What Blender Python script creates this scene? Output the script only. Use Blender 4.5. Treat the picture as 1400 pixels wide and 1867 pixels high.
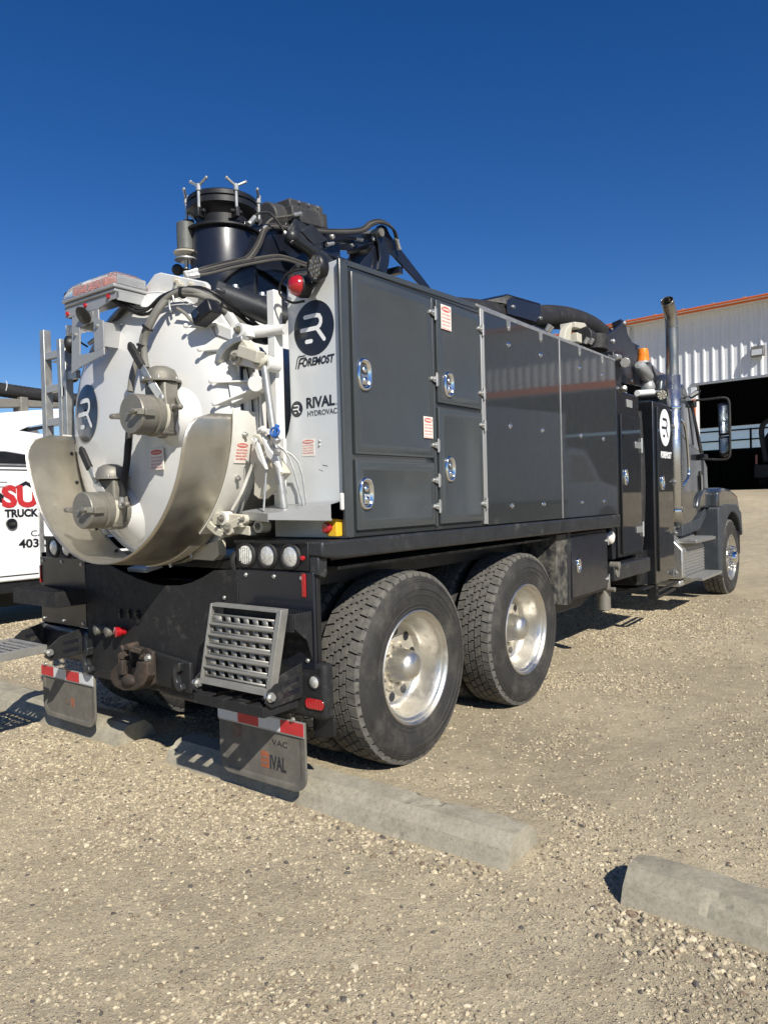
import bpy, bmesh, math, random
import numpy as np
from mathutils import Vector, Matrix
random.seed(7)
for o in list(bpy.data.objects): bpy.data.objects.remove(o)
SC = bpy.context.scene
COL = SC.collection
PI = math.pi
def R(d): return math.radians(d)

# ------------------------------------------------------------------ camera, sky, sun, exposure
cam_data = bpy.data.cameras.new('camera')
cam_data.sensor_fit = 'VERTICAL'; cam_data.sensor_height = 36.0; cam_data.lens = 36.0*1340/1867
cam_data.clip_end = 3000; cam_data.clip_start = 0.05
cam = bpy.data.objects.new('camera', cam_data); COL.objects.link(cam)
YAW, PITCH, ROLL = 0.648, -0.018, -0.025
fwd = Vector((-math.sin(YAW)*math.cos(PITCH), math.cos(YAW)*math.cos(PITCH), math.sin(PITCH)))
r0 = Vector((math.cos(YAW), math.sin(YAW), 0)); u0 = r0.cross(fwd)
right = r0*math.cos(ROLL)+u0*math.sin(ROLL); up = u0*math.cos(ROLL)-r0*math.sin(ROLL)
m = Matrix((right, up, -fwd)).transposed().to_4x4(); m.translation = Vector((3.462, -3.25, 1.418))
cam.matrix_world = m
SC.camera = cam

SUN = Vector((1.1, -0.6, 1.0)).normalized()
world = bpy.data.worlds.new('World'); SC.world = world; world.use_nodes = True
wn = world.node_tree; wn.nodes.clear()
wo = wn.nodes.new('ShaderNodeOutputWorld'); wb = wn.nodes.new('ShaderNodeBackground')
sky = wn.nodes.new('ShaderNodeTexSky'); sky.sky_type = 'NISHITA'; sky.sun_disc = False
sky.sun_elevation = math.asin(SUN.z); sky.sun_rotation = math.atan2(SUN.x, SUN.y)
sky.air_density = 1.0; sky.dust_density = 0.25; sky.ozone_density = 3.0; sky.altitude = 1000
wb.inputs['Strength'].default_value = 0.074
hs_ = wn.nodes.new('ShaderNodeHueSaturation'); hs_.inputs['Saturation'].default_value = 1.34; hs_.inputs['Hue'].default_value = 0.5125
wn.links.new(sky.outputs[0], hs_.inputs['Color']); wn.links.new(hs_.outputs[0], wb.inputs[0]); wn.links.new(wb.outputs[0], wo.inputs[0])
sd = bpy.data.lights.new('sun', 'SUN'); sd.energy = 5.0; sd.angle = R(0.53); sd.color = (1.0, 0.945, 0.85)
sun = bpy.data.objects.new('sun', sd); COL.objects.link(sun)
sun.rotation_euler = SUN.to_track_quat('Z', 'Y').to_euler(); sun.location = (6, -6, 12)
SC.view_settings.view_transform = 'Standard'; SC.view_settings.look = 'None'
SC.view_settings.exposure = 0.40; SC.view_settings.gamma = 1.0
SC.view_settings.use_curve_mapping = False
SC.render.engine = 'CYCLES'

# ------------------------------------------------------------------ materials
def mat(name, col, rough=0.5, metal=0.0, coat=0.0, coat_rough=0.05, var=0.12, scale=6.0, bump=0.0, bscale=60.0,
        dirt=None, dirt_amt=0.0, dscale=3.0, spec=0.5, rvar=0.1, trans=0.0, ior=1.45, aniso=0.0, emit=None, emit_s=0.0, stretch=None, height_dirt=None):
    ma = bpy.data.materials.new(name); ma.use_nodes = True
    nt = ma.node_tree; N = nt.nodes; L = nt.links
    b = N['Principled BSDF']
    tc = N.new('ShaderNodeTexCoord'); mp = N.new('ShaderNodeMapping'); L.new(tc.outputs['Object'], mp.inputs[0])
    if stretch: mp.inputs['Scale'].default_value = stretch
    n1 = N.new('ShaderNodeTexNoise'); n1.inputs['Scale'].default_value = scale; n1.inputs['Detail'].default_value = 8; n1.inputs['Roughness'].default_value = 0.65
    L.new(mp.outputs[0], n1.inputs['Vector'])
    mr = N.new('ShaderNodeMapRange'); mr.inputs[1].default_value = 0.3; mr.inputs[2].default_value = 0.7
    mr.inputs[3].default_value = 1-var; mr.inputs[4].default_value = 1+var
    L.new(n1.outputs[0], mr.inputs[0])
    mx = N.new('ShaderNodeMix'); mx.data_type = 'RGBA'; mx.blend_type = 'MULTIPLY'; mx.inputs['Factor'].default_value = 1
    mx.inputs[6].default_value = (*col, 1); L.new(mr.outputs[0], mx.inputs[7])
    out = mx.outputs[2]
    rr = N.new('ShaderNodeMapRange'); rr.inputs[1].default_value = 0.3; rr.inputs[2].default_value = 0.7
    rr.inputs[3].default_value = max(0.0, rough-rvar*rough*1.2); rr.inputs[4].default_value = min(1, rough+rvar)
    n3 = N.new('ShaderNodeTexNoise'); n3.inputs['Scale'].default_value = scale*1.7; n3.inputs['Detail'].default_value = 6; L.new(mp.outputs[0], n3.inputs['Vector'])
    L.new(n3.outputs[0], rr.inputs[0]); rout = rr.outputs[0]
    if dirt is not None:
        n2 = N.new('ShaderNodeTexNoise'); n2.inputs['Scale'].default_value = dscale; n2.inputs['Detail'].default_value = 12; n2.inputs['Roughness'].default_value = 0.75
        L.new(tc.outputs['Object'], n2.inputs['Vector'])
        cr = N.new('ShaderNodeMapRange'); cr.inputs[1].default_value = 0.62-0.3*dirt_amt; cr.inputs[2].default_value = 0.85-0.2*dirt_amt
        cr.inputs[3].default_value = 0.0; cr.inputs[4].default_value = 0.85
        L.new(n2.outputs[0], cr.inputs[0])
        m2 = N.new('ShaderNodeMix'); m2.data_type = 'RGBA'; L.new(cr.outputs[0], m2.inputs['Factor'])
        L.new(out, m2.inputs[6]); m2.inputs[7].default_value = (*dirt, 1); out = m2.outputs[2]
        m3 = N.new('ShaderNodeMix'); m3.data_type = 'FLOAT'; L.new(cr.outputs[0], m3.inputs['Factor'])
        L.new(rout, m3.inputs[2]); m3.inputs[3].default_value = 0.85; rout = m3.outputs[0]
    L.new(out, b.inputs['Base Color']); L.new(rout, b.inputs['Roughness'])
    b.inputs['Metallic'].default_value = metal
    b.inputs['Coat Weight'].default_value = coat; b.inputs['Coat Roughness'].default_value = coat_rough
    b.inputs['Specular IOR Level'].default_value = spec; b.inputs['IOR'].default_value = ior
    b.inputs['Transmission Weight'].default_value = trans; b.inputs['Anisotropic'].default_value = aniso
    if emit: b.inputs['Emission Color'].default_value = (*emit, 1); b.inputs['Emission Strength'].default_value = emit_s
    if bump > 0:
        n4 = N.new('ShaderNodeTexNoise'); n4.inputs['Scale'].default_value = bscale; n4.inputs['Detail'].default_value = 6; L.new(mp.outputs[0], n4.inputs['Vector'])
        bp = N.new('ShaderNodeBump'); bp.inputs['Strength'].default_value = bump; bp.inputs['Distance'].default_value = 0.01
        L.new(n4.outputs[0], bp.inputs['Height']); L.new(bp.outputs[0], b.inputs['Normal'])
        if coat > 0:
            pass
    return ma
DUST = (0.33, 0.29, 0.22)
M = {}
M['panel'] = mat('grey_panel_paint', (0.030, 0.034, 0.036), 0.42, 0.25, 1.0, 0.035, var=0.05, dirt=(0.07, 0.068, 0.06), dirt_amt=0.05, dscale=1.2, spec=0.4)
M['door'] = mat('grey_door_paint', (0.052, 0.060, 0.064), 0.45, 0.2, 0.6, 0.16, var=0.06, dirt=(0.085, 0.085, 0.08), dirt_amt=0.12, dscale=1.8, spec=0.4)
M['black_gloss'] = mat('black_gloss_paint', (0.008, 0.009, 0.011), 0.3, 0.0, 1.0, 0.03, var=0.1)
M['black'] = mat('black_frame_paint', (0.009, 0.0095, 0.011), 0.45, 0.0, 0.1, 0.3, var=0.2, dirt=(0.10, 0.092, 0.078), dirt_amt=0.15, dscale=4, bump=0.05)
M['navy'] = mat('blue_black_paint', (0.009, 0.011, 0.018), 0.32, 0.0, 0.5, 0.15, var=0.15, dirt=(0.06, 0.06, 0.06), dirt_amt=0.1, dscale=5)
M['deck'] = mat('worn_deck_rail', (0.020, 0.022, 0.025), 0.45, 0.1, 0.2, 0.25, var=0.3, scale=9, dirt=(0.20, 0.19, 0.17), dirt_amt=0.2, dscale=7, bump=0.05)
M['splash'] = mat('dust_sprayed_black', (0.016, 0.017, 0.020), 0.55, 0, dirt=(0.22, 0.205, 0.165), dirt_amt=0.62, dscale=11, bump=0.1)
M['bumper'] = mat('dusty_bumper_steel', (0.012, 0.0125, 0.0135), 0.66, 0, var=0.3, scale=14, dirt=(0.10, 0.094, 0.08), dirt_amt=0.22, dscale=9, bump=0.25, bscale=90)
M['white'] = mat('white_tank_paint', (0.64, 0.64, 0.615), 0.33, 0, 0.6, 0.1, var=0.04, scale=2.5, dirt=(0.55, 0.50, 0.38), dirt_amt=0.18, dscale=2.6)
M['panelwhite'] = mat('silver_white_rear_panel', (0.60, 0.62, 0.62), 0.34, 0.1, 0.6, 0.1, var=0.04, scale=2.5, dirt=(0.38, 0.36, 0.31), dirt_amt=0.08, dscale=3.2, bump=0.02, bscale=6)
M['stain'] = mat('dusty_white_paint', (0.50, 0.48, 0.40), 0.5, 0, 0.1, var=0.1, dirt=(0.42, 0.36, 0.25), dirt_amt=0.45, dscale=6)
M['guard'] = mat('brushed_stainless_sheet', (0.53, 0.50, 0.43), 0.36, 0.92, var=0.10, scale=5, bump=0.06, bscale=260, dirt=(0.36, 0.31, 0.22), dirt_amt=0.22, dscale=3, rvar=0.14)
M['band'] = mat('dusty_white_band', (0.66, 0.65, 0.60), 0.38, 0.1, 0.3, 0.15, var=0.06, dirt=(0.45, 0.41, 0.32), dirt_amt=0.2, dscale=4)
M['castalu'] = mat('dusty_cast_aluminium', (0.22, 0.21, 0.18), 0.52, 0.45, var=0.14, scale=10, dirt=(0.20, 0.178, 0.14), dirt_amt=0.5, dscale=7, bump=0.12, bscale=50)
M['darkcast'] = mat('dusty_dark_valve', (0.16, 0.155, 0.135), 0.6, 0.3, var=0.2, scale=9, dirt=(0.30, 0.27, 0.20), dirt_amt=0.4, dscale=7)
M['galv'] = mat('galvanised_steel', (0.48, 0.48, 0.46), 0.42, 0.8, var=0.16, scale=14, dirt=(0.36, 0.33, 0.27), dirt_amt=0.22, dscale=6)
M['grate'] = mat('aluminium_grate', (0.34, 0.335, 0.31), 0.48, 0.6, var=0.14, scale=10, dirt=(0.30, 0.28, 0.23), dirt_amt=0.3, dscale=8)
M['zinc'] = mat('zinc_bolt', (0.62, 0.62, 0.60), 0.35, 0.85, var=0.1)
M['chrome'] = mat('chrome', (0.78, 0.79, 0.80), 0.09, 1.0, var=0.04, rvar=0.04)
M['stack'] = mat('heat_tinted_stack', (0.34, 0.325, 0.29), 0.26, 0.9, var=0.25, scale=3, stretch=(4, 4, 0.8), rvar=0.15)
M['rimal'] = mat('polished_wheel_aluminium', (0.62, 0.605, 0.56), 0.30, 0.95, var=0.08, scale=5, dirt=(0.36, 0.31, 0.22), dirt_amt=0.5, dscale=5, rvar=0.12)
M['rimdisc'] = mat('dusty_wheel_disc', (0.56, 0.52, 0.43), 0.48, 0.6, var=0.12, scale=8, dirt=(0.38, 0.33, 0.25), dirt_amt=0.45, dscale=9)
M['rubber'] = mat('tyre_rubber', (0.026, 0.025, 0.024), 0.75, 0, var=0.2, scale=12, dirt=(0.10, 0.092, 0.078), dirt_amt=0.42, dscale=5, bump=0.08, bscale=120)
M['tread'] = mat('dusty_tread_rubber', (0.095, 0.092, 0.084), 0.88, 0, var=0.3, scale=30, dirt=(0.19, 0.178, 0.15), dirt_amt=0.5, dscale=22, bump=0.25, bscale=160)
M['hose'] = mat('black_hose_rubber', (0.020, 0.019, 0.019), 0.6, 0, var=0.2, dirt=(0.09, 0.085, 0.075), dirt_amt=0.3, dscale=8)
M['greyhose'] = mat('dusty_grey_hose', (0.17, 0.165, 0.145), 0.7, 0, var=0.12, scale=14)
M['cable'] = mat('black_cable', (0.012, 0.012, 0.013), 0.45, 0, var=0.1)
M['concrete'] = mat('wheel_stop_concrete', (0.35, 0.315, 0.235), 0.9, 0, var=0.14, scale=9, bump=0.22, bscale=170, dirt=(0.20, 0.18, 0.14), dirt_amt=0.3, dscale=18)
M['flap'] = mat('dusty_mudflap_rubber', (0.125, 0.118, 0.10), 0.72, 0, var=0.16, scale=6, dirt=(0.20, 0.18, 0.14), dirt_amt=0.45, dscale=6, bump=0.06)
M['rust'] = mat('rusty_cast_steel', (0.060, 0.048, 0.040), 0.7, 0.4, var=0.35, scale=14, dirt=(0.17, 0.095, 0.05), dirt_amt=0.3, dscale=14, bump=0.25, bscale=50)
M['red'] = mat('red_lens', (0.36, 0.008, 0.012), 0.18, 0, 1.0, 0.05, var=0.1, scale=30)
M['redtape'] = mat('red_reflective_tape', (0.46, 0.03, 0.035), 0.35, 0, var=0.12, scale=20, dirt=(0.3, 0.2, 0.16), dirt_amt=0.15, dscale=10)
M['whitetape'] = mat('white_reflective_tape', (0.55, 0.57, 0.58), 0.35, 0, var=0.08, scale=20, dirt=(0.35, 0.33, 0.28), dirt_amt=0.2, dscale=10)
M['amber'] = mat('amber_lens', (0.85, 0.22, 0.008), 0.2, 0, 1.0, 0.04, var=0.15, scale=25)
M['lens'] = mat('clear_lamp_lens', (0.66, 0.66, 0.62), 0.2, 0.35, 1.0, 0.05, var=0.25, scale=70, bump=0.5, bscale=70)
M['ledlens'] = mat('led_lens_cell', (0.50, 0.47, 0.38), 0.28, 0.2, 0.8, 0.1, var=0.2, scale=60)
M['clear'] = mat('clear_dome_plastic', (0.82, 0.82, 0.82), 0.12, 0, var=0.03, trans=0.85, ior=1.2)
M['glass'] = mat('cab_glass', (0.02, 0.025, 0.028), 0.03, 0, 1.0, 0.01, var=0.05, spec=0.8)
M['ink'] = mat('black_vinyl', (0.012, 0.013, 0.018), 0.3, 0, 0.5, 0.1, var=0.03)
M['vinylwhite'] = mat('white_vinyl', (0.72, 0.73, 0.73), 0.4, 0, var=0.03)
M['label'] = mat('label_white', (0.70, 0.66, 0.60), 0.5, 0, var=0.05, scale=20)
M['labelred'] = mat('label_red_print', (0.55, 0.10, 0.08), 0.5, 0, var=0.05)
M['yellow'] = mat('yellow_enclosure', (0.75, 0.46, 0.03), 0.4, 0, var=0.05)
M['blue'] = mat('blue_pin', (0.03, 0.13, 0.45), 0.4, 0, var=0.05)
M['orange'] = mat('orange_trim', (0.62, 0.15, 0.035), 0.45, 0, var=0.06)
M['sheet'] = mat('white_sheet_siding', (0.70, 0.71, 0.72), 0.42, 0.1, var=0.04, scale=1)
M['cabgrey'] = mat('charcoal_cab_paint', (0.050, 0.056, 0.060), 0.32, 0.5, 1.0, 0.05, var=0.05, dirt=(0.13, 0.12, 0.10), dirt_amt=0.1, dscale=2)
M['plastic'] = mat('grey_fender_plastic', (0.038, 0.044, 0.052), 0.5, 0, var=0.12, dirt=(0.10, 0.095, 0.085), dirt_amt=0.2, dscale=3)
M['alu'] = mat('tread_aluminium', (0.52, 0.52, 0.50), 0.36, 0.85, var=0.1, scale=20)
M['silver'] = mat('silver_bracket_paint', (0.36, 0.365, 0.36), 0.42, 0.35, 0.2, var=0.05)
M['truckwhite'] = mat('white_truck_paint', (0.74, 0.75, 0.76), 0.3, 0, 0.8, 0.06, var=0.03, dirt=(0.5, 0.46, 0.36), dirt_amt=0.05, dscale=2)
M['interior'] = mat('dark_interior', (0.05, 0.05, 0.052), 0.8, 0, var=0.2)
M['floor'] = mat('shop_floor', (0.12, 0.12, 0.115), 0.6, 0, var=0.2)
fm = bpy.data.materials.new('frosted_glazing'); fm.use_nodes = True; fn = fm.node_tree.nodes; fo = fn['Material Output']
tl = fn.new('ShaderNodeBsdfTranslucent'); tl.inputs[0].default_value = (0.9, 0.92, 0.93, 1); tp_ = fn.new('ShaderNodeBsdfTransparent'); mxs = fn.new('ShaderNodeMixShader'); mxs.inputs[0].default_value = 0.5
fm.node_tree.links.new(tl.outputs[0], mxs.inputs[1]); fm.node_tree.links.new(tp_.outputs[0], mxs.inputs[2]); fm.node_tree.links.new(mxs.outputs[0], fo.inputs[0]); fn.remove(fn['Principled BSDF']); M['frost'] = fm
M['bronze'] = mat('bronze_lamp_body', (0.16, 0.155, 0.14), 0.5, 0.3, var=0.1)
M['orangeink'] = mat('orange_print', (0.30, 0.095, 0.045), 0.6, 0, var=0.2, scale=20)
M['greyink'] = mat('dark_print', (0.025, 0.025, 0.028), 0.7, 0, var=0.2)
M['paintmark'] = mat('pink_marking_paint', (0.65, 0.20, 0.13), 0.9, 0, var=0.4, scale=40)

M['amberpink'] = mat('faded_amber_module', (0.62, 0.17, 0.10), 0.4, 0, 0.5, var=0.15, scale=30)
M['greyroll'] = mat('grey_roller', (0.10, 0.105, 0.10), 0.5, 0.2, var=0.2, dirt=(0.25, 0.24, 0.2), dirt_amt=0.2, dscale=8)
M['greybox'] = mat('dusty_dark_cover', (0.040, 0.040, 0.040), 0.55, 0, var=0.2, dirt=(0.15, 0.14, 0.12), dirt_amt=0.35, dscale=6)
M['greyline'] = mat('dusty_hydraulic_line', (0.075, 0.07, 0.06), 0.6, 0, var=0.2)
M['faded'] = mat('faded_print', (0.12, 0.085, 0.07), 0.7, 0, var=0.3, scale=20)
M['mirror'] = mat('mirror_silver', (0.36, 0.40, 0.41), 0.02, 1.0, var=0.01)
M['guardchrome'] = mat('brushed_chrome_guard', (0.60, 0.62, 0.64), 0.22, 0.95, var=0.08, rvar=0.15)

# ------------------------------------------------------------------ mesh helpers
def basis(d):
    d = Vector(d).normalized(); q = d.to_track_quat('Z', 'Y'); return q.to_matrix()
class MB:
    def __init__(s): s.v = []; s.f = []; s.sm = False
    def add(s, vs, fs):
        n = len(s.v); s.v += [tuple(v) for v in vs]; s.f += [tuple(n+i for i in f) for f in fs]; return s
    def box(s, x0, x1, y0, y1, z0, z1, rot=None, piv=None):
        vs = [Vector((x, y, z)) for z in (z0, z1) for y in (y0, y1) for x in (x0, x1)]
        if rot is not None:
            pv = Vector(piv) if piv else Vector(((x0+x1)/2, (y0+y1)/2, (z0+z1)/2))
            vs = [pv+rot@(v-pv) for v in vs]
        return s.add(vs, [(0, 2, 3, 1), (4, 5, 7, 6), (0, 1, 5, 4), (2, 6, 7, 3), (0, 4, 6, 2), (1, 3, 7, 5)])
    def beam(s, a, b, w, h, up=(0, 0, 1)):
        a = Vector(a); b = Vector(b); d = (b-a).normalized(); u = Vector(up); r = d.cross(u).normalized(); u = r.cross(d).normalized()
        vs = []
        for p in (a, b):
            for i, j in ((-1, -1), (1, -1), (1, 1), (-1, 1)): vs.append(p+r*(w/2*i)+u*(h/2*j))
        return s.add(vs, [(3, 2, 1, 0), (4, 5, 6, 7), (0, 1, 5, 4), (1, 2, 6, 5), (2, 3, 7, 6), (3, 0, 4, 7)])
    def cyl(s, a, b, r, n=20, r2=None, cap=True):
        a = Vector(a); b = Vector(b); B = basis(b-a); r2 = r if r2 is None else r2; vs = []
        for p, rr in ((a, r), (b, r2)):
            for i in range(n):
                t = 2*PI*i/n; vs.append(p+B@Vector((rr*math.cos(t), rr*math.sin(t), 0)))
        fs = [(i, (i+1) % n, n+(i+1) % n, n+i) for i in range(n)]
        if cap: fs += [tuple(range(n))[::-1], tuple(range(n, 2*n))]
        s.sm = True
        return s.add(vs, fs)
    def lathe(s, o, d, prof, n=32, closed=False):      # prof: (radius, distance along d)
        o = Vector(o); B = basis(d); vs = []
        for r, h in prof:
            for i in range(n):
                t = 2*PI*i/n; vs.append(o+B@Vector((r*math.cos(t), r*math.sin(t), h)))
        fs = []; m = len(prof)
        for j in range(m-1 if not closed else m):
            k = (j+1) % m
            for i in range(n): fs.append((j*n+i, j*n+(i+1) % n, k*n+(i+1) % n, k*n+i))
        if not closed:
            if prof[0][0] > 1e-6: fs.append(tuple(range(n))[::-1])
            if prof[-1][0] > 1e-6: fs.append(tuple((m-1)*n+i for i in range(n)))
        s.sm = True
        return s.add(vs, fs)
    def tube(s, pts, r, n=10, smooth=6, rib=None):
        P = [Vector(p) for p in pts]
        if smooth > 1 and len(P) > 2:
            Q = []
            E = [P[0]*2-P[1]]+P+[P[-1]*2-P[-2]]
            for i in range(1, len(E)-2):
                for k in range(smooth):
                    t = k/smooth; p0, p1, p2, p3 = E[i-1], E[i], E[i+1], E[i+2]
                    Q.append(0.5*((2*p1)+(-p0+p2)*t+(2*p0-5*p1+4*p2-p3)*t*t+(-p0+3*p1-3*p2+p3)*t**3))
            Q.append(P[-1]); P = Q
        if rib:
            Q = [P[0]]; acc = 0
            for a, b in zip(P, P[1:]):
                L = (b-a).length; k = max(1, int(round(L/rib)))
                for i in range(1, k+1): Q.append(a.lerp(b, i/k))
            P = Q
        d0 = (P[1]-P[0]).normalized(); ref = Vector((0, 0, 1)) if abs(d0.z) < 0.9 else Vector((1, 0, 0))
        r_ = d0.cross(ref).normalized(); vs = []
        for i, p in enumerate(P):
            d = (P[min(i+1, len(P)-1)]-P[max(i-1, 0)]).normalized()
            r_ = (r_-d*r_.dot(d)).normalized(); u = d.cross(r_)
            rr = r*(1.035 if (rib and i % 2) else 1.0)
            for k in range(n):
                t = 2*PI*k/n; vs.append(p+(r_*math.cos(t)+u*math.sin(t))*rr)
        m = len(P)
        fs = [(j*n+i, j*n+(i+1) % n, (j+1)*n+(i+1) % n, (j+1)*n+i) for j in range(m-1) for i in range(n)]
        fs += [tuple(range(n))[::-1], tuple((m-1)*n+i for i in range(n))]
        s.sm = True
        return s.add(vs, fs)
    def prism(s, poly, axis, a, b):                   # poly in the plane across 'axis'
        def P(u, v, w):
            return {'x': (w, u, v), 'y': (u, w, v), 'z': (u, v, w)}[axis]
        n = len(poly); vs = [P(u, v, a) for u, v in poly]+[P(u, v, b) for u, v in poly]
        fs = [tuple(range(n)), tuple(range(2*n-1, n-1, -1))]+[(i, n+i, n+(i+1) % n, (i+1) % n) for i in range(n)]
        return s.add(vs, fs)
    def ball(s, c, r, n=14, sx=1, sy=1, sz=1):
        c = Vector(c); m = n//2; vs = [c+Vector((0, 0, r*sz))]
        for j in range(1, m):
            for i in range(n):
                a = PI*j/m; t = 2*PI*i/n; vs.append(c+Vector((r*sx*math.sin(a)*math.cos(t), r*sy*math.sin(a)*math.sin(t), r*sz*math.cos(a))))
        vs.append(c-Vector((0, 0, r*sz))); fs = [(0, 1+i, 1+(i+1) % n) for i in range(n)]
        for j in range(m-2):
            for i in range(n): fs.append((1+j*n+i, 1+(j+1)*n+i, 1+(j+1)*n+(i+1) % n, 1+j*n+(i+1) % n))
        e = len(vs)-1; fs += [(e, 1+(m-2)*n+(i+1) % n, 1+(m-2)*n+i) for i in range(n)]
        s.sm = True
        return s.add(vs, fs)
    def bolt(s, p, d, r=0.012, h=0.012):
        p = Vector(p); d = Vector(d).normalized(); s.cyl(p, p+d*h*0.35, r*1.45, 12); s.cyl(p+d*h*0.35, p+d*h, r, 6); return s
    def build(s, name, material, parent=None, bevel=0.0, seg=2, label=None, angle=35, kind=None, fix=True):
        me = bpy.data.meshes.new(name); me.from_pydata(s.v, [], s.f); me.update()
        if fix:
            bm = bmesh.new(); bm.from_mesh(me); bmesh.ops.recalc_face_normals(bm, faces=bm.faces); bm.to_mesh(me); bm.free()
        ms = material if isinstance(material, (list, tuple)) else [material]
        for x in ms: me.materials.append(M[x] if isinstance(x, str) else x)
        me.polygons.foreach_set('use_smooth', [True]*len(me.polygons)); me.set_sharp_from_angle(angle=R(angle))
        o = bpy.data.objects.new(name, me); COL.objects.link(o)
        if parent: o.parent = parent
        if bevel > 0:
            bv = o.modifiers.new('bevel', 'BEVEL'); bv.width = bevel; bv.segments = seg; bv.limit_method = 'ANGLE'; bv.angle_limit = R(40); bv.harden_normals = False
        if label: o['label'] = label
        if kind: o['kind'] = kind
        return o
def empty(name, label=None, cat=None, parent=None, loc=None, group=None):
    o = bpy.data.objects.new(name, None); COL.objects.link(o); o.empty_display_size = 0.2
    if parent: o.parent = parent
    if loc is not None: o.location = loc
    if label: o['label'] = label
    if cat: o['category'] = cat
    if group: o['group'] = group
    return o
# all part meshes are written in world coordinates, so things keep their Empty at the origin of the yard unless stated
def text(name, body, size, origin, xdir, ydir, material, parent, bold=0.0, shear=0.0, depth=0.0006, align='LEFT', width=1.0, label=None):
    c = bpy.data.curves.new(name, 'FONT'); c.body = body; c.size = size; c.offset = bold; c.shear = shear; c.extrude = depth; c.align_x = align; c.resolution_u = 3
    t = bpy.data.objects.new(name+'_tmp', c); COL.objects.link(t)
    dg = bpy.context.evaluated_depsgraph_get(); me = bpy.data.meshes.new_from_object(t.evaluated_get(dg)); bpy.data.objects.remove(t)
    X = Vector(xdir).normalized(); Y = Vector(ydir).normalized(); Z = X.cross(Y)
    mw = Matrix((X*width, Y, Z)).transposed().to_4x4(); mw.translation = Vector(origin); me.transform(mw)
    me.materials.clear(); me.materials.append(M[material]); me.name = name
    o = bpy.data.objects.new(name, me); COL.objects.link(o); o.parent = parent
    if label: o['label'] = label
    return o
def fit_text(name, body, x0, x1, z0, h, plane, pos, material, parent, **k):
    """text filling x0..x1 with cap height h; plane 'y' faces -y (reads along +x), plane 'x' faces +x (reads along +y)"""
    size = h/0.70
    if plane == 'y': o = text(name, body, size, (0, 0, 0), (1, 0, 0), (0, 0, 1), material, parent, **k)
    else: o = text(name, body, size, (0, 0, 0), (0, 1, 0), (0, 0, 1), material, parent, **k)
    ax = 0 if plane == 'y' else 1
    co = [v.co[ax] for v in o.data.vertices]; a, b = min(co), max(co); sc = (x1-x0)/(b-a)
    for v in o.data.vertices:
        v.co[ax] = x0+(v.co[ax]-a)*sc; v.co.z += z0
        if plane == 'y': v.co.y += pos
        else: v.co.x += pos
    return o
LOGO = [[(-.42, .44), (.16, .44), (.30, .40), (.37, .28), (.37, .16), (.31, .05), (.18, -.02), (-.60, -.02)],
        [(.16, -.02), (.52, -.47)], [(-.36, -.46), (-.12, -.46)]]
def stroke(mb, pts, w, f):
    """one flat outline of width w round 2-D pts mapped by f(u,v)->3D, with round caps"""
    P = [Vector(p) for p in pts]; L = []; Rr = []
    for i, p in enumerate(P):
        d0 = (P[i]-P[i-1]).normalized() if i else (P[1]-P[0]).normalized()
        d1 = (P[i+1]-P[i]).normalized() if i < len(P)-1 else d0
        t = (d0+d1).normalized(); n = Vector((-t.y, t.x)); k = 1/max(0.6, n.dot(Vector((-d0.y, d0.x))))
        L.append(p+n*w/2*k); Rr.append(p-n*w/2*k)
    def cap(c, d):
        a0 = math.atan2(d.y, d.x); return [c+Vector((math.cos(a0+PI/2-PI*j/6), math.sin(a0+PI/2-PI*j/6)))*w/2 for j in range(1, 6)]
    poly = L+cap(P[-1], (P[-1]-P[-2]).normalized())+Rr[::-1]+cap(P[0], (P[0]-P[1]).normalized())
    mb.add([f(p.x, p.y) for p in poly], [tuple(range(len(poly)))])
def logo(parent, f, front, r, disc='ink', mark='vinylwhite', name='round_logo', w=0.155, squash=1.0):
    """f(u,v,h): local plane to world, h = height above the surface"""
    mb = MB(); n = 48; mb.add([f(r*math.cos(2*PI*i/n), r*squash*math.sin(2*PI*i/n), 0.0012) for i in range(n)]+[f(r*math.cos(2*PI*i/n), r*squash*math.sin(2*PI*i/n), -0.002) for i in range(n)],
        [tuple(range(n))]+[(i, (i+1) % n, n+(i+1) % n, n+i) for i in range(n)])
    o = mb.build(name, disc, parent, fix=False)
    for k, st in enumerate(LOGO):
        m2 = MB()
        stroke(m2, [(p[0]*r, p[1]*r*squash) for p in st], w*r, lambda u, v: f(u, v, 0.0022+0.0002*k))
        m2.build('logo_mark', mark, o, fix=False)
    return o
def warning(parent, plane, pos, a, b, z0, z1, body='WARNING', lines=('DO NOT ENTER', 'TANK WITHOUT', 'MANUAL SAFETY', 'BAR INSERTED')):
    """small warning sticker: plate, red header oval with the word, lines of red print"""
    s = -1 if plane == 'y' else 1
    mb = MB()
    if plane == 'y': mb.box(a, b, pos-0.0015, pos, z0, z1)
    else: mb.box(pos, pos+0.0015, a, b, z0, z1)
    o = mb.build('warning_label', 'label', parent)
    H = z1-z0; W = b-a
    def f(u, v, h): return (u, pos-0.0015-h, v) if plane == 'y' else (pos+0.0015+h, u, v)
    m2 = MB(); n = 24; cu = (a+b)/2; cv = z1-H*0.17
    m2.add([f(cu+W*0.44*math.cos(2*PI*i/n), cv+H*0.11*math.sin(2*PI*i/n), 0.0008) for i in range(n)], [tuple(range(n))])
    m2.build('label_header', 'labelred', o, fix=False)
    fit_text('label_word', body, a+W*0.16, b-W*0.16, cv-H*0.045, H*0.09, plane, f(0, 0, 0.0013)[1 if plane == 'y' else 0], 'label', o, bold=0.0006, depth=0.0001)
    for k, t in enumerate(lines):
        z = z1-H*(0.42+0.145*k)
        fit_text('label_line', t, a+W*0.08, b-W*0.08, z, H*0.075, plane, f(0, 0, 0.0006)[1 if plane == 'y' else 0], 'labelred', o, depth=0.0001)
    return o

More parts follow.
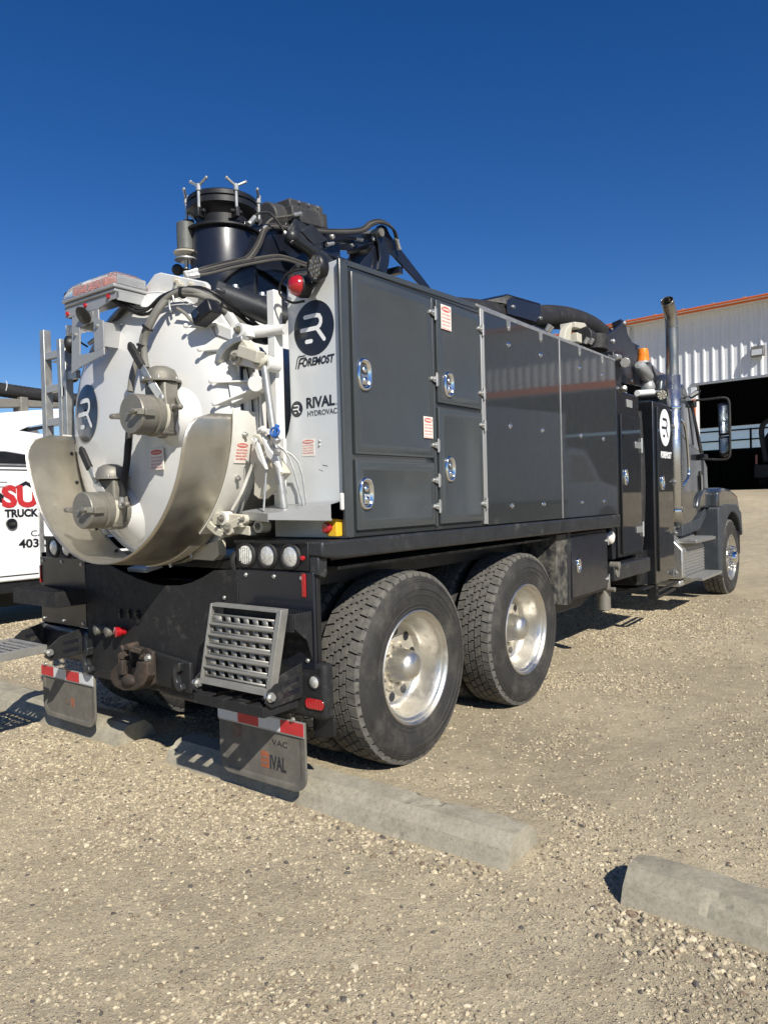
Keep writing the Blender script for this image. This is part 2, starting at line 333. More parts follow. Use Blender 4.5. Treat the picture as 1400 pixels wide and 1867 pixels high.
# ------------------------------------------------------------------ ground
def hz(x, y):
    """yard height: flat where the truck stands, climbing gently to the workshop"""
    t = (Vector((x, y))-Vector((-1.83, 28.22))).dot(Vector((0.115, 0.993)))
    k = min(1, max(0, (t+21.5)/21.5)); h = 1.415*(k*k*(3-2*k)*0.55+k*0.45)
    return h
def ground_mat():
    ma = bpy.data.materials.new('gravel_yard_dirt'); ma.use_nodes = True; nt = ma.node_tree; N = nt.nodes; L = nt.links; b = N['Principled BSDF']
    tc = N.new('ShaderNodeTexCoord')
    def noise(sc, det=8, ro=0.65):
        n = N.new('ShaderNodeTexNoise'); n.inputs['Scale'].default_value = sc; n.inputs['Detail'].default_value = det; n.inputs['Roughness'].default_value = ro; L.new(tc.outputs['Object'], n.inputs['Vector']); return n.outputs[0]
    def ramp(src, stops):
        r = N.new('ShaderNodeValToRGB'); L.new(src, r.inputs[0]); e = r.color_ramp.elements
        e[0].position, e[0].color = stops[0][0], (*stops[0][1], 1); e[1].position, e[1].color = stops[-1][0], (*stops[-1][1], 1)
        for p, c in stops[1:-1]: q = e.new(p); q.color = (*c, 1)
        return r.outputs[0]
    def mix(f, a, bb, mode='MIX'):
        x = N.new('ShaderNodeMix'); x.data_type = 'RGBA'; x.blend_type = mode
        if isinstance(f, float): x.inputs['Factor'].default_value = f
        else: L.new(f, x.inputs['Factor'])
        L.new(a, x.inputs[6]); L.new(bb, x.inputs[7]); return x.outputs[2]
    def maprange(src, a, bb, c, d):
        x = N.new('ShaderNodeMapRange'); x.inputs[1].default_value = a; x.inputs[2].default_value = bb; x.inputs[3].default_value = c; x.inputs[4].default_value = d; L.new(src, x.inputs[0]); return x.outputs[0]
    base = ramp(noise(0.55, 10, 0.6), [(0.32, (0.355, 0.30, 0.205)), (0.5, (0.41, 0.35, 0.242)), (0.68, (0.465, 0.40, 0.28))])
    fine = ramp(noise(70, 8, 0.85), [(0.32, (0.66, 0.66, 0.66)), (0.5, (1.0, 1.0, 1.0)), (0.70, (1.25, 1.24, 1.2))])
    big = ramp(noise(0.30, 5, 0.62), [(0.34, (0.80, 0.80, 0.81)), (0.50, (0.97, 0.97, 0.97)), (0.64, (1.10, 1.09, 1.07))]); med = ramp(noise(7, 5, 0.7), [(0.34, (0.86, 0.85, 0.84)), (0.62, (1.07, 1.07, 1.06))]); base = mix(1.0, base, med, 'MULTIPLY'); base = mix(1.0, base, big, 'MULTIPLY')
    c = mix(1.0, base, fine, 'MULTIPLY')
    hs = []
    for sc, lo, hi, dens in ((85, 0.20, 0.38, 0.70), (150, 0.22, 0.42, 0.60), (290, 0.25, 0.5, 0.55)):
        v = N.new('ShaderNodeTexVoronoi'); v.inputs['Scale'].default_value = sc; L.new(tc.outputs['Object'], v.inputs['Vector'])
        sep = N.new('ShaderNodeSeparateColor'); L.new(v.outputs['Color'], sep.inputs[0])
        on = maprange(sep.outputs[0], dens, dens+0.02, 0, 1); dd = maprange(v.outputs['Distance'], lo, hi, 1, 0)
        cl = maprange(noise(1.1+sc*0.004, 6, 0.7), 0.40, 0.58, 0.25, 1)
        mu = N.new('ShaderNodeMath'); mu.operation = 'MULTIPLY'; L.new(on, mu.inputs[0]); L.new(dd, mu.inputs[1])
        m2 = N.new('ShaderNodeMath'); m2.operation = 'MULTIPLY'; L.new(mu.outputs[0], m2.inputs[0]); L.new(cl, m2.inputs[1])
        stone = ramp(sep.outputs[1], [(0.0, (0.17, 0.15, 0.12)), (0.12, (0.27, 0.235, 0.18)), (0.5, (0.40, 0.35, 0.255)), (0.85, (0.50, 0.44, 0.32)), (1.0, (0.58, 0.53, 0.41))])
        c = mix(m2.outputs[0], c, stone); hs.append((m2.outputs[0], 0.5/sc))
    L.new(c, b.inputs['Base Color']); b.inputs['Roughness'].default_value = 0.92; b.inputs['Specular IOR Level'].default_value = 0.2
    add = None
    for h, k in hs+[(noise(3.2, 4, 0.6), 0.03), (noise(22, 10, 0.7), 0.012), (noise(140, 6, 0.7), 0.0035)]:
        mu = N.new('ShaderNodeMath'); mu.operation = 'MULTIPLY'; L.new(h, mu.inputs[0]); mu.inputs[1].default_value = k
        if add is None: add = mu.outputs[0]
        else:
            ad = N.new('ShaderNodeMath'); ad.operation = 'ADD'; L.new(add, ad.inputs[0]); L.new(mu.outputs[0], ad.inputs[1]); add = ad.outputs[0]
    bp = N.new('ShaderNodeBump'); bp.inputs['Strength'].default_value = 1.0; bp.inputs['Distance'].default_value = 1.0
    L.new(add, bp.inputs['Height']); L.new(bp.outputs[0], b.inputs['Normal'])
    return ma
M['ground'] = ground_mat()
rng = np.random.default_rng(11)
def axis_pts(segs):
    out = [segs[0][0]]
    for a, b, n in segs: out += list(np.linspace(a, b, n+1)[1:])
    return out
xs = axis_pts([(-900, -60, 8), (-60, -8, 20), (-8, -2, 30), (-2, 5.5, 110), (5.5, 14, 40), (14, 60, 20), (60, 900, 8)])
ys = axis_pts([(-600, -40, 6), (-40, -5, 14), (-5, -3, 20), (-3, 4, 110), (4, 12, 60), (12, 30, 50), (30, 900, 10)])
from mathutils import noise as mnoise
def zz(x, y):
    h = hz(x, y)
    if -9 < x < 30 and -8 < y < 27:
        h += 0.013*mnoise.noise(Vector((x*0.9, y*0.9, 0)))+0.006*mnoise.noise(Vector((x*3.1, y*3.1, 4)))+0.0025*mnoise.noise(Vector((x*9, y*9, 8)))-0.004
    return h
gv = [(x, y, zz(x, y)) for y in ys for x in xs]; nx = len(xs)
gf = [(j*nx+i, j*nx+i+1, (j+1)*nx+i+1, (j+1)*nx+i) for j in range(len(ys)-1) for i in range(nx-1)]
g = MB(); g.add(gv, gf); go = g.build('ground', 'ground', fix=False, angle=180, kind='structure')

# loose stones lying on the yard, thicker in drifts: nobody could count them
def stones():
    bm = bmesh.new(); bmesh.ops.create_icosphere(bm, subdivisions=1, radius=1.0)
    bm.verts.ensure_lookup_table(); base = np.array([v.co[:] for v in bm.verts]); faces = np.array([[v.index for v in f.verts] for f in bm.faces]); bm.free()
    pts = []; sz = []
    C0 = np.array([3.46, -3.25])
    n_try = 330000
    d = rng.random(n_try)**0.8*9.5+0.9; ang = rng.uniform(-0.56, 0.56, n_try)+math.pi/2+YAW
    X = C0[0]+d*np.cos(ang); Y = C0[1]+d*np.sin(ang)
    for i in range(n_try):
        x, y = X[i], Y[i]
        n = mnoise.noise(Vector((x*0.9, y*1.3, 3)))+0.5*mnoise.noise(Vector((x*3.3, y*3.3, 7)))
        q_ = mnoise.noise(Vector((x*0.45+3, y*0.45, 11))); p = max(0.10, 0.28+0.5*q_)+max(0, n+0.08)*1.2
        if y > 0.0 and x > 1.3: p *= 0.55*(0.2+0.8*min(1, min(abs(x-2.15), abs(x-4.4))/0.5))
        if y > -0.9 and y < -0.3 and (-9 < x < -.4 or 0 < x < 2.16 or x > 2.53): continue
        if rng.random() > p: continue
        pts.append((x, y)); sz.append(0.0026+0.0056*rng.random()**3.6+(0.005 if rng.random() < 0.010 else 0)+0.0009*d[i]*rng.random())
    # drifts of coarser gravel along the wheel stops
    for x0, x1, k in ((-2.2, -0.4, 500), (0.05, 2.15, 900), (2.5, 3.4, 700)):
        for _ in range(k):
            x = rng.uniform(x0, x1); y = -0.80-abs(rng.normal(0, 0.10)); pts.append((x, y)); sz.append(0.004+0.010*rng.random()**1.6)
    big = [i for i, q in enumerate(sz) if q > 0.0062]; small = [i for i, q in enumerate(sz) if q <= 0.0062]
    octv = np.array([(1, 0, 0), (-1, 0, 0), (0, 1, 0), (0, -1, 0), (0, 0, 1), (0, 0, -1)], float)
    octf = np.array([(0, 2, 4), (2, 1, 4), (1, 3, 4), (3, 0, 4), (2, 0, 5), (1, 2, 5), (3, 1, 5), (0, 3, 5)])
    ma = bpy.data.materials.new('loose_stone'); ma.use_nodes = True; N = ma.node_tree.nodes; at = N.new('ShaderNodeAttribute'); at.attribute_name = 'stone'
    ma.node_tree.links.new(at.outputs['Color'], N['Principled BSDF'].inputs['Base Color']); N['Principled BSDF'].inputs['Roughness'].default_value = 0.85
    N['Principled BSDF'].inputs['Specular IOR Level'].default_value = 0.25
    Vs, Fs, Cs = [], [], []; off = 0
    for ids, bv, bf in ((big, base, faces), (small, octv, octf)):
        nv = len(bv); n = len(ids); V = np.zeros((n, nv, 3)); cols = np.zeros((n, 4)); cols[:, 3] = 1
        for k, i in enumerate(ids):
            (x, y), s = pts[i], sz[i]
            a = rng.uniform(0, 2*PI); ca, sa = math.cos(a), math.sin(a)
            st = np.array([s*rng.uniform(0.8, 1.5), s*rng.uniform(0.6, 1.0), s*rng.uniform(0.4, 0.75)])
            b = bv*st*(1+rng.uniform(-0.24, 0.24, (nv, 1)))
            t = rng.normal(0, 0.3); b = b@np.array([[1, 0, 0], [0, math.cos(t), -math.sin(t)], [0, math.sin(t), math.cos(t)]]).T
            V[k, :, 0] = b[:, 0]*ca-b[:, 1]*sa+x; V[k, :, 1] = b[:, 0]*sa+b[:, 1]*ca+y; V[k, :, 2] = b[:, 2]+zz(x, y)+st[2]*0.25
            r = rng.random()
            if r < 0.04: c = np.array([0.10, 0.09, 0.08])
            elif r < 0.12: c = np.array([0.20, 0.15, 0.105])
            elif r < 0.32: c = np.array([0.29, 0.245, 0.175])
            elif r < 0.90: c = np.array([0.44, 0.375, 0.255])*rng.uniform(0.75, 1.15)
            else: c = np.array([0.52, 0.46, 0.33])
            cols[k, :3] = c*rng.uniform(0.85, 1.12)
        Vs.append(V.reshape(-1, 3)); Fs.append((bf[None]+(np.arange(n)*nv)[:, None, None]).reshape(-1, 3)+off); Cs.append(np.repeat(cols, nv, axis=0)); off += n*nv
    V = np.concatenate(Vs); F = np.concatenate(Fs); C_ = np.concatenate(Cs); me = bpy.data.meshes.new('gravel')
    me.vertices.add(len(V)); me.vertices.foreach_set('co', V.ravel()); me.loops.add(len(F)*3); me.loops.foreach_set('vertex_index', F.ravel().astype(np.int32))
    me.polygons.add(len(F)); me.polygons.foreach_set('loop_start', np.arange(len(F))*3); me.polygons.foreach_set('loop_total', np.full(len(F), 3)); me.update()
    ca = me.color_attributes.new('stone', 'FLOAT_COLOR', 'POINT'); ca.data.foreach_set('color', C_.ravel())
    me.polygons.foreach_set('use_smooth', [False]*len(F)); print('gravel tris', len(F), len(big), len(small))
    me.materials.append(ma); o = bpy.data.objects.new('gravel', me); COL.objects.link(o); o['kind'] = 'stuff'; o['label'] = 'loose tan and grey gravel strewn over the yard'; o['category'] = 'gravel'
stones()
tg = MB(); tg.add([(-0.46+0.035*math.cos(2*PI*i/11)*(1+0.3*math.sin(5*i)), -0.93+0.022*math.sin(2*PI*i/11)*(1+0.3*math.cos(3*i)), zz(-0.46, -0.93)+0.006) for i in range(11)], [tuple(range(11))])

# ------------------------------------------------------------------ concrete wheel stops
def concrete_mat():
    ma = bpy.data.materials.new('weathered_concrete'); ma.use_nodes = True; nt = ma.node_tree; N = nt.nodes; L = nt.links; b = N['Principled BSDF']; tc = N.new('ShaderNodeTexCoord')
    def noise(sc, det, ro): n = N.new('ShaderNodeTexNoise'); n.inputs['Scale'].default_value = sc; n.inputs['Detail'].default_value = det; n.inputs['Roughness'].default_value = ro; L.new(tc.outputs['Object'], n.inputs['Vector']); return n.outputs[0]
    def ramp(src, st):
        r = N.new('ShaderNodeValToRGB'); L.new(src, r.inputs[0]); e = r.color_ramp.elements; e[0].position = st[0][0]; e[0].color = (*st[0][1], 1); e[1].position = st[-1][0]; e[1].color = (*st[-1][1], 1)
        for p, c in st[1:-1]: e.new(p).color = (*c, 1)
        return r.outputs[0]
    def mul(a, c): x = N.new('ShaderNodeMix'); x.data_type = 'RGBA'; x.blend_type = 'MULTIPLY'; x.inputs['Factor'].default_value = 1; L.new(a, x.inputs[6]); L.new(c, x.inputs[7]); return x.outputs[2]
    c = ramp(noise(4.5, 10, 0.7), [(0.30, (0.225, 0.205, 0.160)), (0.48, (0.305, 0.28, 0.215)), (0.66, (0.375, 0.345, 0.27))])
    c = mul(c, ramp(noise(55, 8, 0.8), [(0.34, (0.72, 0.72, 0.71)), (0.52, (1, 1, 1)), (0.72, (1.15, 1.14, 1.1))]))
    v = N.new('ShaderNodeTexVoronoi'); v.inputs['Scale'].default_value = 34; L.new(tc.outputs['Object'], v.inputs['Vector'])
    s = N.new('ShaderNodeSeparateColor'); L.new(v.outputs['Color'], s.inputs[0])
    d = N.new('ShaderNodeMapRange'); d.inputs[1].default_value = 0.05; d.inputs[2].default_value = 0.11; L.new(v.outputs['Distance'], d.inputs[0])
    g_ = N.new('ShaderNodeMath'); g_.operation = 'LESS_THAN'; L.new(s.outputs[0], g_.inputs[0]); g_.inputs[1].default_value = 0.62
    mx = N.new('ShaderNodeMath'); mx.operation = 'MAXIMUM'; L.new(d.outputs[0], mx.inputs[0]); L.new(g_.outputs[0], mx.inputs[1])
    c = mul(c, ramp(mx.outputs[0], [(0.0, (0.42, 0.40, 0.38)), (1.0, (1, 1, 1))]))
    L.new(c, b.inputs['Base Color']); b.inputs['Roughness'].default_value = 0.93; b.inputs['Specular IOR Level'].default_value = 0.2
    a = N.new('ShaderNodeMath'); a.operation = 'MULTIPLY_ADD'; L.new(mx.outputs[0], a.inputs[0]); a.inputs[1].default_value = 0.5; L.new(noise(75, 8, 0.75), a.inputs[2])
    bp = N.new('ShaderNodeBump'); bp.inputs['Strength'].default_value = 0.55; bp.inputs['Distance'].default_value = 0.004; L.new(a.outputs[0], bp.inputs['Height']); L.new(bp.outputs[0], b.inputs['Normal'])
    return ma
M['concrete'] = concrete_mat()
SEC = [(-0.79, -0.02), (-0.757, 0.052), (-0.70, 0.098), (-0.585, 0.102), (-0.53, 0.055), (-0.50, -0.02)]
def wheel_stop(x0, x1, label, seed, chip=None, holes=()):
    n = int((x1-x0)/0.025); V = []; F = []; m = len(SEC)*4
    ring = []
    for k in range(len(SEC)):
        a, b = SEC[k], SEC[(k+1) % len(SEC)]
        for t in range(4): ring.append((a[0]+(b[0]-a[0])*t/4, a[1]+(b[1]-a[1])*t/4))
    ym = -0.645
    for i in range(n+1):
        x = x0+(x1-x0)*i/n; e = 1.0
        if i in (0, n): e = 0.985
        for (y, z) in ring:
            p = Vector((x*5, y*5, z*5+seed)); dn = 0.0022*mnoise.noise(p*1.2)+0.0012*mnoise.noise(p*4)-(0.006 if mnoise.noise(p*7+Vector((9, 2, seed))) > 0.62 else 0)
            if chip:
                for (cx, cy, cr, cd) in chip:
                    q = math.hypot(x-cx, (y-cy)*1.3); nn = mnoise.noise(Vector((x*60, y*60, seed)))
                    if z > 0.03 and q < cr*(1+0.45*nn): dn -= cd*(0.7+0.6*nn)
            yy = ym+(y-ym)*e*(1+dn/0.1); V.append((x, yy, 0.003+z*e+dn*0.6))
    for i in range(n):
        for k in range(m): F.append((i*m+k, i*m+(k+1) % m, (i+1)*m+(k+1) % m, (i+1)*m+k))
    F.append(tuple(range(m))[::-1]); F.append(tuple(n*m+k for k in range(m)))
    mb = MB(); mb.add(V, F); t = mb.build('wheel_stop', 'concrete', None, angle=16)
    t['label'] = label; t['category'] = 'wheel stop'; t['group'] = 'concrete wheel stops in a row'
    return t
wheel_stop(-2.30, -0.43, 'pale concrete wheel stop crossed by striped shadows of the folded-down step, under the left mudflap', 3.1)
wheel_stop(0.035, 2.135, 'long concrete wheel stop behind the right mudflap with a chipped pit on its top', 7.7, chip=[(1.66, -0.62, 0.09, 0.016), (1.76, -0.63, 0.06, 0.013), (0.06, -0.70, 0.05, 0.012), (2.10, -0.58, 0.04, 0.012)])
wheel_stop(2.57, 4.45, 'concrete wheel stop standing clear of the truck, cut by the right edge of the photo', 12.3, chip=[(2.86, -0.73, 0.04, 0.010), (2.95, -0.60, 0.06, 0.012), (3.08, -0.73, 0.05, 0.010), (2.58, -0.60, 0.035, 0.012)])

# ------------------------------------------------------------------ workshop building
WU = Vector((0.993, -0.115, 0)); WN = Vector((-0.115, -0.993, 0)); W0 = Vector((-1.83, 28.22, 0)); GZ = 1.415   # WU runs to the right, WN faces the yard
def wp(s, n, z): return W0+WU*s+WN*n+Vector((0, 0, z))
bld = empty('workshop_building', 'white corrugated metal workshop with orange roof trim and a wide open bay door', 'building')
EZ = 8.62
def wbox(mb, s0, s1, n0, n1, z0, z1):
    vs = [wp(s, n, z) for z in (z0, z1) for n in (n0, n1) for s in (s0, s1)]
    return mb.add(vs, [(0, 2, 3, 1), (4, 5, 7, 6), (0, 1, 5, 4), (2, 6, 7, 3), (0, 4, 6, 2), (1, 3, 7, 5)])
def siding(name, s0, s1, z0, z1):
    mb = MB(); k0 = int(math.floor(s0/0.36)); prof = []
    s = k0*0.36
    while s < s1+0.36:
        for ds, n in ((0.0, 0.0), (0.13, 0.0), (0.175, 0.055), (0.225, 0.055), (0.27, 0.0), (0.315, 0.0)): prof.append((s+ds, n))
        s += 0.36
    prof = [(s0, 0.0)]+[(a, n) for a, n in prof if s0+0.01 < a < s1-0.01]+[(s1, 0.0)]
    vs = [wp(a, n, z0) for a, n in prof]+[wp(a, n, z1) for a, n in prof]; k = len(prof)
    mb.add(vs, [(i, i+1, k+i+1, k+i) for i in range(k-1)])
    return mb.build(name, 'sheet', bld, angle=20, fix=False)
DOORS = [(-2.62, 6.6), (9.2, 17.6), (20.5, 28.5)]
DT = GZ+4.33
cur = -16.0
for a, b in DOORS:
    siding('wall_siding', cur, a-0.22, GZ-0.6, EZ); siding('wall_siding', a-0.22, b+0.22, DT, EZ); cur = b+0.22
siding('wall_siding', cur, 38.0, GZ-0.6, EZ)
for a, b in DOORS[1:]:
    mb = MB(); wbox(mb, a-0.3, b+0.3, 0.10, 0.16, DT+0.05, DT+0.33); mb.build('door_header_trim', 'orange', bld)
mb = MB(); wbox(mb, -16.6, 38.6, -0.5, 0.44, EZ, EZ+0.04)
mb.build('roof_overhang', 'sheet', bld)
mb = MB(); wbox(mb, -16.7, 38.7, 0.42, 0.50, EZ-0.03, EZ+0.13); mb.build('roof_trim', 'orange', bld, bevel=0.01)
mb = MB(); wbox(mb, -16.7, 38.7, -0.5, 0.54, EZ+0.13, EZ+0.16); mb.build('trim_cap', 'orange', bld)
for k in range(46):
    mb = MB(); wbox(mb, -16+k*1.18, -15.91+k*1.18, 0.35, 0.45, EZ+0.16, EZ+0.24); mb.build('roof_rib_end', 'galv', bld)
roof = MB()
vs = [wp(-16.6, 0.75, EZ+0.02), wp(38.6, 0.75, EZ+0.02), wp(38.6, -8.6, EZ+0.8), wp(-16.6, -8.6, EZ+0.8), wp(38.6, -18, EZ), wp(-16.6, -18, EZ)]
roof.add(vs, [(0, 1, 2, 3), (3, 2, 4, 5)]); roof.build('roof', 'sheet', bld)
for a, b in DOORS:
    for s, e in ((a-0.22, a), (b, b+0.22)):
        mb = MB(); wbox(mb, s, e, -0.25, 0.07, GZ-0.6, DT); mb.build('door_jamb', 'sheet', bld, bevel=0.01)
    mb = MB(); wbox(mb, a-0.22, b+0.22, 0.0, 0.10, DT-0.03, DT+0.07); mb.build('door_head_flashing', 'galv', bld)
mb = MB(); wbox(mb, -2.80, -2.66, 0.07, 0.10, GZ+3.05, GZ+3.75); mb.build('jamb_marker', 'orange', bld, label='orange marker patch on the white door jamb')
mb = MB(); wbox(mb, 6.64, 6.78, 0.07, 0.10, GZ+0.6, GZ+3.75); mb.build('jamb_marker', 'orange', bld)
# shell and back glazing
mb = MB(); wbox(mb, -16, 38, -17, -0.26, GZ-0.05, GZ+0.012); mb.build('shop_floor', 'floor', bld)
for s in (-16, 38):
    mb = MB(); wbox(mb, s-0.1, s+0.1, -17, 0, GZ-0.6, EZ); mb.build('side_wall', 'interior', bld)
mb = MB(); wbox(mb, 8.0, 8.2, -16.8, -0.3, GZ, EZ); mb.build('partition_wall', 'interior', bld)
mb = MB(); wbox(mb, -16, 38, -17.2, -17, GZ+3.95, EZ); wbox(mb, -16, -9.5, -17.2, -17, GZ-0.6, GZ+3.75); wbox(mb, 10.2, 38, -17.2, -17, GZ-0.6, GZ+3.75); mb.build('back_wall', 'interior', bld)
mb = MB()
for k in range(12): wbox(mb, -9.5+k*1.79, -9.40+k*1.79, -17.15, -17.05, GZ, GZ+3.75)
for k in range(6): wbox(mb, -9.5, 10.2, -17.18, -17.02, GZ+0.62*k+0.55, GZ+0.62*k+0.63)
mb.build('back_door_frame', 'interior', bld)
mb = MB(); wbox(mb, -9.5, 10.2, -17.145, -17.11, GZ, GZ+2.55); mb.build('added_dark_panel', 'interior', bld)  # opaque dark panel added to keep the lower bay dark
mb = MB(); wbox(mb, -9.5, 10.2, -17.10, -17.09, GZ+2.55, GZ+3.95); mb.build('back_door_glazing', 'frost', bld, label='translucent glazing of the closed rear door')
L0 = (-2.103, 27.900, 6.729)
def lamp_box(mb, c, w, d, h0, h1):
    vs = []
    for (n, z) in ((0.03, h0), (d, h0), (d*0.55, h1), (0.03, h1)):
        for s in (-w/2, w/2): vs.append(Vector((c.x, c.y, 0))+WU*s+WN*(n-0.0)+Vector((0, 0, c.z+z)))
    mb.add(vs, [(0, 1, 3, 2), (2, 3, 5, 4), (4, 5, 7, 6), (6, 7, 1, 0), (0, 2, 4, 6), (1, 7, 5, 3)])
sL = (Vector(L0)-W0).dot(WU); cc = wp(sL, 0.055, 0); cc.z = L0[2]
mb = MB(); lamp_box(mb, cc, 0.46, 0.28, -0.20, 0.2); wl = mb.build('wall_light', 'bronze', bld, bevel=0.012, label='grey wall pack light high on the white siding')
mb = MB(); vs = []
for (n, z) in ((0.284, -0.17), (0.218, 0.06)):
    for s in (-0.19, 0.19): vs.append(cc+WU*s+WN*n+Vector((0, 0, z)))
mb.add(vs, [(0, 1, 3, 2)]); mb.build('lamp_lens', 'lens', wl, fix=False)

for s in (-5.5, 7.4):
    mb = MB(); wbox(mb, s, s+0.12, 0.06, 0.16, GZ-0.5, EZ-0.05); mb.build('downpipe', 'sheet', bld, bevel=0.01)
for z in (GZ+5.1, GZ+6.0, GZ+6.8):
    for k in range(46):
        mb = MB(); q = wp(-10.8+0.36*k+0.20, 0.055, z); mb.cyl(q, q+WN*0.012, 0.014, 8); o_ = mb.build('siding_screw', 'galv', bld)
for s, h, w_, d_, z_ in ((-4.6+2.2, -6.0, 1.2, 0.8, 1.5), (4.2, -5.0, 1.5, 1.2, 1.9), (-4.0, -12.0, 2.2, 4.0, 2.4)):
    pass
# trucks standing inside the bay
bt = empty('tank_truck', 'dark tank truck backed into the bay, its rear ladder and three round lamps facing out', 'truck', loc=None)
def B(mb, s0, s1, n0, n1, z0, z1): return wbox(mb, s0, s1, n0, n1, GZ+z0, GZ+z1)
def bs(px): return px
S1 = 0.55
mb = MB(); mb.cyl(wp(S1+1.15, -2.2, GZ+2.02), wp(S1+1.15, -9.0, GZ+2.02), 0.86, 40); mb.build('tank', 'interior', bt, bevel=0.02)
mb = MB(); mb.lathe(wp(S1+1.15, -2.2, GZ+2.02), WN, [(0.84, 0), (0.80, 0.08), (0.5, 0.22), (0, 0.28)], 40); mb.build('tank_end', 'galv', bt)
mb = MB(); B(mb, S1-0.2, S1+2.4, -9, -2.0, 0.55, 1.12); mb.build('chassis', 'black', bt, bevel=0.02)
mb = MB(); B(mb, S1-0.2, S1+2.4, -2.05, -1.9, 0.45, 0.75); mb.build('rear_bumper', 'silver', bt, bevel=0.02)
ld = empty('ladder', parent=bt)
mb = MB()
for s in (S1-0.12, S1+0.20): B(mb, s, s+0.05, -2.0, -1.95, 1.15, 2.55)
mb.build('ladder_rail', 'silver', ld)
for k in range(7):
    mb = MB(); B(mb, S1-0.12, S1+0.25, -1.99, -1.96, 1.25+0.19*k, 1.28+0.19*k); mb.build('rung', 'silver', ld)
for k in range(3):
    mb = MB(); mb.cyl(wp(S1-0.05+0.17*k, -1.99, GZ+1.0), wp(S1-0.05+0.17*k, -1.92, GZ+1.0), 0.06, 16); mb.build('round_lamp', 'lens', bt)
for s in (S1+0.1, S1+2.1):
    w = empty('wheel', parent=bt); mb = MB(); mb.cyl(wp(s-0.25, -3.4, GZ+0.5), wp(s+0.25, -3.4, GZ+0.5), 0.5, 28); mb.build('tyre', 'rubber', w, bevel=0.04)
    mb = MB(); mb.cyl(wp(s-0.27, -3.4, GZ+0.5), wp(s+0.27, -3.4, GZ+0.5), 0.24, 20); mb.build('rim', 'rimdisc', w)
mb = MB(); mb.ball(wp(S1+0.0, -2.3, GZ+2.62), 0.12); B(mb, S1-0.15, S1+1.1, -2.6, -2.5, 2.5, 2.58); mb.build('top_pipe', 'interior', bt)
vt = empty('vacuum_unit', 'dark rounded tank unit in the shade of the bay, left of the ladder truck', 'truck')
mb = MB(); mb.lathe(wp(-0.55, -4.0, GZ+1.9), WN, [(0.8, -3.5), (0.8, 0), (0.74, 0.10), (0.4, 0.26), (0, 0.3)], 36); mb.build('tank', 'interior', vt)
mb = MB(); B(mb, -1.6, 0.3, -7, -3.6, 0.5, 1.08); mb.build('chassis', 'black', vt, bevel=0.02)
for s in (-1.4, 0.1):
    mb = MB(); mb.cyl(wp(s-0.2, -4.6, GZ+0.5), wp(s+0.2, -4.6, GZ+0.5), 0.5, 28); mb.build('tyre', 'rubber', vt, bevel=0.04)
mb = MB(); mb.tube([wp(-1.1, -3.6, GZ+1.2), wp(-1.2, -3.4, GZ+2.6), wp(-0.8, -3.6, GZ+3.0), wp(-0.2, -4, GZ+3.0)], 0.11, 12); mb.build('suction_pipe', 'interior', vt)
mb = MB(); B(mb, -1.5, -1.42, -3.6, -3.5, 1.1, 1.5); mb.build('marker_lamp', 'red', vt)

# white pickup trucks parked out on the right side of the yard; the polished panels mirror them
def pickup(x, y, rz, label):
    t = empty('pickup_truck', label, 'pickup truck', group='white pickups parked in front of the workshop', loc=(x, y, hz(x, y)))
    t.rotation_euler = (0, 0, rz)
    def bld_(mb, name, m, **k): return mb.build(name, m, t, **k)
    mb = MB(); mb.prism([(-2.8, 0.45), (-2.85, 1.12), (-0.9, 1.14), (1.15, 1.14), (2.62, 1.05), (2.8, 0.9), (2.8, 0.42), (2.35, 0.40), (2.2, 0.75), (1.6, 0.78), (1.35, 0.40), (-1.2, 0.40), (-1.4, 0.78), (-2.0, 0.78), (-2.2, 0.42)], 'x', -0.98, 0.98); bld_(mb, 'body', 'truckwhite', bevel=0.05)
    mb = MB(); mb.prism([(-0.85, 1.13), (-0.65, 1.78), (0.35, 1.84), (0.65, 1.76), (1.25, 1.13)], 'x', -0.86, 0.86); bld_(mb, 'cab_roof', 'truckwhite', bevel=0.06)
    for sx in (-1, 1):
        mb = MB(); mb.prism([(-0.68, 1.18), (-0.55, 1.68), (0.38, 1.72), (1.0, 1.18)], 'x', sx*0.865, sx*0.872); bld_(mb, 'side_window', 'glass')
        for y0 in (-1.7, 1.87):
            mb = MB(); mb.cyl((sx*0.72, y0, 0.39), (sx*0.99, y0, 0.39), 0.39, 24); w = bld_(mb, 'wheel', 'rubber', bevel=0.03)
            mb = MB(); mb.cyl((sx*0.9, y0, 0.39), (sx*1.0, y0, 0.39), 0.22, 16); mb.build('rim', 'rimal', w)
    mb = MB(); mb.box(-0.8, 0.8, 2.79, 2.84, 0.55, 0.92); bld_(mb, 'grille', 'black')
    return t
pickup(8.2, 13.5, R(8), 'white pickup standing nearest the truck, mirrored in its side panel')
pickup(13.2, 13.6, R(4), 'white pickup standing farther right in front of the workshop')

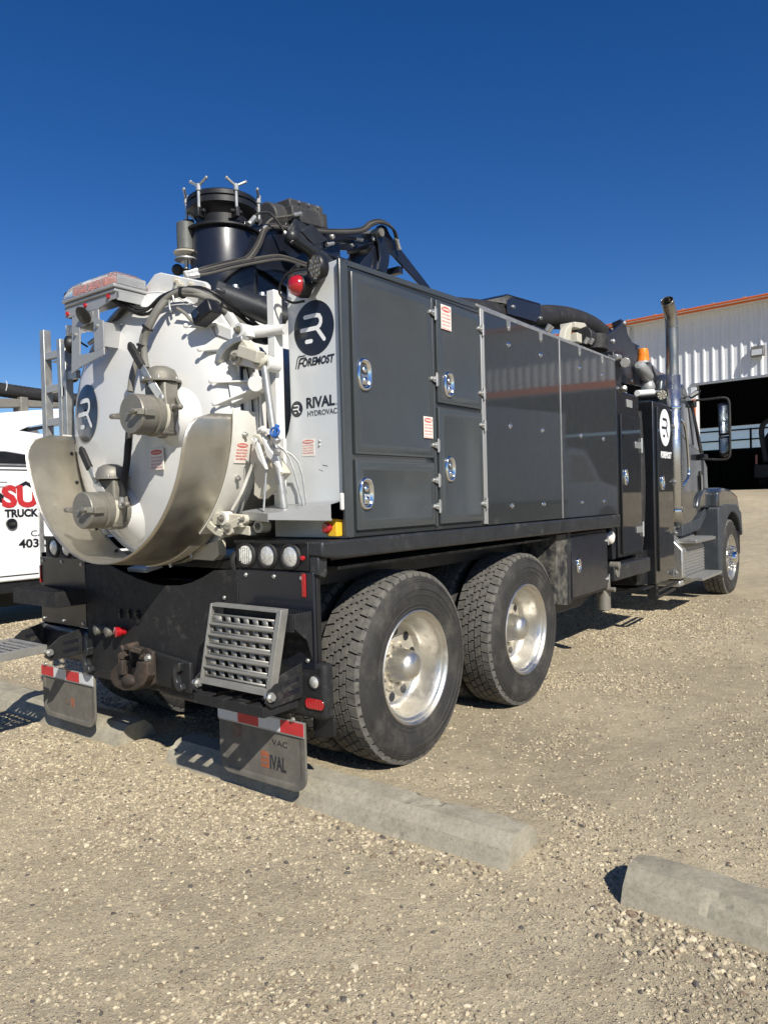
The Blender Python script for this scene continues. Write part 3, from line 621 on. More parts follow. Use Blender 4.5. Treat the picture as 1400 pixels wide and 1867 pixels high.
def box_truck(x, y, rz):
    t = empty('box_truck', 'tall white box truck parked at the right, reflected in the polished panels', 'truck', loc=(x, y, hz(x, y))); t.rotation_euler = (0, 0, rz)
    def B_(x0, x1, y0, y1, z0, z1, nm, m_, bv=0.02, par=None): mb = MB(); mb.box(x0, x1, y0, y1, z0, z1); return mb.build(nm, m_, par or t, bevel=bv)
    B_(-1.1, 1.1, -3.0, 1.2, 1.0, 2.9, 'cargo_box', 'truckwhite'); B_(-1.12, 1.12, -3.0, 1.2, 0.92, 1.0, 'box_rail', 'black', 0.01)
    mb = MB(); mb.prism([(1.3, 0.45), (1.3, 2.1), (1.5, 2.2), (2.1, 2.15), (2.7, 1.45), (3.6, 1.25), (3.75, 1.0), (3.75, 0.45)], 'x', -1.0, 1.0); mb.build('cab', 'truckwhite', t, bevel=0.06)
    for sx in (-1, 1):
        mb = MB(); mb.prism([(1.5, 1.4), (1.5, 2.0), (2.0, 2.0), (2.5, 1.4)], 'x', sx*1.005, sx*1.012); mb.build('side_window', 'glass', t)
        for y0 in (-2.0, 2.9): mb = MB(); mb.cyl((sx*0.8, y0, 0.42), (sx*1.06, y0, 0.42), 0.42, 24); mb.build('wheel', 'rubber', t, bevel=0.03)
    return t
box_truck(6.9, 11.0, R(12))

# ------------------------------------------------------------------ neighbouring white truck
lt = empty('service_truck', 'white service truck with grey boom and corrugated hose, parked left of the vacuum truck', 'truck')
LX = -5.2
mb = MB(); mb.box(LX-2.2, LX, -2.2, 5.6, 0.56, 1.915); mb.build('body_box', 'truckwhite', lt, bevel=0.02)
mb = MB(); mb.box(LX-2.1, LX-0.04, -2.2, 5.6, 0.42, 0.56); mb.build('sill', 'black', lt, bevel=0.01)
mb = MB(); mb.box(LX-1.0, LX-0.25, -2.0, 5.4, 0.24, 0.42); mb.build('chassis', 'black', lt)
for y0 in (1.30, 3.4):
    mb = MB(); mb.box(LX+0.001, LX+0.02, y0, y0+0.055, 0.57, 1.36); mb.build('door_strip', 'galv', lt, bevel=0.004)
mb = MB(); mb.prism([(-2.2, 1.93), (-2.2, 2.10), (0.95, 2.07), (1.22, 2.03), (1.52, 1.93)], 'x', LX-0.5, LX+0.006); mb.build('dark_top_band', 'black', lt)
mb = MB(); mb.box(LX-0.3, LX+0.02, -2.2, 1.6, 1.915, 1.935); mb.build('top_trim', 'galv', lt)
mb = MB(); mb.prism([(-2.2, 2.09), (-2.2, 2.36), (0.8, 2.36), (1.5, 2.30), (1.5, 1.95), (1.22, 2.04), (0.95, 2.075)], 'x', LX-1.6, LX-0.02); mb.build('upper_housing', 'truckwhite', lt, bevel=0.01)
for i in range(2):
    for k in range(5):
        mb = MB(); mb.box(LX+0.0005, LX+0.008, -0.4+0.30*k+0.02, -0.4+0.30*k+0.14, 1.72-0.055*i, 1.728-0.055*i); mb.build('vent_slot', 'silver', lt)
for z in (1.86, 0.62):
    mb = MB(); mb.box(LX+0.0005, LX+0.006, -2.0, 1.28, z, z+0.012); mb.build('door_gap', 'black', lt)
mb = MB(); mb.box(LX+0.0005, LX+0.006, 0.40, 0.412, 0.63, 1.86); mb.build('door_gap', 'black', lt)
fit_text('company_letters', 'SU', 0.87, 1.30, 1.440, 0.235, 'x', LX+0.006, 'redtape', lt, bold=0.016)
mb = MB(); f = lambda pts: mb.prism(pts, 'x', LX+0.002, LX+0.004)
f([(1.02, 1.66), (1.16, 1.735), (1.30, 1.66), (1.25, 1.64), (1.16, 1.69), (1.07, 1.64)]); f([(0.80, 1.50), (0.86, 1.60), (0.90, 1.56), (0.88, 1.48)]); mb.build('mountain_mark', 'ink', lt)
fit_text('company_word', 'TRUCK', 0.90, 1.30, 1.315, 0.085, 'x', LX+0.004, 'ink', lt, bold=0.006)
fit_text('phone_word', 'CA', 1.20, 1.37, 1.075, 0.07, 'x', LX+0.004, 'ink', lt)
fit_text('phone_number', '403-3', 1.05, 1.43, 0.945, 0.098, 'x', LX+0.004, 'ink', lt, bold=0.004)
mb = MB(); mb.cyl((LX, 0.97, 1.235), (LX+0.03, 0.97, 1.235), 0.062, 24); hb = mb.build('paddle_latch', 'black_gloss', lt)
mb = MB(); mb.box(LX+0.03, LX+0.04, 0.94, 1.0, 1.215, 1.25); mb.build('latch_handle', 'chrome', hb)
# white boom with strut, beam and hose above the body
BX = LX-0.25
mb = MB(); mb.prism([(1.002, 2.553), (1.403, 2.617), (1.863, 2.683), (1.865, 2.521), (1.334, 2.404), (1.251, 2.365), (0.992, 2.252)]+[(-1.5, 2.02), (-1.5, 2.60)], 'x', BX-0.4, BX); bo = mb.build('white_boom', 'truckwhite', lt, bevel=0.012)
mb = MB(); mb.prism([(1.340, 2.397), (1.864, 2.507), (1.863, 2.479), (1.380, 2.359)], 'x', BX-0.38, BX-0.02); mb.build('boom_underside', 'black', lt)
mb = MB(); mb.prism([(1.258, 2.352), (1.373, 2.359), (1.363, 2.062), (1.253, 2.005)], 'x', BX-0.3, BX-0.1); mb.build('boom_rest', 'truckwhite', lt, bevel=0.01)
mb = MB(); mb.prism([(1.423, 2.403), (1.500, 2.421), (1.642, 2.209), (1.556, 2.191)], 'x', BX-0.28, BX-0.12); mb.build('boom_brace', 'truckwhite', lt)
mb = MB(); mb.prism([(1.080, 2.758), (1.279, 2.770), (1.861, 2.775), (1.936, 2.781), (1.934, 2.717), (1.483, 2.686), (1.076, 2.645)]+[(-1.5, 2.55), (-1.5, 2.72)], 'x', BX-0.36, BX-0.2); mb.build('dusty_beam', 'castalu', lt, bevel=0.01)
for px in (-0.4, 0.75, 1.35):
    mb = MB(); mb.box(BX-0.38, BX-0.18, px, px+0.10, 2.40, 2.80); mb.build('beam_clamp', 'castalu', lt, bevel=0.008)
mb = MB(); mb.tube([(BX-0.3, -3.0, 2.93), (BX-0.3, -1, 2.92), (BX-0.3, 0.5, 2.905), (BX-0.3, 1.6, 2.86), (BX-0.3, 3.0, 2.82)], 0.085, 14, rib=0.03); hs = mb.build('corrugated_hose', 'hose', lt, angle=60)
for y0 in (0.98, 1.20):
    mb = MB(); mb.tube([(BX-0.3+0.09*math.cos(a), y0+0.02*a, 2.90+0.09*math.sin(a)) for a in [k*0.5-0.8 for k in range(8)]], 0.004, 6, smooth=2); mb.build('paint_scratch', 'vinylwhite', hs)
fit_text('badge_word', 'MMIT', 0.72, 0.98, 2.335, 0.05, 'x', BX+0.006, 'redtape', lt, bold=0.003)
mb = MB(); mb.box(BX, BX+0.003, 0.66, 1.00, 2.30, 2.40); mb.build('badge', 'vinylwhite', lt, label='small white badge with red letters')
for y0 in (-1.3, 4.4):
    w = empty('wheel', parent=lt); mb = MB(); mb.cyl((LX-0.35, y0, 0.5), (LX-0.08, y0, 0.5), 0.5, 32); mb.build('tyre', 'rubber', w, bevel=0.05)
    mb = MB(); mb.cyl((LX-0.3, y0, 0.5), (LX-0.06, y0, 0.5), 0.27, 24); mb.build('rim', 'rimdisc', w)

# ================================================================== the vacuum truck
vt = empty('vacuum_truck', 'dark grey vacuum excavation truck with white tank door, rooftop boom and side lockers', 'truck')
T = vt
BX1 = 1.27
# ---- chassis
mb = MB()
for s in (-1, 1): mb.box(s*0.43-0.045, s*0.43+0.045, -0.70, 8.3, 0.72, 1.0)
mb.build('chassis_rail', 'black', T, bevel=0.006)
for y in (0, 1.32):
    mb = MB(); mb.cyl((-0.85, y, 0.505), (0.85, y, 0.505), 0.065, 16); mb.ball((0, y, 0.52), 0.2, 18); mb.build('axle', 'black', T)
mb = MB(); mb.cyl((-0.9, 7.52, 0.47), (0.9, 7.52, 0.47), 0.05, 12); mb.build('axle', 'black', T)
mb = MB(); mb.box(-1.1, 0.95, -0.60, 3.0, 0.99, 1.10); mb.build('subframe', 'black', T)
mb = MB(); mb.box(0.56, 1.17, -0.60, 2.0, 1.085, 1.10); mb.build('wheel_guard_sheet', 'splash', T)
mb = MB(); mb.prism([(1.74, 0.62), (2.0, 0.58), (2.0, 1.12), (1.80, 1.12)], 'x', 0.35, 1.215); mb.build('splash_panel', 'splash', T, label='sheet behind the tandem wheels sprayed with dried mud')
mb = MB(); mb.box(-1.20, 0.9, 2.3, 3.0, 0.72, 1.0); mb.build('cross_tank', 'black', T)
mb = MB(); mb.box(-0.9, 0.9, -0.60, 6.8, 0.98, 1.06); mb.build('underbody', 'black', T)

# ---- wheels
def wheel(x, y, side, steer=False, tread=True, first=[]):
    """one wheel standing with its rim lip on the plane x, facing side (+1 right, -1 left)"""
    W = 0.275; w = empty('wheel', parent=T, loc=(x, y, 0.505)); S = side
    key = (steer, tread)
    for k, parts in first:
        if k == key:
            w.rotation_euler = (0.35*y, 0, 0 if S > 0 else PI)
            for (nm, me) in parts:
                o = bpy.data.objects.new(nm, me); COL.objects.link(o); o.parent = w
            return w
    R0 = 0.519; d = (1, 0, 0); parts = []
    prof = [(0.292, -W+0.02), (0.33, -W-0.0), (0.42, -W-0.012), (0.478, -W-0.0), (0.497, -W+0.022), (0.5035, -W*0.5), (0.497, -0.022),
            (0.492, -0.010), (0.484, -0.003), (0.472, 0.004), (0.470, 0.0015), (0.462, 0.007), (0.459, 0.0045), (0.450, 0.011), (0.42, 0.016), (0.417, 0.0125), (0.390, 0.013), (0.387, 0.010), (0.345, 0.004), (0.342, 0.0065), (0.325, 0.001), (0.318, 0.004), (0.306, -0.004), (0.300, -0.012)]
    mb = MB(); mb.lathe((0, 0, 0), d, prof, 96); mb.f = [f for f in mb.f if len(f) < 60]; nl = len(mb.f)
    rows = [(-0.2325, 0.048, 0), (-0.184, 0.0385, 1), (-0.1375, 0.0385, 0), (-0.091, 0.0385, 1), (-0.0425, 0.048, 0)]
    if steer: rows = [(-0.232, 0.055, 0), (-0.170, 0.052, 1), (-0.105, 0.052, 0), (-0.043, 0.055, 1)]
    if tread:
        N = 50 if not steer else 34; ht = 0.0165
        for (cx, cw, ph) in rows:
            outer = cw > 0.045 and not steer or (steer and cw > 0.053)
            for i in range(N):
                t0 = 2*PI*(i+0.5*ph)/N; dt = 2*PI/N; g = 0.0078/0.51
                hh = dt/2-g/2; b = 0.22*dt
                if outer:
                    sgn = 1 if cx > -0.13 else -1
                    poly = [(-cw/2, -hh), (cw/2, -hh), (cw/2, hh), (-cw/2, hh)]
                    poly = [(u, v+(b*0.35 if (u*sgn > 0) else -b*0.35)) for u, v in poly]
                else:
                    poly = [(-cw/2, -hh+b*0.3), (0, -hh-b*0.7), (cw/2, -hh+b*0.3), (cw/2, hh-b*0.3), (0, hh+b*0.7), (-cw/2, hh-b*0.3)]
                    poly = [(-cw/2, -hh+b*0.5), (-cw*0.15, -hh+b*0.5), (cw*0.15, -hh-b*0.5), (cw/2, -hh-b*0.5), (cw/2, hh-b*0.5), (cw*0.15, hh-b*0.5), (-cw*0.15, hh+b*0.5), (-cw/2, hh+b*0.5)]
                jr = random.uniform(-0.0012, 0.0008)
                def P(u, v, r): return (cx+u, r*math.cos(t0+v), r*math.sin(t0+v))
                def top(u): 
                    e = abs(cx+u+W/2)/(W/2); return R0+0.002-0.0105*e**3+jr
                vs = [P(u, v, top(u)-ht-0.006) for u, v in poly]+[P(u*0.96, v*0.97, top(u)) for u, v in poly]
                n = len(poly)
                mb.add(vs, [tuple(range(n, 2*n))]+[(k, (k+1) % n, n+(k+1) % n, n+k) for k in range(n)])
                if outer:      # shoulder lug running down the sidewall edge
                    sg = 1 if cx > -0.13 else -1; xo = cx+sg*cw/2
                    q = [(xo, -hh*0.9, top(sg*cw/2)-0.0005), (xo, hh*0.9, top(sg*cw/2)-0.0005), (xo+sg*0.011, hh*0.82, 0.490), (xo+sg*0.011, -hh*0.82, 0.490)]
                    q2 = [(a-sg*0.012, v, r-0.014) for a, v, r in q]
                    vs = [(a, r*math.cos(t0+v), r*math.sin(t0+v)) for a, v, r in q+q2]
                    mb.add(vs, [(0, 1, 2, 3), (0, 4, 5, 1), (1, 5, 6, 2), (2, 6, 7, 3), (3, 7, 4, 0)])
    o = mb.build('tyre', ['rubber', 'tread'], w, angle=30); me = o.data
    for p in me.polygons:
        if p.index >= nl: p.material_index = 1
    parts.append(('tyre', me))
    if steer:
        rp = [(0.306, -0.004), (0.309, 0.003), (0.303, 0.006), (0.292, -0.002), (0.286, -0.016), (0.268, -0.020), (0.258, -0.030), (0.246, -0.050), (0.225, -0.056), (0.150, -0.030), (0.144, -0.018), (0.0, -0.018)]
    else:
        rp = [(0.306, -0.006), (0.309, 0.001), (0.303, 0.005), (0.293, -0.001), (0.287, -0.014), (0.276, -0.018), (0.268, -0.026), (0.262, -0.055), (0.250, -0.085), (0.243, -0.125), (0.232, -0.150), (0.215, -0.160)]
    mb = MB(); mb.lathe((0, 0, 0), d, rp+([] if steer else [(0.18, -0.163)]), 72, closed=False); mb.f = [f for f in mb.f if len(f) < 60]
    o = mb.build('rim', 'rimal', w, angle=40); parts.append(('rim', o.data))
    xd = -0.03 if steer else -0.163
    if not steer:
        mb = MB(); mb.lathe((0, 0, 0), d, [(0.218, -0.1605), (0.15, -0.165), (0.148, -0.150), (0.140, -0.146), (0.0, -0.146)], 48); o = mb.build('wheel_disc', 'rimdisc', w); parts.append(('wheel_disc', o.data))
        mb = MB(); mb.lathe((0, 0, 0), d, [(0.098, -0.15), (0.096, -0.125), (0.09, -0.10), (0.086, -0.06)], 36); mb.lathe((0, 0, 0), d, [(0.086, -0.0601), (0.083, -0.04), (0.072, -0.022), (0.05, -0.008), (0.025, -0.002), (0, 0.0)], 36); o = mb.build('hub_cap', 'rimal', w); parts.append(('hub_cap', o.data))
        mb = MB()
        for i in range(10):
            t = 2*PI*i/10+0.2; c = (-0.1600, 0.182*math.cos(t), 0.182*math.sin(t)); mb = MB(); mb.cyl(c, (-0.1585, c[1], c[2]), 0.026, 18); o = mb.build('dark_hole_disc', 'ink', w); parts.append(('dark_hole_disc', o.data))  # flat black discs stand for the shade inside open hand holes
        mb = MB()
        for i in range(10):
            t = 2*PI*(i+0.5)/10+0.2; c = (-0.15, 0.118*math.cos(t), 0.118*math.sin(t)); mb = MB(); mb.bolt(c, d, 0.013, 0.02); o = mb.build('lug_nut', 'rimdisc', w); parts.append(('lug_nut', o.data))
    else:
        mb = MB(); mb.lathe((0, 0, 0), d, [(0.085, -0.02), (0.083, 0.05), (0.07, 0.075), (0.0, 0.08)], 30); o = mb.build('hub_cap', 'chrome', w); parts.append(('hub_cap', o.data))
        mb = MB()
        for i in range(10):
            t = 2*PI*(i+0.5)/10; c = Vector((-0.025, 0.142*math.cos(t), 0.142*math.sin(t))); mb = MB(); mb.cyl(c, c+Vector((0.03, 0, 0)), 0.024, 6); mb.cyl(c+Vector((0.03, 0, 0)), c+Vector((0.075, 0, 0)), 0.017, 12, r2=0.010); o = mb.build('lug_nut', 'chrome', w); parts.append(('lug_nut', o.data))
    first.append((key, parts))
    w.rotation_euler = (0.35*y, 0, 0 if S > 0 else PI)
    return w
for y in (0.0, 1.32):
    wheel(1.20, y, 1)
    wheel(0.87-0.275, y, -1)          # inner dual faces the other way
    wheel(-1.20, y, -1); wheel(-0.87+0.275, y, 1)
wheel(1.187, 7.53, 1, steer=True); wheel(-1.187, 7.53, -1, steer=True)

# ---- deck rail and rear deck corner
mb = MB(); mb.prism([(-0.835, 1.235), (-0.835, 1.165), (-0.70, 1.150), (2.955, 1.130), (2.955, 1.235)], 'x', 1.18, 1.288)
mb.build('deck_rail', 'deck', T, bevel=0.012, label='worn black rail running under the lockers')
mb = MB(); mb.box(0.80, 1.18, -0.66, 2.95, 1.135, 1.215); mb.build('deck_plate', 'black', T)
mb = MB(); mb.box(-1.22, -0.80, -0.66, 2.95, 1.135, 1.215); mb.build('deck_plate', 'black', T)
mb = MB(); mb.box(0.725, 1.18, -0.835, -0.62, 1.205, 1.235); mb.build('deck_corner', 'black', T, bevel=0.006)

# ---- side locker body
CAB = dict(x0=0.93, x1=1.262)
mb = MB(); mb.box(0.95, 1.262, -0.625, 2.935, 1.238, 2.515)
mb.build('locker_body', 'panel', T, bevel=0.006)
mb = MB(); mb.box(0.93, 1.262, -0.632, 0.70, 2.515, 2.535); mb.build('locker_top', 'door', T, bevel=0.004)
# the upper frame strip left visible round the doors, doors proud of it
mb = MB(); mb.prism([(-0.625, 2.533), (0.671, 2.570), (0.670, 2.537), (-0.579, 2.509)], 'x', 1.2625, 1.268); mb.build('top_frame', 'door', T, bevel=0.002)
mb = MB(); mb.box(1.2625, 1.268, -0.632, -0.585, 1.24, 2.525); mb.build('corner_post', 'door', T, bevel=0.003)
def door(name, y0, y1, z0, z1, t=0.022, frame=0.028):
    mb = MB(); X = 1.2625
    mb.box(X, X+t-0.006, y0, y1, z0, z1)
    o = mb.build(name, 'door', T, bevel=0.003)
    # pan-formed face: raised inner field with a soft edge
    m2 = MB(); a = [(X+t-0.0059, y0+0.012, z0+0.012), (X+t-0.0059, y1-0.012, z0+0.012), (X+t-0.0059, y1-0.012, z1-0.012), (X+t-0.0059, y0+0.012, z1-0.012)]
    b = [(X+t-0.0035, y0+frame*0.6, z0+frame*0.6), (X+t-0.0035, y1-frame*0.6, z0+frame*0.6), (X+t-0.0035, y1-frame*0.6, z1-frame*0.6), (X+t-0.0035, y0+frame*0.6, z1-frame*0.6)]
    c = [(X+t-0.003, y0+frame+0.018, z0+frame+0.018), (X+t-0.003, y1-frame-0.018, z0+frame+0.018), (X+t-0.003, y1-frame-0.018, z1-frame-0.018), (X+t-0.003, y0+frame+0.018, z1-frame-0.018)]
    e = [(X+t-0.0045, *p[1:]) for p in [(0, y0+frame+0.022, z0+frame+0.022), (0, y1-frame-0.022, z0+frame+0.022), (0, y1-frame-0.022, z1-frame-0.022), (0, y0+frame+0.022, z1-frame-0.022)]]
    m2.add(a+b+c+e, [(i, (i+1) % 4, 4+(i+1) % 4, 4+i) for i in range(4)]+[(4+i, 4+(i+1) % 4, 8+(i+1) % 4, 8+i) for i in range(4)]+[(8+i, 8+(i+1) % 4, 12+(i+1) % 4, 12+i) for i in range(4)]+[(12, 13, 14, 15)])
    m2.build('door_pan', 'door', o, fix=False, angle=60)
    return o
d1 = door('locker_door', -0.572, 0.098, 1.632, 2.488)
d2 = door('locker_door', -0.572, 0.098, 1.272, 1.606)
d3 = door('locker_door', 0.152, 0.632, 1.938, 2.498)
d4 = door('locker_door', 0.152, 0.632, 1.272, 1.912)
for (y, z0, z1, mt) in ((0.118, 1.26, 2.50, 'door'), (0.650, 1.25, 2.545, 'silver')):
    mb = MB(); mb.box(1.2625, 1.276, y-0.010, y+0.012, z0, z1); mb.build('hinge_post', mt, T, bevel=0.003)
def latch(parent, y, z, s=1.0, X=1.281, w=0.052, h=0.078):
    """chromed paddle latch: rounded bezel, dished cup and T handle"""
    n = 28
    def sup(a, b, k=2.6): return [(math.copysign(abs(math.cos(2*PI*i/n))**(2/k), math.cos(2*PI*i/n))*a, math.copysign(abs(math.sin(2*PI*i/n))**(2/k), math.sin(2*PI*i/n))*b) for i in range(n)]
    mb = MB(); V = []
    for (a, b, hh) in ((w, h, 0), (w*0.97, h*0.98, 0.010), (w*0.86, h*0.9, 0.014), (w*0.72, h*0.78, 0.010), (w*0.62, h*0.7, -0.004), (w*0.3, h*0.35, -0.010)):
        V += [(X+hh*s, y+u*s, z+v*s) for u, v in sup(a, b)]
    F = [(j*n+i, j*n+(i+1) % n, (j+1)*n+(i+1) % n, (j+1)*n+i) for j in range(5) for i in range(n)]+[tuple(5*n+i for i in range(n))]
    mb.add(V, F); o = mb.build('paddle_latch', 'chrome', parent, angle=80)
    mb = MB(); mb.ball((X+0.004*s, y, z+0.022*s), 0.016*s, 14, sx=0.6); mb.box(X-0.004, X+0.010*s, y-0.022*s, y+0.022*s, z-0.05*s, z-0.002*s); mb.ball((X+0.008*s, y, z-0.03*s), 0.018*s, 12, sx=0.5); mb.build('latch_handle', 'chrome', o, bevel=0.004)
    return o
latch(d1, -0.50, 2.012); latch(d2, -0.508, 1.445); latch(d3, 0.255, 2.045, 0.92); latch(d4, 0.250, 1.575, 0.92)
def hinge(parent, y, z, X=1.281):
    mb = MB(); mb.prism([(y-0.060, z-0.007), (y-0.055, z+0.009), (y-0.02, z+0.016), (y-0.004, z+0.02), (y-0.004, z-0.02), (y-0.02, z-0.016)], 'x', X, X+0.008)
    mb.cyl((X+0.006, y, z-0.038), (X+0.006, y, z+0.036), 0.0065, 10); mb.box(X-0.002, X+0.008, y, y+0.018, z-0.030, z+0.030)
    mb.bolt((X+0.008, y-0.045, z), (1, 0, 0), 0.006, 0.006); mb.bolt((X+0.008, y-0.022, z), (1, 0, 0), 0.006, 0.006)
    return mb.build('hinge', 'galv', parent, bevel=0.0015)
for z in (2.418, 2.059, 1.701): hinge(d1, 0.128, z)
for z in (1.511, 1.370): hinge(d2, 0.128, z)
for z in (2.416, 2.033): hinge(d3, 0.648, z)
for z in (1.843, 1.375): hinge(d4, 0.648, z)
warning(d3, 'x', 1.2855, 0.185, 0.29, 2.345, 2.480, lines=('DO NOT OPERATE', 'WITHOUT READING', 'OPERATOR MANUAL', 'AND SAFETY', 'DECALS'))
warning(d1, 'x', 1.2855, -0.01, 0.078, 1.735, 1.850, lines=('DO NOT OPERATE', 'WITHOUT READING', 'OPERATOR MANUAL', 'AND SAFETY', 'DECALS'))
# two big polished panels with button bolts
for (y0, y1) in ((0.682, 1.782), (1.802, 2.938)):
    mb = MB(); mb.box(1.2625, 1.272, y0, y1, 1.243, 2.535); o = mb.build('side_panel', 'panel', T, bevel=0.002, label='large polished dark side panel held by button bolts')
    ys_ = (1.005, 1.478) if y0 < 1 else (2.162, 2.632)
    for y in ys_:
        for z in (2.382, 1.862, 1.352): mb = MB(); mb.lathe((1.272, y, z), (1, 0, 0), [(0.019, 0), (0.018, 0.003), (0.011, 0.004), (0.010, 0.010), (0, 0.012)], 14); mb.build('panel_bolt', 'chrome', o)
    for y in ys_:
        mb = MB(); mb.prism([(y-0.024, 2.500), (y-0.012, 2.470), (y+0.012, 2.470), (y+0.024, 2.500), (y+0.024, 2.538), (y-0.024, 2.538)], 'x', 1.272, 1.276); mb.bolt((1.276, y, 2.487), (1, 0, 0), 0.006, 0.006); mb.build('panel_clip', 'galv', o)
mb = MB(); mb.prism([(0.665, 2.46), (0.682, 2.47), (0.682, 2.535), (2.94, 2.535), (2.94, 2.552), (0.68, 2.565), (0.60, 2.565), (0.60, 2.548), (0.665, 2.545)], 'x', 1.255, 1.275); mb.build('top_edge_trim', 'galv', T, bevel=0.002, label='bright metal edge along the panel tops')
mb = MB(); mb.box(1.272, 1.2745, 1.782, 1.802, 1.243, 2.54); mb.build('panel_joint_strip', 'galv', T, bevel=0.001)
mb = MB(); mb.box(1.272, 1.276, 0.664, 0.682, 1.25, 2.54); mb.build('panel_edge_strip', 'silver', T, bevel=0.001)

# ---- white rear panel
RY = -0.640
mb = MB(); mb.prism([(0.925, 2.475), (0.955, 2.508), (1.262, 2.530), (1.262, 1.240), (0.800, 1.240), (0.797, 1.52), (0.815, 1.60), (0.91, 1.765), (0.93, 1.84)], 'y', RY, -0.626)
rp = mb.build('rear_panel', 'panelwhite', T, bevel=0.003, label='silver white rear panel carrying round logo, name and lamps')
mb = MB(); mb.box(1.2625, 1.281, -0.660, -0.636, 1.245, 2.528); mb.build('panel_edge_bar', 'door', T, bevel=0.004)
lc = (1.095, 2.238)
logo(rp, lambda u, v, h: (lc[0]+u, RY-h, lc[1]+v), -1, 0.128, squash=1.02)
lc2 = (0.972, 1.864)
logo(rp, lambda u, v, h: (lc2[0]+u, RY-h, lc2[1]+v), -1, 0.038, squash=1.02)
fit_text('maker_word', 'OREMOST', 1.018, 1.222, 2.063, 0.036, 'y', RY-0.001, 'ink', rp, bold=0.0018, shear=0.25)
mb = MB()
stroke(mb, [(0.973, 2.060), (0.985, 2.105), (0.994, 2.115), (1.034, 2.115)], 0.006, lambda u, v: (u, RY-0.0012, v))
mb.build('maker_initial_stroke', 'ink', rp, fix=False)
mb = MB(); stroke(mb, [(0.990, 2.060), (1.000, 2.096), (1.008, 2.103), (1.040, 2.103)], 0.009, lambda u, v: (u, RY-0.0014, v)); mb.build('maker_initial', 'ink', rp, fix=False)
mb = MB(); stroke(mb, [(1.001, 2.081), (1.022, 2.081)], 0.008, lambda u, v: (u, RY-0.0016, v)); mb.build('maker_initial_bar', 'ink', rp, fix=False)
fit_text('model_word', 'RIVAL', 1.036, 1.216, 1.863, 0.048, 'y', RY-0.001, 'ink', rp, bold=0.0022)
fit_text('model_subtitle', 'HYDROVAC', 1.042, 1.228, 1.822, 0.026, 'y', RY-0.001, 'ink', rp)
fit_text('trademark', 'TM', 1.221, 1.229, 1.863, 0.004, 'y', RY-0.001, 'ink', rp)
warning(rp, 'y', RY-0.0005, 1.000, 1.082, 1.632, 1.715)
for (u, v) in ((1.115, 1.70), (1.113, 1.68)):
    mb = MB(); mb.ball((u, RY, v), 0.007, 10); mb.build('rivet', 'galv', rp)
mb = MB(); stroke(mb, [(1.13, 1.585), (1.155, 1.580), (1.16, 1.578)], 0.003, lambda u, v: (u, RY-0.0006, v)); stroke(mb, [(1.105, 1.565), (1.13, 1.556)], 0.002, lambda u, v: (u, RY-0.0006, v)); mb.build('scuff_mark', 'greyink', rp, fix=False)
# work lamp and red beacon
def lamp(parent, c, d, r, depth, name, body, lensm, cells=False, rim=0.14):
    c = Vector(c); d = Vector(d).normalized()
    mb = MB(); mb.lathe(c, d, [(r*0.55, -depth), (r*0.85, -depth*0.75), (r, -depth*0.25), (r, 0), (r*(1-rim*0.5), 0.006), (r*(1-rim), 0.004), (r*(1-rim), -0.004)], 36); o = mb.build(name, body, parent, angle=40)
    mb = MB(); mb.lathe(c, d, [(r*(1-rim)*1.0, -0.003), (r*0.5, 0.000), (0, 0.001)], 32); l = mb.build('lens', lensm, o)
    if cells:
        Bm = basis(d); mb = MB()
        for q in [(0, 0)]+[(0.46*math.cos(2*PI*i/6), 0.46*math.sin(2*PI*i/6)) for i in range(6)]+[(0.80*math.cos(2*PI*(i+.5)/7), 0.80*math.sin(2*PI*(i+.5)/7)) for i in range(7)]:
            p = c+Bm@Vector((q[0]*r*(1-rim)*0.92, q[1]*r*(1-rim)*0.92, 0.0)); mb.lathe(p, d, [(r*0.165, 0.000), (r*0.15, 0.004), (r*0.08, 0.006), (0, 0.0065)], 12)
        mb.build('led_cell', 'castalu', l)
    return o
wl = lamp(T, (1.220, -0.760, 2.471), (-0.25, -0.95, -0.12), 0.063, 0.055, 'work_lamp', 'black', 'ledlens', cells=True)
mb = MB(); mb.beam((1.17, -0.66, 2.50), (1.10, -0.72, 2.46), 0.02, 0.03); mb.beam((1.18, -0.645, 2.475), (1.135, -0.70, 2.41), 0.035, 0.02); mb.bolt((1.19, -0.66, 2.50), (0, -1, 0), 0.008, 0.012); mb.build('lamp_bracket', 'black', T, bevel=0.002)
rc = Vector((1.078, -0.720, 2.424)); dd = Vector((-0.35, -0.93, -0.02)).normalized()
mb = MB(); mb.lathe(rc-dd*0.05, dd, [(0.052, 0), (0.055, 0.03), (0.052, 0.05)], 30); rb = mb.build('beacon_base', 'black', T)
mb = MB(); mb.lathe(rc-dd*0.005, dd, [(0.049, 0), (0.047, 0.02), (0.036, 0.042), (0.018, 0.052), (0, 0.054)], 30); mb.build('red_lens', 'red', rb)
mb = MB(); mb.tube([(1.16, -0.68, 2.50), (1.06, -0.74, 2.49), (1.02, -0.76, 2.46), (0.985, -0.75, 2.40), (1.03, -0.72, 2.355), (1.08, -0.68, 2.36)], 0.006, 8); mb.build('lamp_cable', 'cable', T); mb = MB(); mb.tube([(0.965, -0.66, 2.50), (1.02, -0.70, 2.505), (1.08, -0.72, 2.52)], 0.012, 8); mb.build('lamp_cable', 'cable', T)
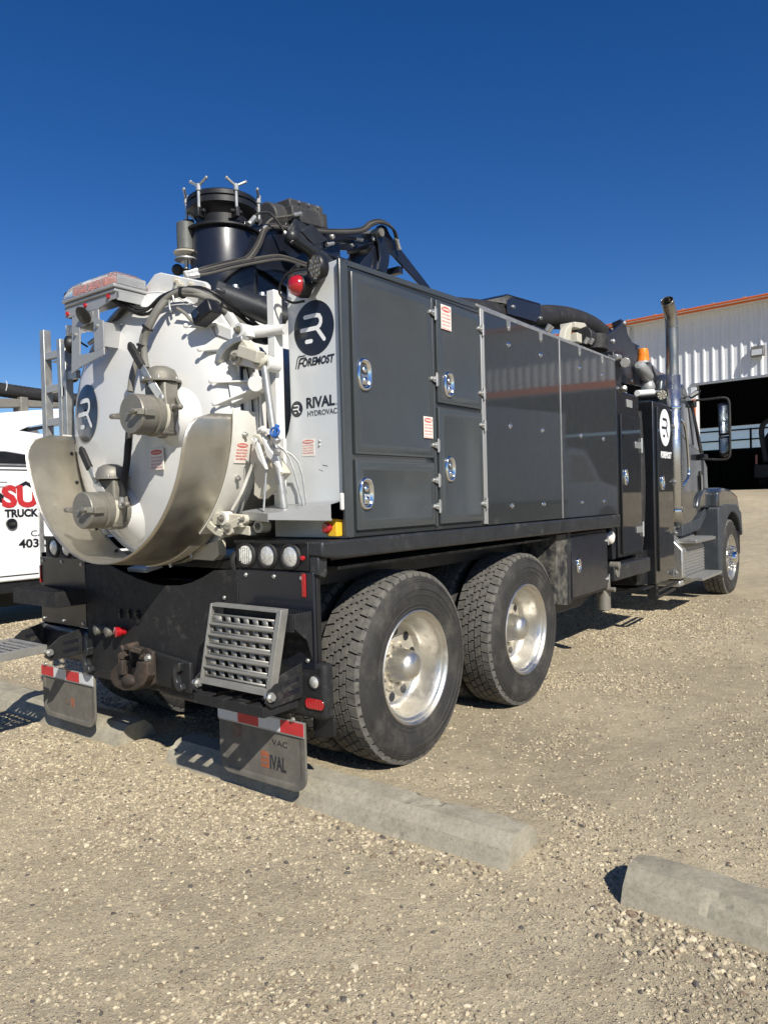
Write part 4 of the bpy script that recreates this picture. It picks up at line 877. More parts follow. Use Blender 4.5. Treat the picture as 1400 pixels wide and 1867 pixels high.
# catch tray with prop tube
tp5 = [(0.735, -0.80, 1.374), (0.80, -0.645, 1.400), (1.262, -0.645, 1.414), (1.262, -0.74, 1.398), (1.02, -0.90, 1.362)]
mb = MB(); mb.add(tp5+[(a, b, c-0.006) for a, b, c in tp5], [(0, 1, 2, 3, 4), (9, 8, 7, 6, 5)]+[(i, 5+i, 5+(i+1) % 5, (i+1) % 5) for i in range(5)]); tr = mb.build('catch_tray', 'silver', T, bevel=0.001)
for a, b in ((tp5[0], tp5[4]), (tp5[4], tp5[3]), (tp5[3], tp5[2])):
    mb = MB(); mb.add([(a[0], a[1]-0.001, a[2]+0.001), (b[0], b[1]-0.001, b[2]+0.001), (b[0], b[1]-0.001, 1.325), (a[0], a[1]-0.001, 1.335)]+[(a[0], a[1]+0.004, a[2]), (b[0], b[1]+0.004, b[2]), (b[0], b[1]+0.004, 1.325), (a[0], a[1]+0.004, 1.335)], [(0, 1, 2, 3), (4, 7, 6, 5), (0, 4, 5, 1), (1, 5, 6, 2), (2, 6, 7, 3), (3, 7, 4, 0)]); mb.build('tray_lip', 'silver', tr)
pb = Vector((0.985, -0.76, 1.385)); ptop = Vector((0.920, -0.800, 2.058)); pm = pb.lerp(ptop, 0.42)
mb = MB(); mb.cyl(pb, ptop, 0.0175, 16); mb.cyl(pb, pb.lerp(ptop, 0.43), 0.020, 16); mb.build('prop_tube', 'galv', T, label='grey prop tube leaning from the tray up to the tank hinge')
mb = MB()
top = pm+Vector((0, -0.01, 0.02))
mb.tube([(0.93, -0.84, 1.375), (0.925, -0.80, 1.62), top, (1.01, -0.74, 1.62), (1.075, -0.72, 1.39)], 0.005, 8, smooth=3)
mb.tube([top, (1.03, -0.70, 1.60), (1.075, -0.70, 1.395)], 0.005, 8, smooth=3); mb.build('wire_loop', 'galv', tr)
mb = MB(); mb.box(1.262, 1.280, -0.683, -0.663, 1.37, 1.45); mb.build('white_corner_cap', 'white', T, bevel=0.006)
# emergency stop
ec = Vector((1.215, -0.700, 1.291)); mb = MB(); mb.box(ec.x-0.028, ec.x+0.032, RY-0.05, RY-0.001, ec.z-0.042, ec.z+0.042); eb = mb.build('emergency_stop', 'yellow', T, bevel=0.004)
mb = MB(); mb.cyl((ec.x-0.004, RY-0.05, ec.z), (ec.x-0.004, RY-0.068, ec.z), 0.014, 16); mb.lathe((ec.x-0.004, RY-0.068, ec.z), (0, -1, 0), [(0.022, 0), (0.026, 0.004), (0.026, 0.014), (0.020, 0.020), (0, 0.021)], 20); mb.build('red_button', 'red', eb)
# white upright post left of the panel
mb = MB(); mb.box(0.865, 0.915, -0.72, -0.665, 1.45, 2.44); mb.build('upright_post', 'white', T, bevel=0.004, label='square white post between tank door and rear panel')

# ================================================================== debris tank
TC = Vector((0.0, 0, 1.865)); TR_ = 0.73
mb = MB(); mb.lathe((TC.x, -0.70, TC.z), (0, 1, 0), [(TR_, 0), (TR_, 3.9), (0.5, 4.1), (0, 4.15)], 72); mb.build('debris_tank', 'white', T, angle=40)
mb = MB(); mb.lathe((TC.x, -0.72, TC.z), (0, 1, 0), [(TR_+0.055, 0), (TR_+0.055, 0.035), (TR_-0.01, 0.035), (TR_-0.01, 0)], 80, closed=True); mb.build('tank_flange', 'white', T, angle=40)
mb = MB(); mb.lathe((TC.x, -0.735, TC.z), (0, 1, 0), [(TR_+0.020, 0), (TR_+0.022, 0.015), (TR_-0.02, 0.015), (TR_-0.02, 0)], 72, closed=True); mb.build('door_gasket', 'black', T)
for k in (0.9, 1.9, 2.9):
    mb = MB(); mb.lathe((TC.x, k, TC.z), (0, 1, 0), [(TR_+0.03, 0), (TR_+0.03, 0.05), (TR_-0.01, 0.05), (TR_-0.01, 0)], 64, closed=True); mb.build('tank_ring', 'white', T)
# domed door
dome = [(TR_+0.03, 0.0), (TR_+0.03, -0.020), (TR_-0.005, -0.026), (0.715, -0.045), (0.69, -0.085), (0.65, -0.112), (0.58, -0.138), (0.48, -0.162), (0.36, -0.182), (0.22, -0.196), (0.10, -0.202), (0, -0.203)]
mb = MB(); mb.lathe((TC.x, -0.738, TC.z), (0, 1, 0), dome, 96); td = mb.build('tank_door', 'white', T, angle=45, label='domed white rear tank door')
mb = MB(); rw = 0.700; mb.lathe((TC.x, -0.745-0.062, TC.z), (0, 1, 0), [(rw-0.006, -0.006), (rw, -0.009), (rw+0.006, -0.004), (rw+0.004, 0.004), (rw-0.006, 0.004)], 96, closed=True); mb.build('weld_bead', 'white', td)
for k in range(26):
    a_ = 2*PI*k/26+0.1
    if abs(math.sin(a_)+1) < 0.001: continue
    mb = MB(); mb.bolt((TC.x+0.766*math.cos(a_), -0.72, TC.z+0.766*math.sin(a_)), (0, -1, 0), 0.011, 0.022); mb.build('flange_bolt', 'stain', td)
def dome_y(x, z):
    r = math.hypot(x-TC.x, z-TC.z)
    P = [(a, b) for a, b in dome][1:]
    for (r1, y1), (r2, y2) in zip(P, P[1:]):
        if r2 <= r <= r1: return -0.738+y1+(y2-y1)*(r1-r)/(r1-r2)
    return -0.738-0.03
# round logo on the door, following the dome
DL = (-0.431, 1.949)
def dome_f(u, v, h):
    x = DL[0]+u; z = DL[1]+v; return (x, dome_y(x, z)-0.004-h*1.5, z)
def dome_logo():
    r = 0.160; mb = MB(); n = 40; K = 7; V = [dome_f(0, 0, 0)]; F = []
    for k in range(1, K+1):
        for i in range(n): V.append(dome_f(r*k/K*math.cos(2*PI*i/n), 1.03*r*k/K*math.sin(2*PI*i/n), 0))
    for i in range(n): F.append((0, 1+i, 1+(i+1) % n))
    for k in range(K-1):
        for i in range(n): F.append((1+k*n+i, 1+k*n+(i+1) % n, 1+(k+1)*n+(i+1) % n, 1+(k+1)*n+i))
    mb.add(V, F); o = mb.build('round_logo', 'ink', td, fix=False, angle=180)
    for st in LOGO:      # strokes laid as short strips following the curve
        w = 0.155*r; pts = [Vector((p[0]*r, p[1]*r*1.03)) for p in st]; D = []
        for a, b in zip(pts, pts[1:]):
            m_ = max(1, int((b-a).length/0.012))
            for i in range(m_): D.append(a.lerp(b, i/m_))
        D.append(pts[-1]); V = []
        d0 = (D[1]-D[0]).normalized(); D = [D[0]-d0*w*0.5]+D; d1 = (D[-1]-D[-2]).normalized(); D = D+[D[-1]+d1*w*0.5]
        for i, p in enumerate(D):
            t = (D[min(i+1, len(D)-1)]-D[max(i-1, 0)]).normalized(); nn = Vector((-t.y, t.x)); ww = w/2*(0.45 if i in (0, len(D)-1) else 1)
            V += [dome_f(*(p+nn*ww), 0.0015), dome_f(*(p-nn*ww), 0.0015)]
        m2 = MB(); m2.add(V, [(2*i, 2*i+1, 2*i+3, 2*i+2) for i in range(len(D)-1)]); m2.build('logo_mark', 'vinylwhite', o, fix=False, angle=180)
dome_logo()

# ---- stainless splash guard cupped under the door
def guard():
    r = 0.765; n = 72; V = []; F = []
    cols = 14
    for i in range(n+1):
        a = PI+PI*i/n          # left side over the bottom to the right side
        s_ = min(i, n-i)/n*PI*r   # arc distance from the top edge
        depth = 0.36
        if s_ < 0.16: depth = 0.36-0.16+math.sqrt(max(0, 0.16**2-(0.16-s_)**2))
        for j in range(cols+1):
            y = -0.775-depth*j/cols; rr = r-0.045*(j/cols)
            V.append((TC.x+rr*math.cos(a)+0.02*j/cols, y, TC.z-0.02+rr*math.sin(a)-0.005*j/cols))
    m = cols+1
    for i in range(n):
        for j in range(cols): F.append((i*m+j, i*m+j+1, (i+1)*m+j+1, (i+1)*m+j))
    mb = MB(); mb.add(V, F); o = mb.build('splash_guard', 'guard', T, fix=False, angle=60, label='curved stainless splash guard cupped under the tank door')
    so = o.modifiers.new('thick', 'SOLIDIFY'); so.thickness = 0.004; so.offset = 0
    return o
gd = guard()
# white bolted band round the lower half
def arc_band(name, r0, a0, a1, y0, y1, m, t=0.006, n=40, parent=None, fy=None):
    V = []; F = []
    for i in range(n+1):
        a = a0+(a1-a0)*i/n; yy0, yy1 = (y0, y1) if fy is None else fy(i/n)
        for rr in (r0, r0+t):
            for y in (yy0, yy1): V.append((TC.x+rr*math.cos(a), y, TC.z-0.01+rr*math.sin(a)))
    for i in range(n):
        b = i*4; c = b+4; F += [(b, b+1, c+1, c), (b+2, c+2, c+3, b+3), (b, c, c+2, b+2), (b+1, b+3, c+3, c+1)]
    F += [(0, 2, 3, 1), (n*4, n*4+1, n*4+3, n*4+2)]
    mb = MB(); mb.add(V, F); return mb.build(name, m, parent or T, angle=60)
bd = arc_band('guard_band', 0.768, R(-52), R(0.5), -0.86, -0.70, 'band', fy=lambda t: (-0.86-0.02*t, -0.715+0.0*t), label=None) if False else arc_band('guard_band', 0.768, R(-50), R(0.5), -0.87, -0.715, 'band')
b2 = arc_band('guard_band', 0.768, R(-88), R(-58), -0.86, -0.70, 'stain')
b3 = arc_band('guard_band', 0.768, R(180), R(232), -0.86, -0.73, 'band')
for a in (-8, -24, -42):
    t = R(a); p = Vector((TC.x+0.774*math.cos(t), -0.80, TC.z-0.01+0.774*math.sin(t))); mb = MB(); mb.bolt(p, (math.cos(t), 0, math.sin(t)), 0.010, 0.022); mb.build('band_bolt', 'galv', bd)
for a in (-66, -80):
    t = R(a); p = Vector((TC.x+0.774*math.cos(t), -0.78, TC.z-0.01+0.774*math.sin(t))); mb = MB(); mb.bolt(p, (math.cos(t), 0, math.sin(t)), 0.009, 0.018); mb.build('band_bolt', 'galv', b2)
for a in (188, 202, 228, 246, 262):
    t = R(a); p = Vector((TC.x+0.755*math.cos(t), -0.82, TC.z-0.02+0.755*math.sin(t))); mb = MB(); mb.bolt(p, (-math.cos(t), 0, -math.sin(t)), 0.008, 0.012); mb.build('guard_bolt', 'black', gd)
# warning stickers on the band and on the dome
def sticker_band(a_deg, y0, y1, h):
    a = R(a_deg); e = Vector((math.cos(a), 0, math.sin(a))); up = Vector((-math.sin(a), 0, math.cos(a))); c = Vector((TC.x, (y0+y1)/2, TC.z-0.01))+e*0.7755; w = y1-y0
    def q(u, v, k): return c+Vector((0, u, 0))+up*v+e*k
    mb = MB(); mb.add([q(-w/2, -h/2, 0), q(w/2, -h/2, 0), q(w/2, h/2, 0), q(-w/2, h/2, 0)]+[q(-w/2, -h/2, .0015), q(w/2, -h/2, .0015), q(w/2, h/2, .0015), q(-w/2, h/2, .0015)], [(3, 2, 1, 0), (4, 5, 6, 7), (0, 1, 5, 4), (1, 2, 6, 5), (2, 3, 7, 6), (3, 0, 4, 7)]); o = mb.build('warning_label', 'label', bd)
    mb = MB(); mb.add([q(w*0.44*math.cos(2*PI*i/24), h*0.33+h*0.11*math.sin(2*PI*i/24), 0.0022) for i in range(24)], [tuple(range(24))]); mb.build('label_header', 'labelred', o, fix=False)
    X = Vector((0, 1, 0))
    for k, (t, hh, mt, z) in enumerate((('WARNING', 0.09, 'label', 0.29), ('DO NOT ENTER', 0.075, 'labelred', 0.08), ('TANK WITHOUT', 0.075, 'labelred', -0.06), ('MANUAL SAFETY', 0.075, 'labelred', -0.20), ('BAR INSERTED', 0.075, 'labelred', -0.34))):
        tx = text('label_line' if k else 'label_word', t, h*hh/0.7, q(0, h*z, 0.003), X, up, mt, o, align='CENTER', depth=0.0001, width=0.85, bold=0.0003)
sticker_band(-14.5, -0.845, -0.765, 0.105)
wx, wz = (0.254, 1.651)
mb = MB(); yy = dome_y(wx, wz)-0.010; mb.box(wx-0.055, wx+0.055, yy-0.0015, yy+0.004, wz-0.055, wz+0.055); wl_ = mb.build('warning_label', 'label', td)
mb = MB(); mb.add([(wx+0.048*math.cos(2*PI*i/24), yy-0.0022, wz+0.035+0.013*math.sin(2*PI*i/24)) for i in range(24)], [tuple(range(24))]); mb.build('label_header', 'labelred', wl_, fix=False)
fit_text('label_word', 'WARNING', wx-0.035, wx+0.035, wz+0.030, 0.009, 'y', yy-0.0028, 'label', wl_, depth=0.0001)
for k, t in enumerate(('DO NOT ENTER', 'TANK WITHOUT', 'MANUAL SAFETY', 'BAR INSERTED')): fit_text('label_line', t, wx-0.046, wx+0.046, wz+0.004-0.017*k, 0.008, 'y', yy-0.0022, 'labelred', wl_, depth=0.0001)

# ---- gate valves with camlock caps
def valve(c, r, s, handle_dir, name_label, dark=False):
    """valve on the dome: c = centre of the cap face, r = cap radius, axis along -y"""
    c = Vector(c); v = empty('outlet_valve', parent=T, label=name_label); ax = Vector((0, 1, 0))
    D = dome_y(c.x, c.z)-c.y
    mb = MB(); mb.lathe(c, ax, [(0, 0), (r*0.96, 0), (r, 0.006), (r, 0.085*s), (r*0.95, 0.09*s), (r*0.95, 0.10*s), (r*1.04, 0.105*s), (r*1.04, 0.135*s)], 40); cap = mb.build('camlock_cap', 'castalu', v, angle=30)
    mb = MB(); mb.lathe(c, ax, [(r*1.0, 0.136*s), (r*1.06, 0.14*s), (r*1.06, 0.152*s), (r*0.9, 0.154*s)], 40); mb.build('seal_ring', 'stain', v)
    mb = MB(); mb.cyl(c+ax*0.155*s, c+ax*0.19*s, r*1.12, 8); mb.lathe(c, ax, [(r*0.9, 0.19*s), (r*1.10, 0.20*s), (r*1.15, 0.235*s), (r*0.95, 0.25*s), (r*0.95, D*0.99)], 32); mb.build('coupling', 'castalu', v, angle=30)
    mb = MB(); mb.lathe((c.x, dome_y(c.x, c.z)-0.05, c.z), ax, [(r*1.05, 0), (r*1.25, 0.03), (r*1.6, 0.06), (r*1.9, 0.09)], 40); mb.build('weld_neck', 'white', v, angle=60)
    # gate body rising behind the cap
    y0 = c.y+0.165*s; m_ = 'darkcast' if dark else 'castalu'
    mb = MB(); hb = r*1.85
    mb.prism([(c.x-r*1.05, c.z), (c.x-r*0.82, c.z+r*1.0), (c.x-r*0.82, c.z+hb*0.92), (c.x+r*0.82, c.z+hb*0.92), (c.x+r*0.82, c.z+r*1.0), (c.x+r*1.05, c.z), (c.x+r*0.7, c.z-r*1.0), (c.x-r*0.7, c.z-r*1.0)], 'y', y0-0.03*s, y0+0.055*s)
    mb.build('gate_body', m_, v, bevel=0.010)
    mb = MB(); q = (c.x, y0+0.012*s, c.z+hb*0.92)
    mb.lathe(q, (0, 0, 1), [(r*1.02, 0), (r*1.02, 0.010), (r*0.86, 0.012), (r*0.84, 0.03), (r*0.70, 0.052*s+0.01), (r*0.4, 0.066*s+0.012), (0, 0.07*s+0.012)], 28); bn = mb.build('bonnet', 'castalu', v, angle=40)
    for i in range(6):
        t = 2*PI*i/6+0.3; mb = MB(); mb.bolt((q[0]+r*0.93*math.cos(t), q[1]+r*0.93*math.sin(t), q[2]+0.010), (0, 0, 1), 0.006, 0.012); mb.build('bonnet_bolt', 'galv', bn)
    # cam arms with rings
    for sx in (-1, 1):
        k = 1.0
        p = c+Vector((sx*r*1.0, 0.055*s, 0.0)); out = Vector((sx*0.9, -0.35, 0.0)).normalized()
        if sx < 0: tip = p+Vector((-0.085*s, -0.035*s, 0.004))
        else: tip = c+Vector((r*0.62, -0.030*s, 0.004)); 
        mb = MB()
        if sx < 0:
            mb.beam(p, tip, 0.022*s, 0.026*s); mb.ball(tip, 0.020*s, 10, sx=1.3, sy=0.6, sz=0.7)
        else:
            p2 = c+Vector((r*1.02, 0.06*s, 0)); mb.beam(p2, p2+Vector((0.004, -0.055*s, 0)), 0.018*s, 0.034*s); mb.beam(p2+Vector((0.004, -0.055*s, 0)), tip, 0.016*s, 0.028*s); mb.ball(tip, 0.022*s, 10, sx=1.6, sy=0.5, sz=0.7)
        mb.build('cam_arm', 'castalu', v, bevel=0.003)
        rcn = tip.lerp(p, 0.45)+Vector((0, -0.008, 0)); rr = 0.016*s; mb = MB()
        mb.tube([rcn+Vector((rr*math.cos(t), 0.004*math.sin(2*t), rr*math.sin(t))) for t in [2*PI*i/12 for i in range(13)]], 0.0018, 6, smooth=2); mb.build('pull_ring', 'galv', v)
    mb = MB(); mb.box(c.x-0.014*s, c.x+0.014*s, c.y-0.020*s, c.y+0.002, c.z-0.003, c.z+0.003); mb.build('cap_pin', 'galv', cap)
    # lever handle
    pv = Vector(handle_dir[0]); kn = Vector(handle_dir[1]); tp = Vector(handle_dir[2])
    mb = MB(); mb.beam(pv, kn, 0.012, 0.040*s, up=(0.3, 0.2, 1)); mb.beam(kn, kn.lerp(tp, 0.48), 0.010, 0.034*s, up=(0.9, 0, 0.3)); mb.ball(pv, 0.024*s, 12, sy=0.5); h = mb.build('lever_arm', 'galv', v, bevel=0.003)
    mb = MB(); mb.beam(kn.lerp(tp, 0.42), tp, 0.024, 0.040*s, up=(0.9, 0, 0.3)); mb.ball(tp, 0.0195*s, 12, sy=0.6); mb.build('lever_grip', 'hose', h, bevel=0.008)
    # linkage rod to the right
    mb = MB(); a = c+Vector((r*1.0, 0.17*s, r*0.35)); b = c+Vector((r*1.95, 0.14*s, r*0.28)); mb.cyl(a, b, 0.012*s, 12); mb.ball(a, 0.022*s, 12); mb.ball(b, 0.016*s, 12); mb.beam(c+Vector((r*0.9, 0.2*s, r*0.85)), b, 0.016*s, 0.022*s); mb.build('linkage', 'castalu', v, bevel=0.002)
    return v
c1 = (0.376, -1.160, 1.856); c2 = (-0.077, -1.160, 1.396)
V1 = valve(c1, 0.098, 1.0, ((0.436, -1.030, 1.936), (0.407, -1.060, 2.010), (0.241, -1.060, 2.215)), 'upper outlet valve with its lever raised')
V2 = valve(c2, 0.096, 1.0, ((-0.075, -1.030, 1.468), (-0.100, -1.060, 1.541), (-0.232, -1.060, 1.723)), 'lower outlet valve inside the splash guard', dark=True)
# hose from the upper valve to the lower one, and the big grey hose from the top
mb = MB(); mb.tube([(0.092, -0.980, 1.821), (0.114, -1.000, 1.762), (0.093, -1.000, 1.649), (0.058, -1.000, 1.536), (0.044, -1.000, 1.465)], 0.018, 12, rib=None); mb.build('drain_hose', 'hose', T)
mb = MB(); mb.cyl((0.045, -1.000, 1.494), (0.037, -1.000, 1.427), 0.016, 12); mb.ball((0.032, -1.000, 1.419), 0.020, 12); mb.cyl((0.051, -1.000, 1.419), (-0.044, -0.990, 1.414), 0.014, 12); mb.cyl((0.097, -0.980, 1.835), (0.089, -0.980, 1.764), 0.02, 12); mb.build('hose_fitting', 'galv', T)
H1 = [(0.258, -0.980, 2.109), (0.229, -0.970, 2.175), (0.233, -0.970, 2.258), (0.285, -0.965, 2.334), (0.327, -0.940, 2.409), (0.365, -0.900, 2.468), (0.454, -0.880, 2.472), (0.547, -0.840, 2.447), (0.564, -0.740, 2.406), (0.571, -0.620, 2.348), (0.565, -0.500, 2.305)]
H2 = [(0.156, -1.010, 2.000), (0.155, -0.990, 2.098), (0.193, -0.970, 2.208), (0.228, -0.965, 2.299), (0.285, -0.950, 2.378), (0.338, -0.920, 2.450), (0.424, -0.890, 2.484), (0.522, -0.860, 2.469), (0.570, -0.780, 2.430), (0.553, -0.640, 2.390), (0.546, -0.500, 2.349)]
for h in (H1, H2):
    mb = MB(); mb.tube(h, 0.0165, 12); mb.build('supply_hose', 'greyhose', T)
for k, off in enumerate(((0, 0), (3, 6), (-2, -5), (6, 10))):
    o_ = Vector((off[0]*0.002, 0.01*k, off[1]*0.0022))
    Hc = [Vector(p)+o_ for p in ((-0.148, -0.900, 2.548), (-0.017, -0.920, 2.491), (0.094, -0.920, 2.437), (0.189, -0.920, 2.429), (0.280, -0.910, 2.471), (0.389, -0.890, 2.488), (0.489, -0.860, 2.483), (0.557, -0.820, 2.449), (0.577, -0.740, 2.409), (0.572, -0.620, 2.367), (0.557, -0.500, 2.324))]
    mb = MB(); mb.tube(Hc, 0.0075, 8); mb.build('wiring_loom', 'cable', T)
for k in (2, 3, 6, 8):
    p = (Vector(H1[k])+Vector(H2[k]))/2; t_ = (Vector(H1[k+1])-Vector(H1[k-1])).normalized(); mb = MB(); mb.cyl(p-t_*0.006, p+t_*0.006, 0.030, 14); mb.build('cable_tie', 'cable', T)

# ---- top bracket plate
mb = MB(); mb.prism([(-0.034, 2.569), (0.009, 2.621), (0.085, 2.665), (0.134, 2.664), (0.495, 2.543), (0.516, 2.523), (0.533, 2.431), (0.503, 2.331), (0.146, 2.433), (-0.037, 2.509)], 'y', -0.79, -0.765); tb = mb.build('top_bracket', 'white', T, bevel=0.006)
mb = MB(); mb.prism([(0.261, 2.605), (0.306, 2.588), (0.308, 2.536), (0.263, 2.550)], 'y', -0.802, -0.792); mb.build('bracket_tab', 'stain', tb, bevel=0.003)
for p in ((323, 512), (332, 520), (349, 520), (373, 527)):
    q = Vector((-1.479, -0.800, 4.788)) if False else None
for q in ((0.281, -0.795, 2.585), (0.316, -0.795, 2.558), (0.396, -0.795, 2.545), (0.499, -0.795, 2.503)):
    mb = MB(); mb.bolt(q, (0.1, -1, 0.1), 0.012, 0.022); mb.build('bracket_bolt', 'stain', tb)
mb = MB(); cq = Vector((0.381, -0.900, 2.432)); mb.tube([cq+Vector((0.030*math.cos(t)*0.6, -0.01, 0.045*math.sin(t))) for t in [2*PI*i/14 for i in range(11)]], 0.006, 8); mb.build('shackle', 'galv', T)
mb = MB(); mb.tube([cq+Vector((0.03, 0, -0.03)), (0.449, -0.880, 2.372), (0.482, -0.850, 2.328), (0.547, -0.800, 2.315)], 0.009, 8); mb.build('lift_strap', 'greyhose', T)
cb = Vector((0.629, -0.900, 2.340))
mb = MB(); mb.box(cb.x-0.075, cb.x+0.065, cb.y-0.03, cb.y+0.05, cb.z-0.035, cb.z+0.04, rot=Matrix.Rotation(R(-22), 3, 'Y')); rcm = mb.build('rear_camera', 'black', T, bevel=0.010)
mb = MB(); mb.cyl(cb+Vector((-0.03, -0.032, -0.005)), cb+Vector((-0.03, -0.04, -0.005)), 0.02, 16); mb.build('camera_lens', 'glass', rcm)

# ---- hinge brackets on the right of the door
def gusset(name, pts, y0, y1, m='white', bev=0.004, parent=T):
    mb = MB(); mb.prism(pts, 'y', y0, y1); return mb.build(name, m, parent, bevel=bev)
def arm(name, a, b, w, h, m='white', bev=0.004, up=(0, 0, 1)):
    mb = MB(); mb.beam(a, b, w, h, up=up); return mb.build(name, m, T, bevel=bev)
A0 = Vector((0.476, -0.900, 2.304)); A1 = Vector((0.589, -0.800, 2.319)); A2 = Vector((0.576, -0.900, 2.172)); A3 = Vector((0.591, -0.800, 2.253)); A4 = Vector((0.707, -0.800, 2.208))
mb = MB(); th = Vector((0, 0, 0.010))
mb.add([A0, A1, A1+Vector((0.02, 0.14, 0)), A0+Vector((0.05, 0.10, 0))]+[p-th for p in (A0, A1, A1+Vector((0.02, 0.14, 0)), A0+Vector((0.05, 0.10, 0)))], [(0, 1, 2, 3), (7, 6, 5, 4), (0, 4, 5, 1), (1, 5, 6, 2), (2, 6, 7, 3), (3, 7, 4, 0)])
mb.ball(A0, 0.013, 10); ub = mb.build('hinge_gusset', 'white', T, bevel=0.002)
mb = MB(); p2 = [A2, A3, A4+Vector((0.0, 0, 0)), A4+Vector((0.02, 0.14, 0)), A2+Vector((0.06, 0.08, 0))]
mb.add(p2+[p-th for p in p2], [(0, 1, 2, 3, 4), (9, 8, 7, 6, 5)]+[(i, 5+i, 5+(i+1) % 5, (i+1) % 5) for i in range(5)]); mb.ball(A2, 0.013, 10); mb.build('hinge_gusset', 'white', T, bevel=0.002)
mb = MB(); mb.prism([(0.581, 2.320), (0.709, 2.267), (0.711, 2.208), (0.591, 2.256)], 'y', -0.81, -0.72); mb.build('hinge_box', 'white', T, bevel=0.004)
def lug(p, r, y0, y1, m='white', name='hinge_lug'):
    mb = MB(); mb.cyl((p[0], y0, p[2]), (p[0], y1, p[2]), r, 24); o = mb.build(name, m, T, bevel=0.003)
    mb = MB(); mb.cyl((p[0], y0-0.004, p[2]), (p[0], y0-0.001, p[2]), r*0.55, 18); mb.bolt((p[0], y0-0.004, p[2]), (0, -1, 0), r*0.28, 0.02); mb.build('pin', 'castalu', o); return o
lug((0.770, -0.820, 2.249), 0.036, -0.82, -0.74)
mb = MB(); mb.prism([(0.706, 2.276), (0.803, 2.252), (0.813, 2.219), (0.766, 2.213), (0.707, 2.222)], 'y', -0.80, -0.75); mb.build('hinge_plate', 'white', T, bevel=0.003)
lug((0.808, -0.830, 2.149), 0.034, -0.83, -0.75); lug((0.749, -0.830, 2.121), 0.038, -0.83, -0.74, 'stain'); lug((0.904, -0.830, 2.084), 0.034, -0.83, -0.75, 'stain'); lug((0.924, -0.800, 2.070), 0.036, -0.80, -0.72)
# curved clamp link
pts = [(0.624, 2.120), (0.642, 2.164), (0.692, 2.196), (0.764, 2.210), (0.822, 2.209), (0.825, 2.185), (0.763, 2.181), (0.707, 2.160), (0.669, 2.128), (0.648, 2.106)]
gusset('clamp_link', pts, -0.85, -0.80, 'galv', 0.004)
arm('clamp_block', (0.808, -0.840, 2.140), (0.937, -0.840, 2.091), 0.05, 0.055, 'stain'); arm('clamp_block', (0.810, -0.820, 2.182), (0.869, -0.820, 2.119), 0.05, 0.035, 'stain')
arm('clamp_bar', (0.715, -0.800, 2.127), (0.898, -0.800, 2.061), 0.03, 0.04, 'white')
mb = MB(); mb.lathe((0.733, -0.740, 2.254), (1, 0.15, -0.05), [(0.0, 0), (0.022, 0), (0.034, 0.012), (0.034, 0.02), (0.030, 0.03), (0.030, 0.14), (0.024, 0.15), (0.024, 0.24)], 20); mb.build('hinge_tube', 'white', T)
mb = MB(); mb.cyl((0.789, -0.720, 2.236), (0.747, -0.620, 2.247), 0.036, 16); mb.build('tube_sleeve', 'deck', T)
# middle tapered bracket with round boss
m0 = Vector((0.630, -0.880, 2.013)); m1 = Vector((0.829, -0.780, 2.009)); m2 = Vector((0.650, -0.880, 1.901)); m3 = Vector((0.835, -0.780, 1.976))
for a, b in ((m0, m1), (m2, m3)):
    q = [a, b, b+Vector((0.01, 0.11, 0)), a+Vector((0.06, 0.10, 0))]; mb = MB(); mb.add(q+[p-Vector((0, 0, 0.010)) for p in q], [(0, 1, 2, 3), (7, 6, 5, 4), (0, 4, 5, 1), (1, 5, 6, 2), (2, 6, 7, 3), (3, 7, 4, 0)]); mb.ball(a, 0.013, 10); mb.build('latch_gusset', 'white', T, bevel=0.002)
mb = MB(); mb.add([m1+Vector((0, 0.05, 0)), m3+Vector((0, 0.05, -0.01)), m2+Vector((0.07, 0.05, 0)), m0+Vector((0.07, 0.05, -0.01))]+[p+Vector((0, 0.008, 0)) for p in (m1+Vector((0, 0.05, 0)), m3+Vector((0, 0.05, -0.01)), m2+Vector((0.07, 0.05, 0)), m0+Vector((0.07, 0.05, -0.01)))], [(0, 1, 2, 3), (7, 6, 5, 4), (0, 4, 5, 1), (1, 5, 6, 2), (2, 6, 7, 3), (3, 7, 4, 0)]); mb.build('gusset_web', 'white', T)
mb = MB(); mb.cyl((0.878, -0.820, 1.980), (0.812, -0.700, 1.990), 0.040, 22); mb.build('latch_boss', 'white', T, bevel=0.004)
for (y0_, x_, z0_, z1_) in ((-0.70, 0.80, 1.70, 1.98), (-0.66, 0.855, 1.70, 1.98)):
    mb = MB(); mb.box(x_-0.006, x_+0.006, y0_-0.02, y0_+0.02, z0_, z1_); mb.build('flange_rib', 'white', T)
mb = MB(); mb.box(0.72, 0.73, -0.775, -0.745, 1.60, 2.14); mb.build('door_seal_strip', 'ink', T)
mb = MB(); mb.box(0.60, 0.625, -0.81, -0.785, 2.07, 2.13, rot=Matrix.Rotation(R(12), 3, 'Y')); mb.build('shadow_block', 'deck', T) if False else None
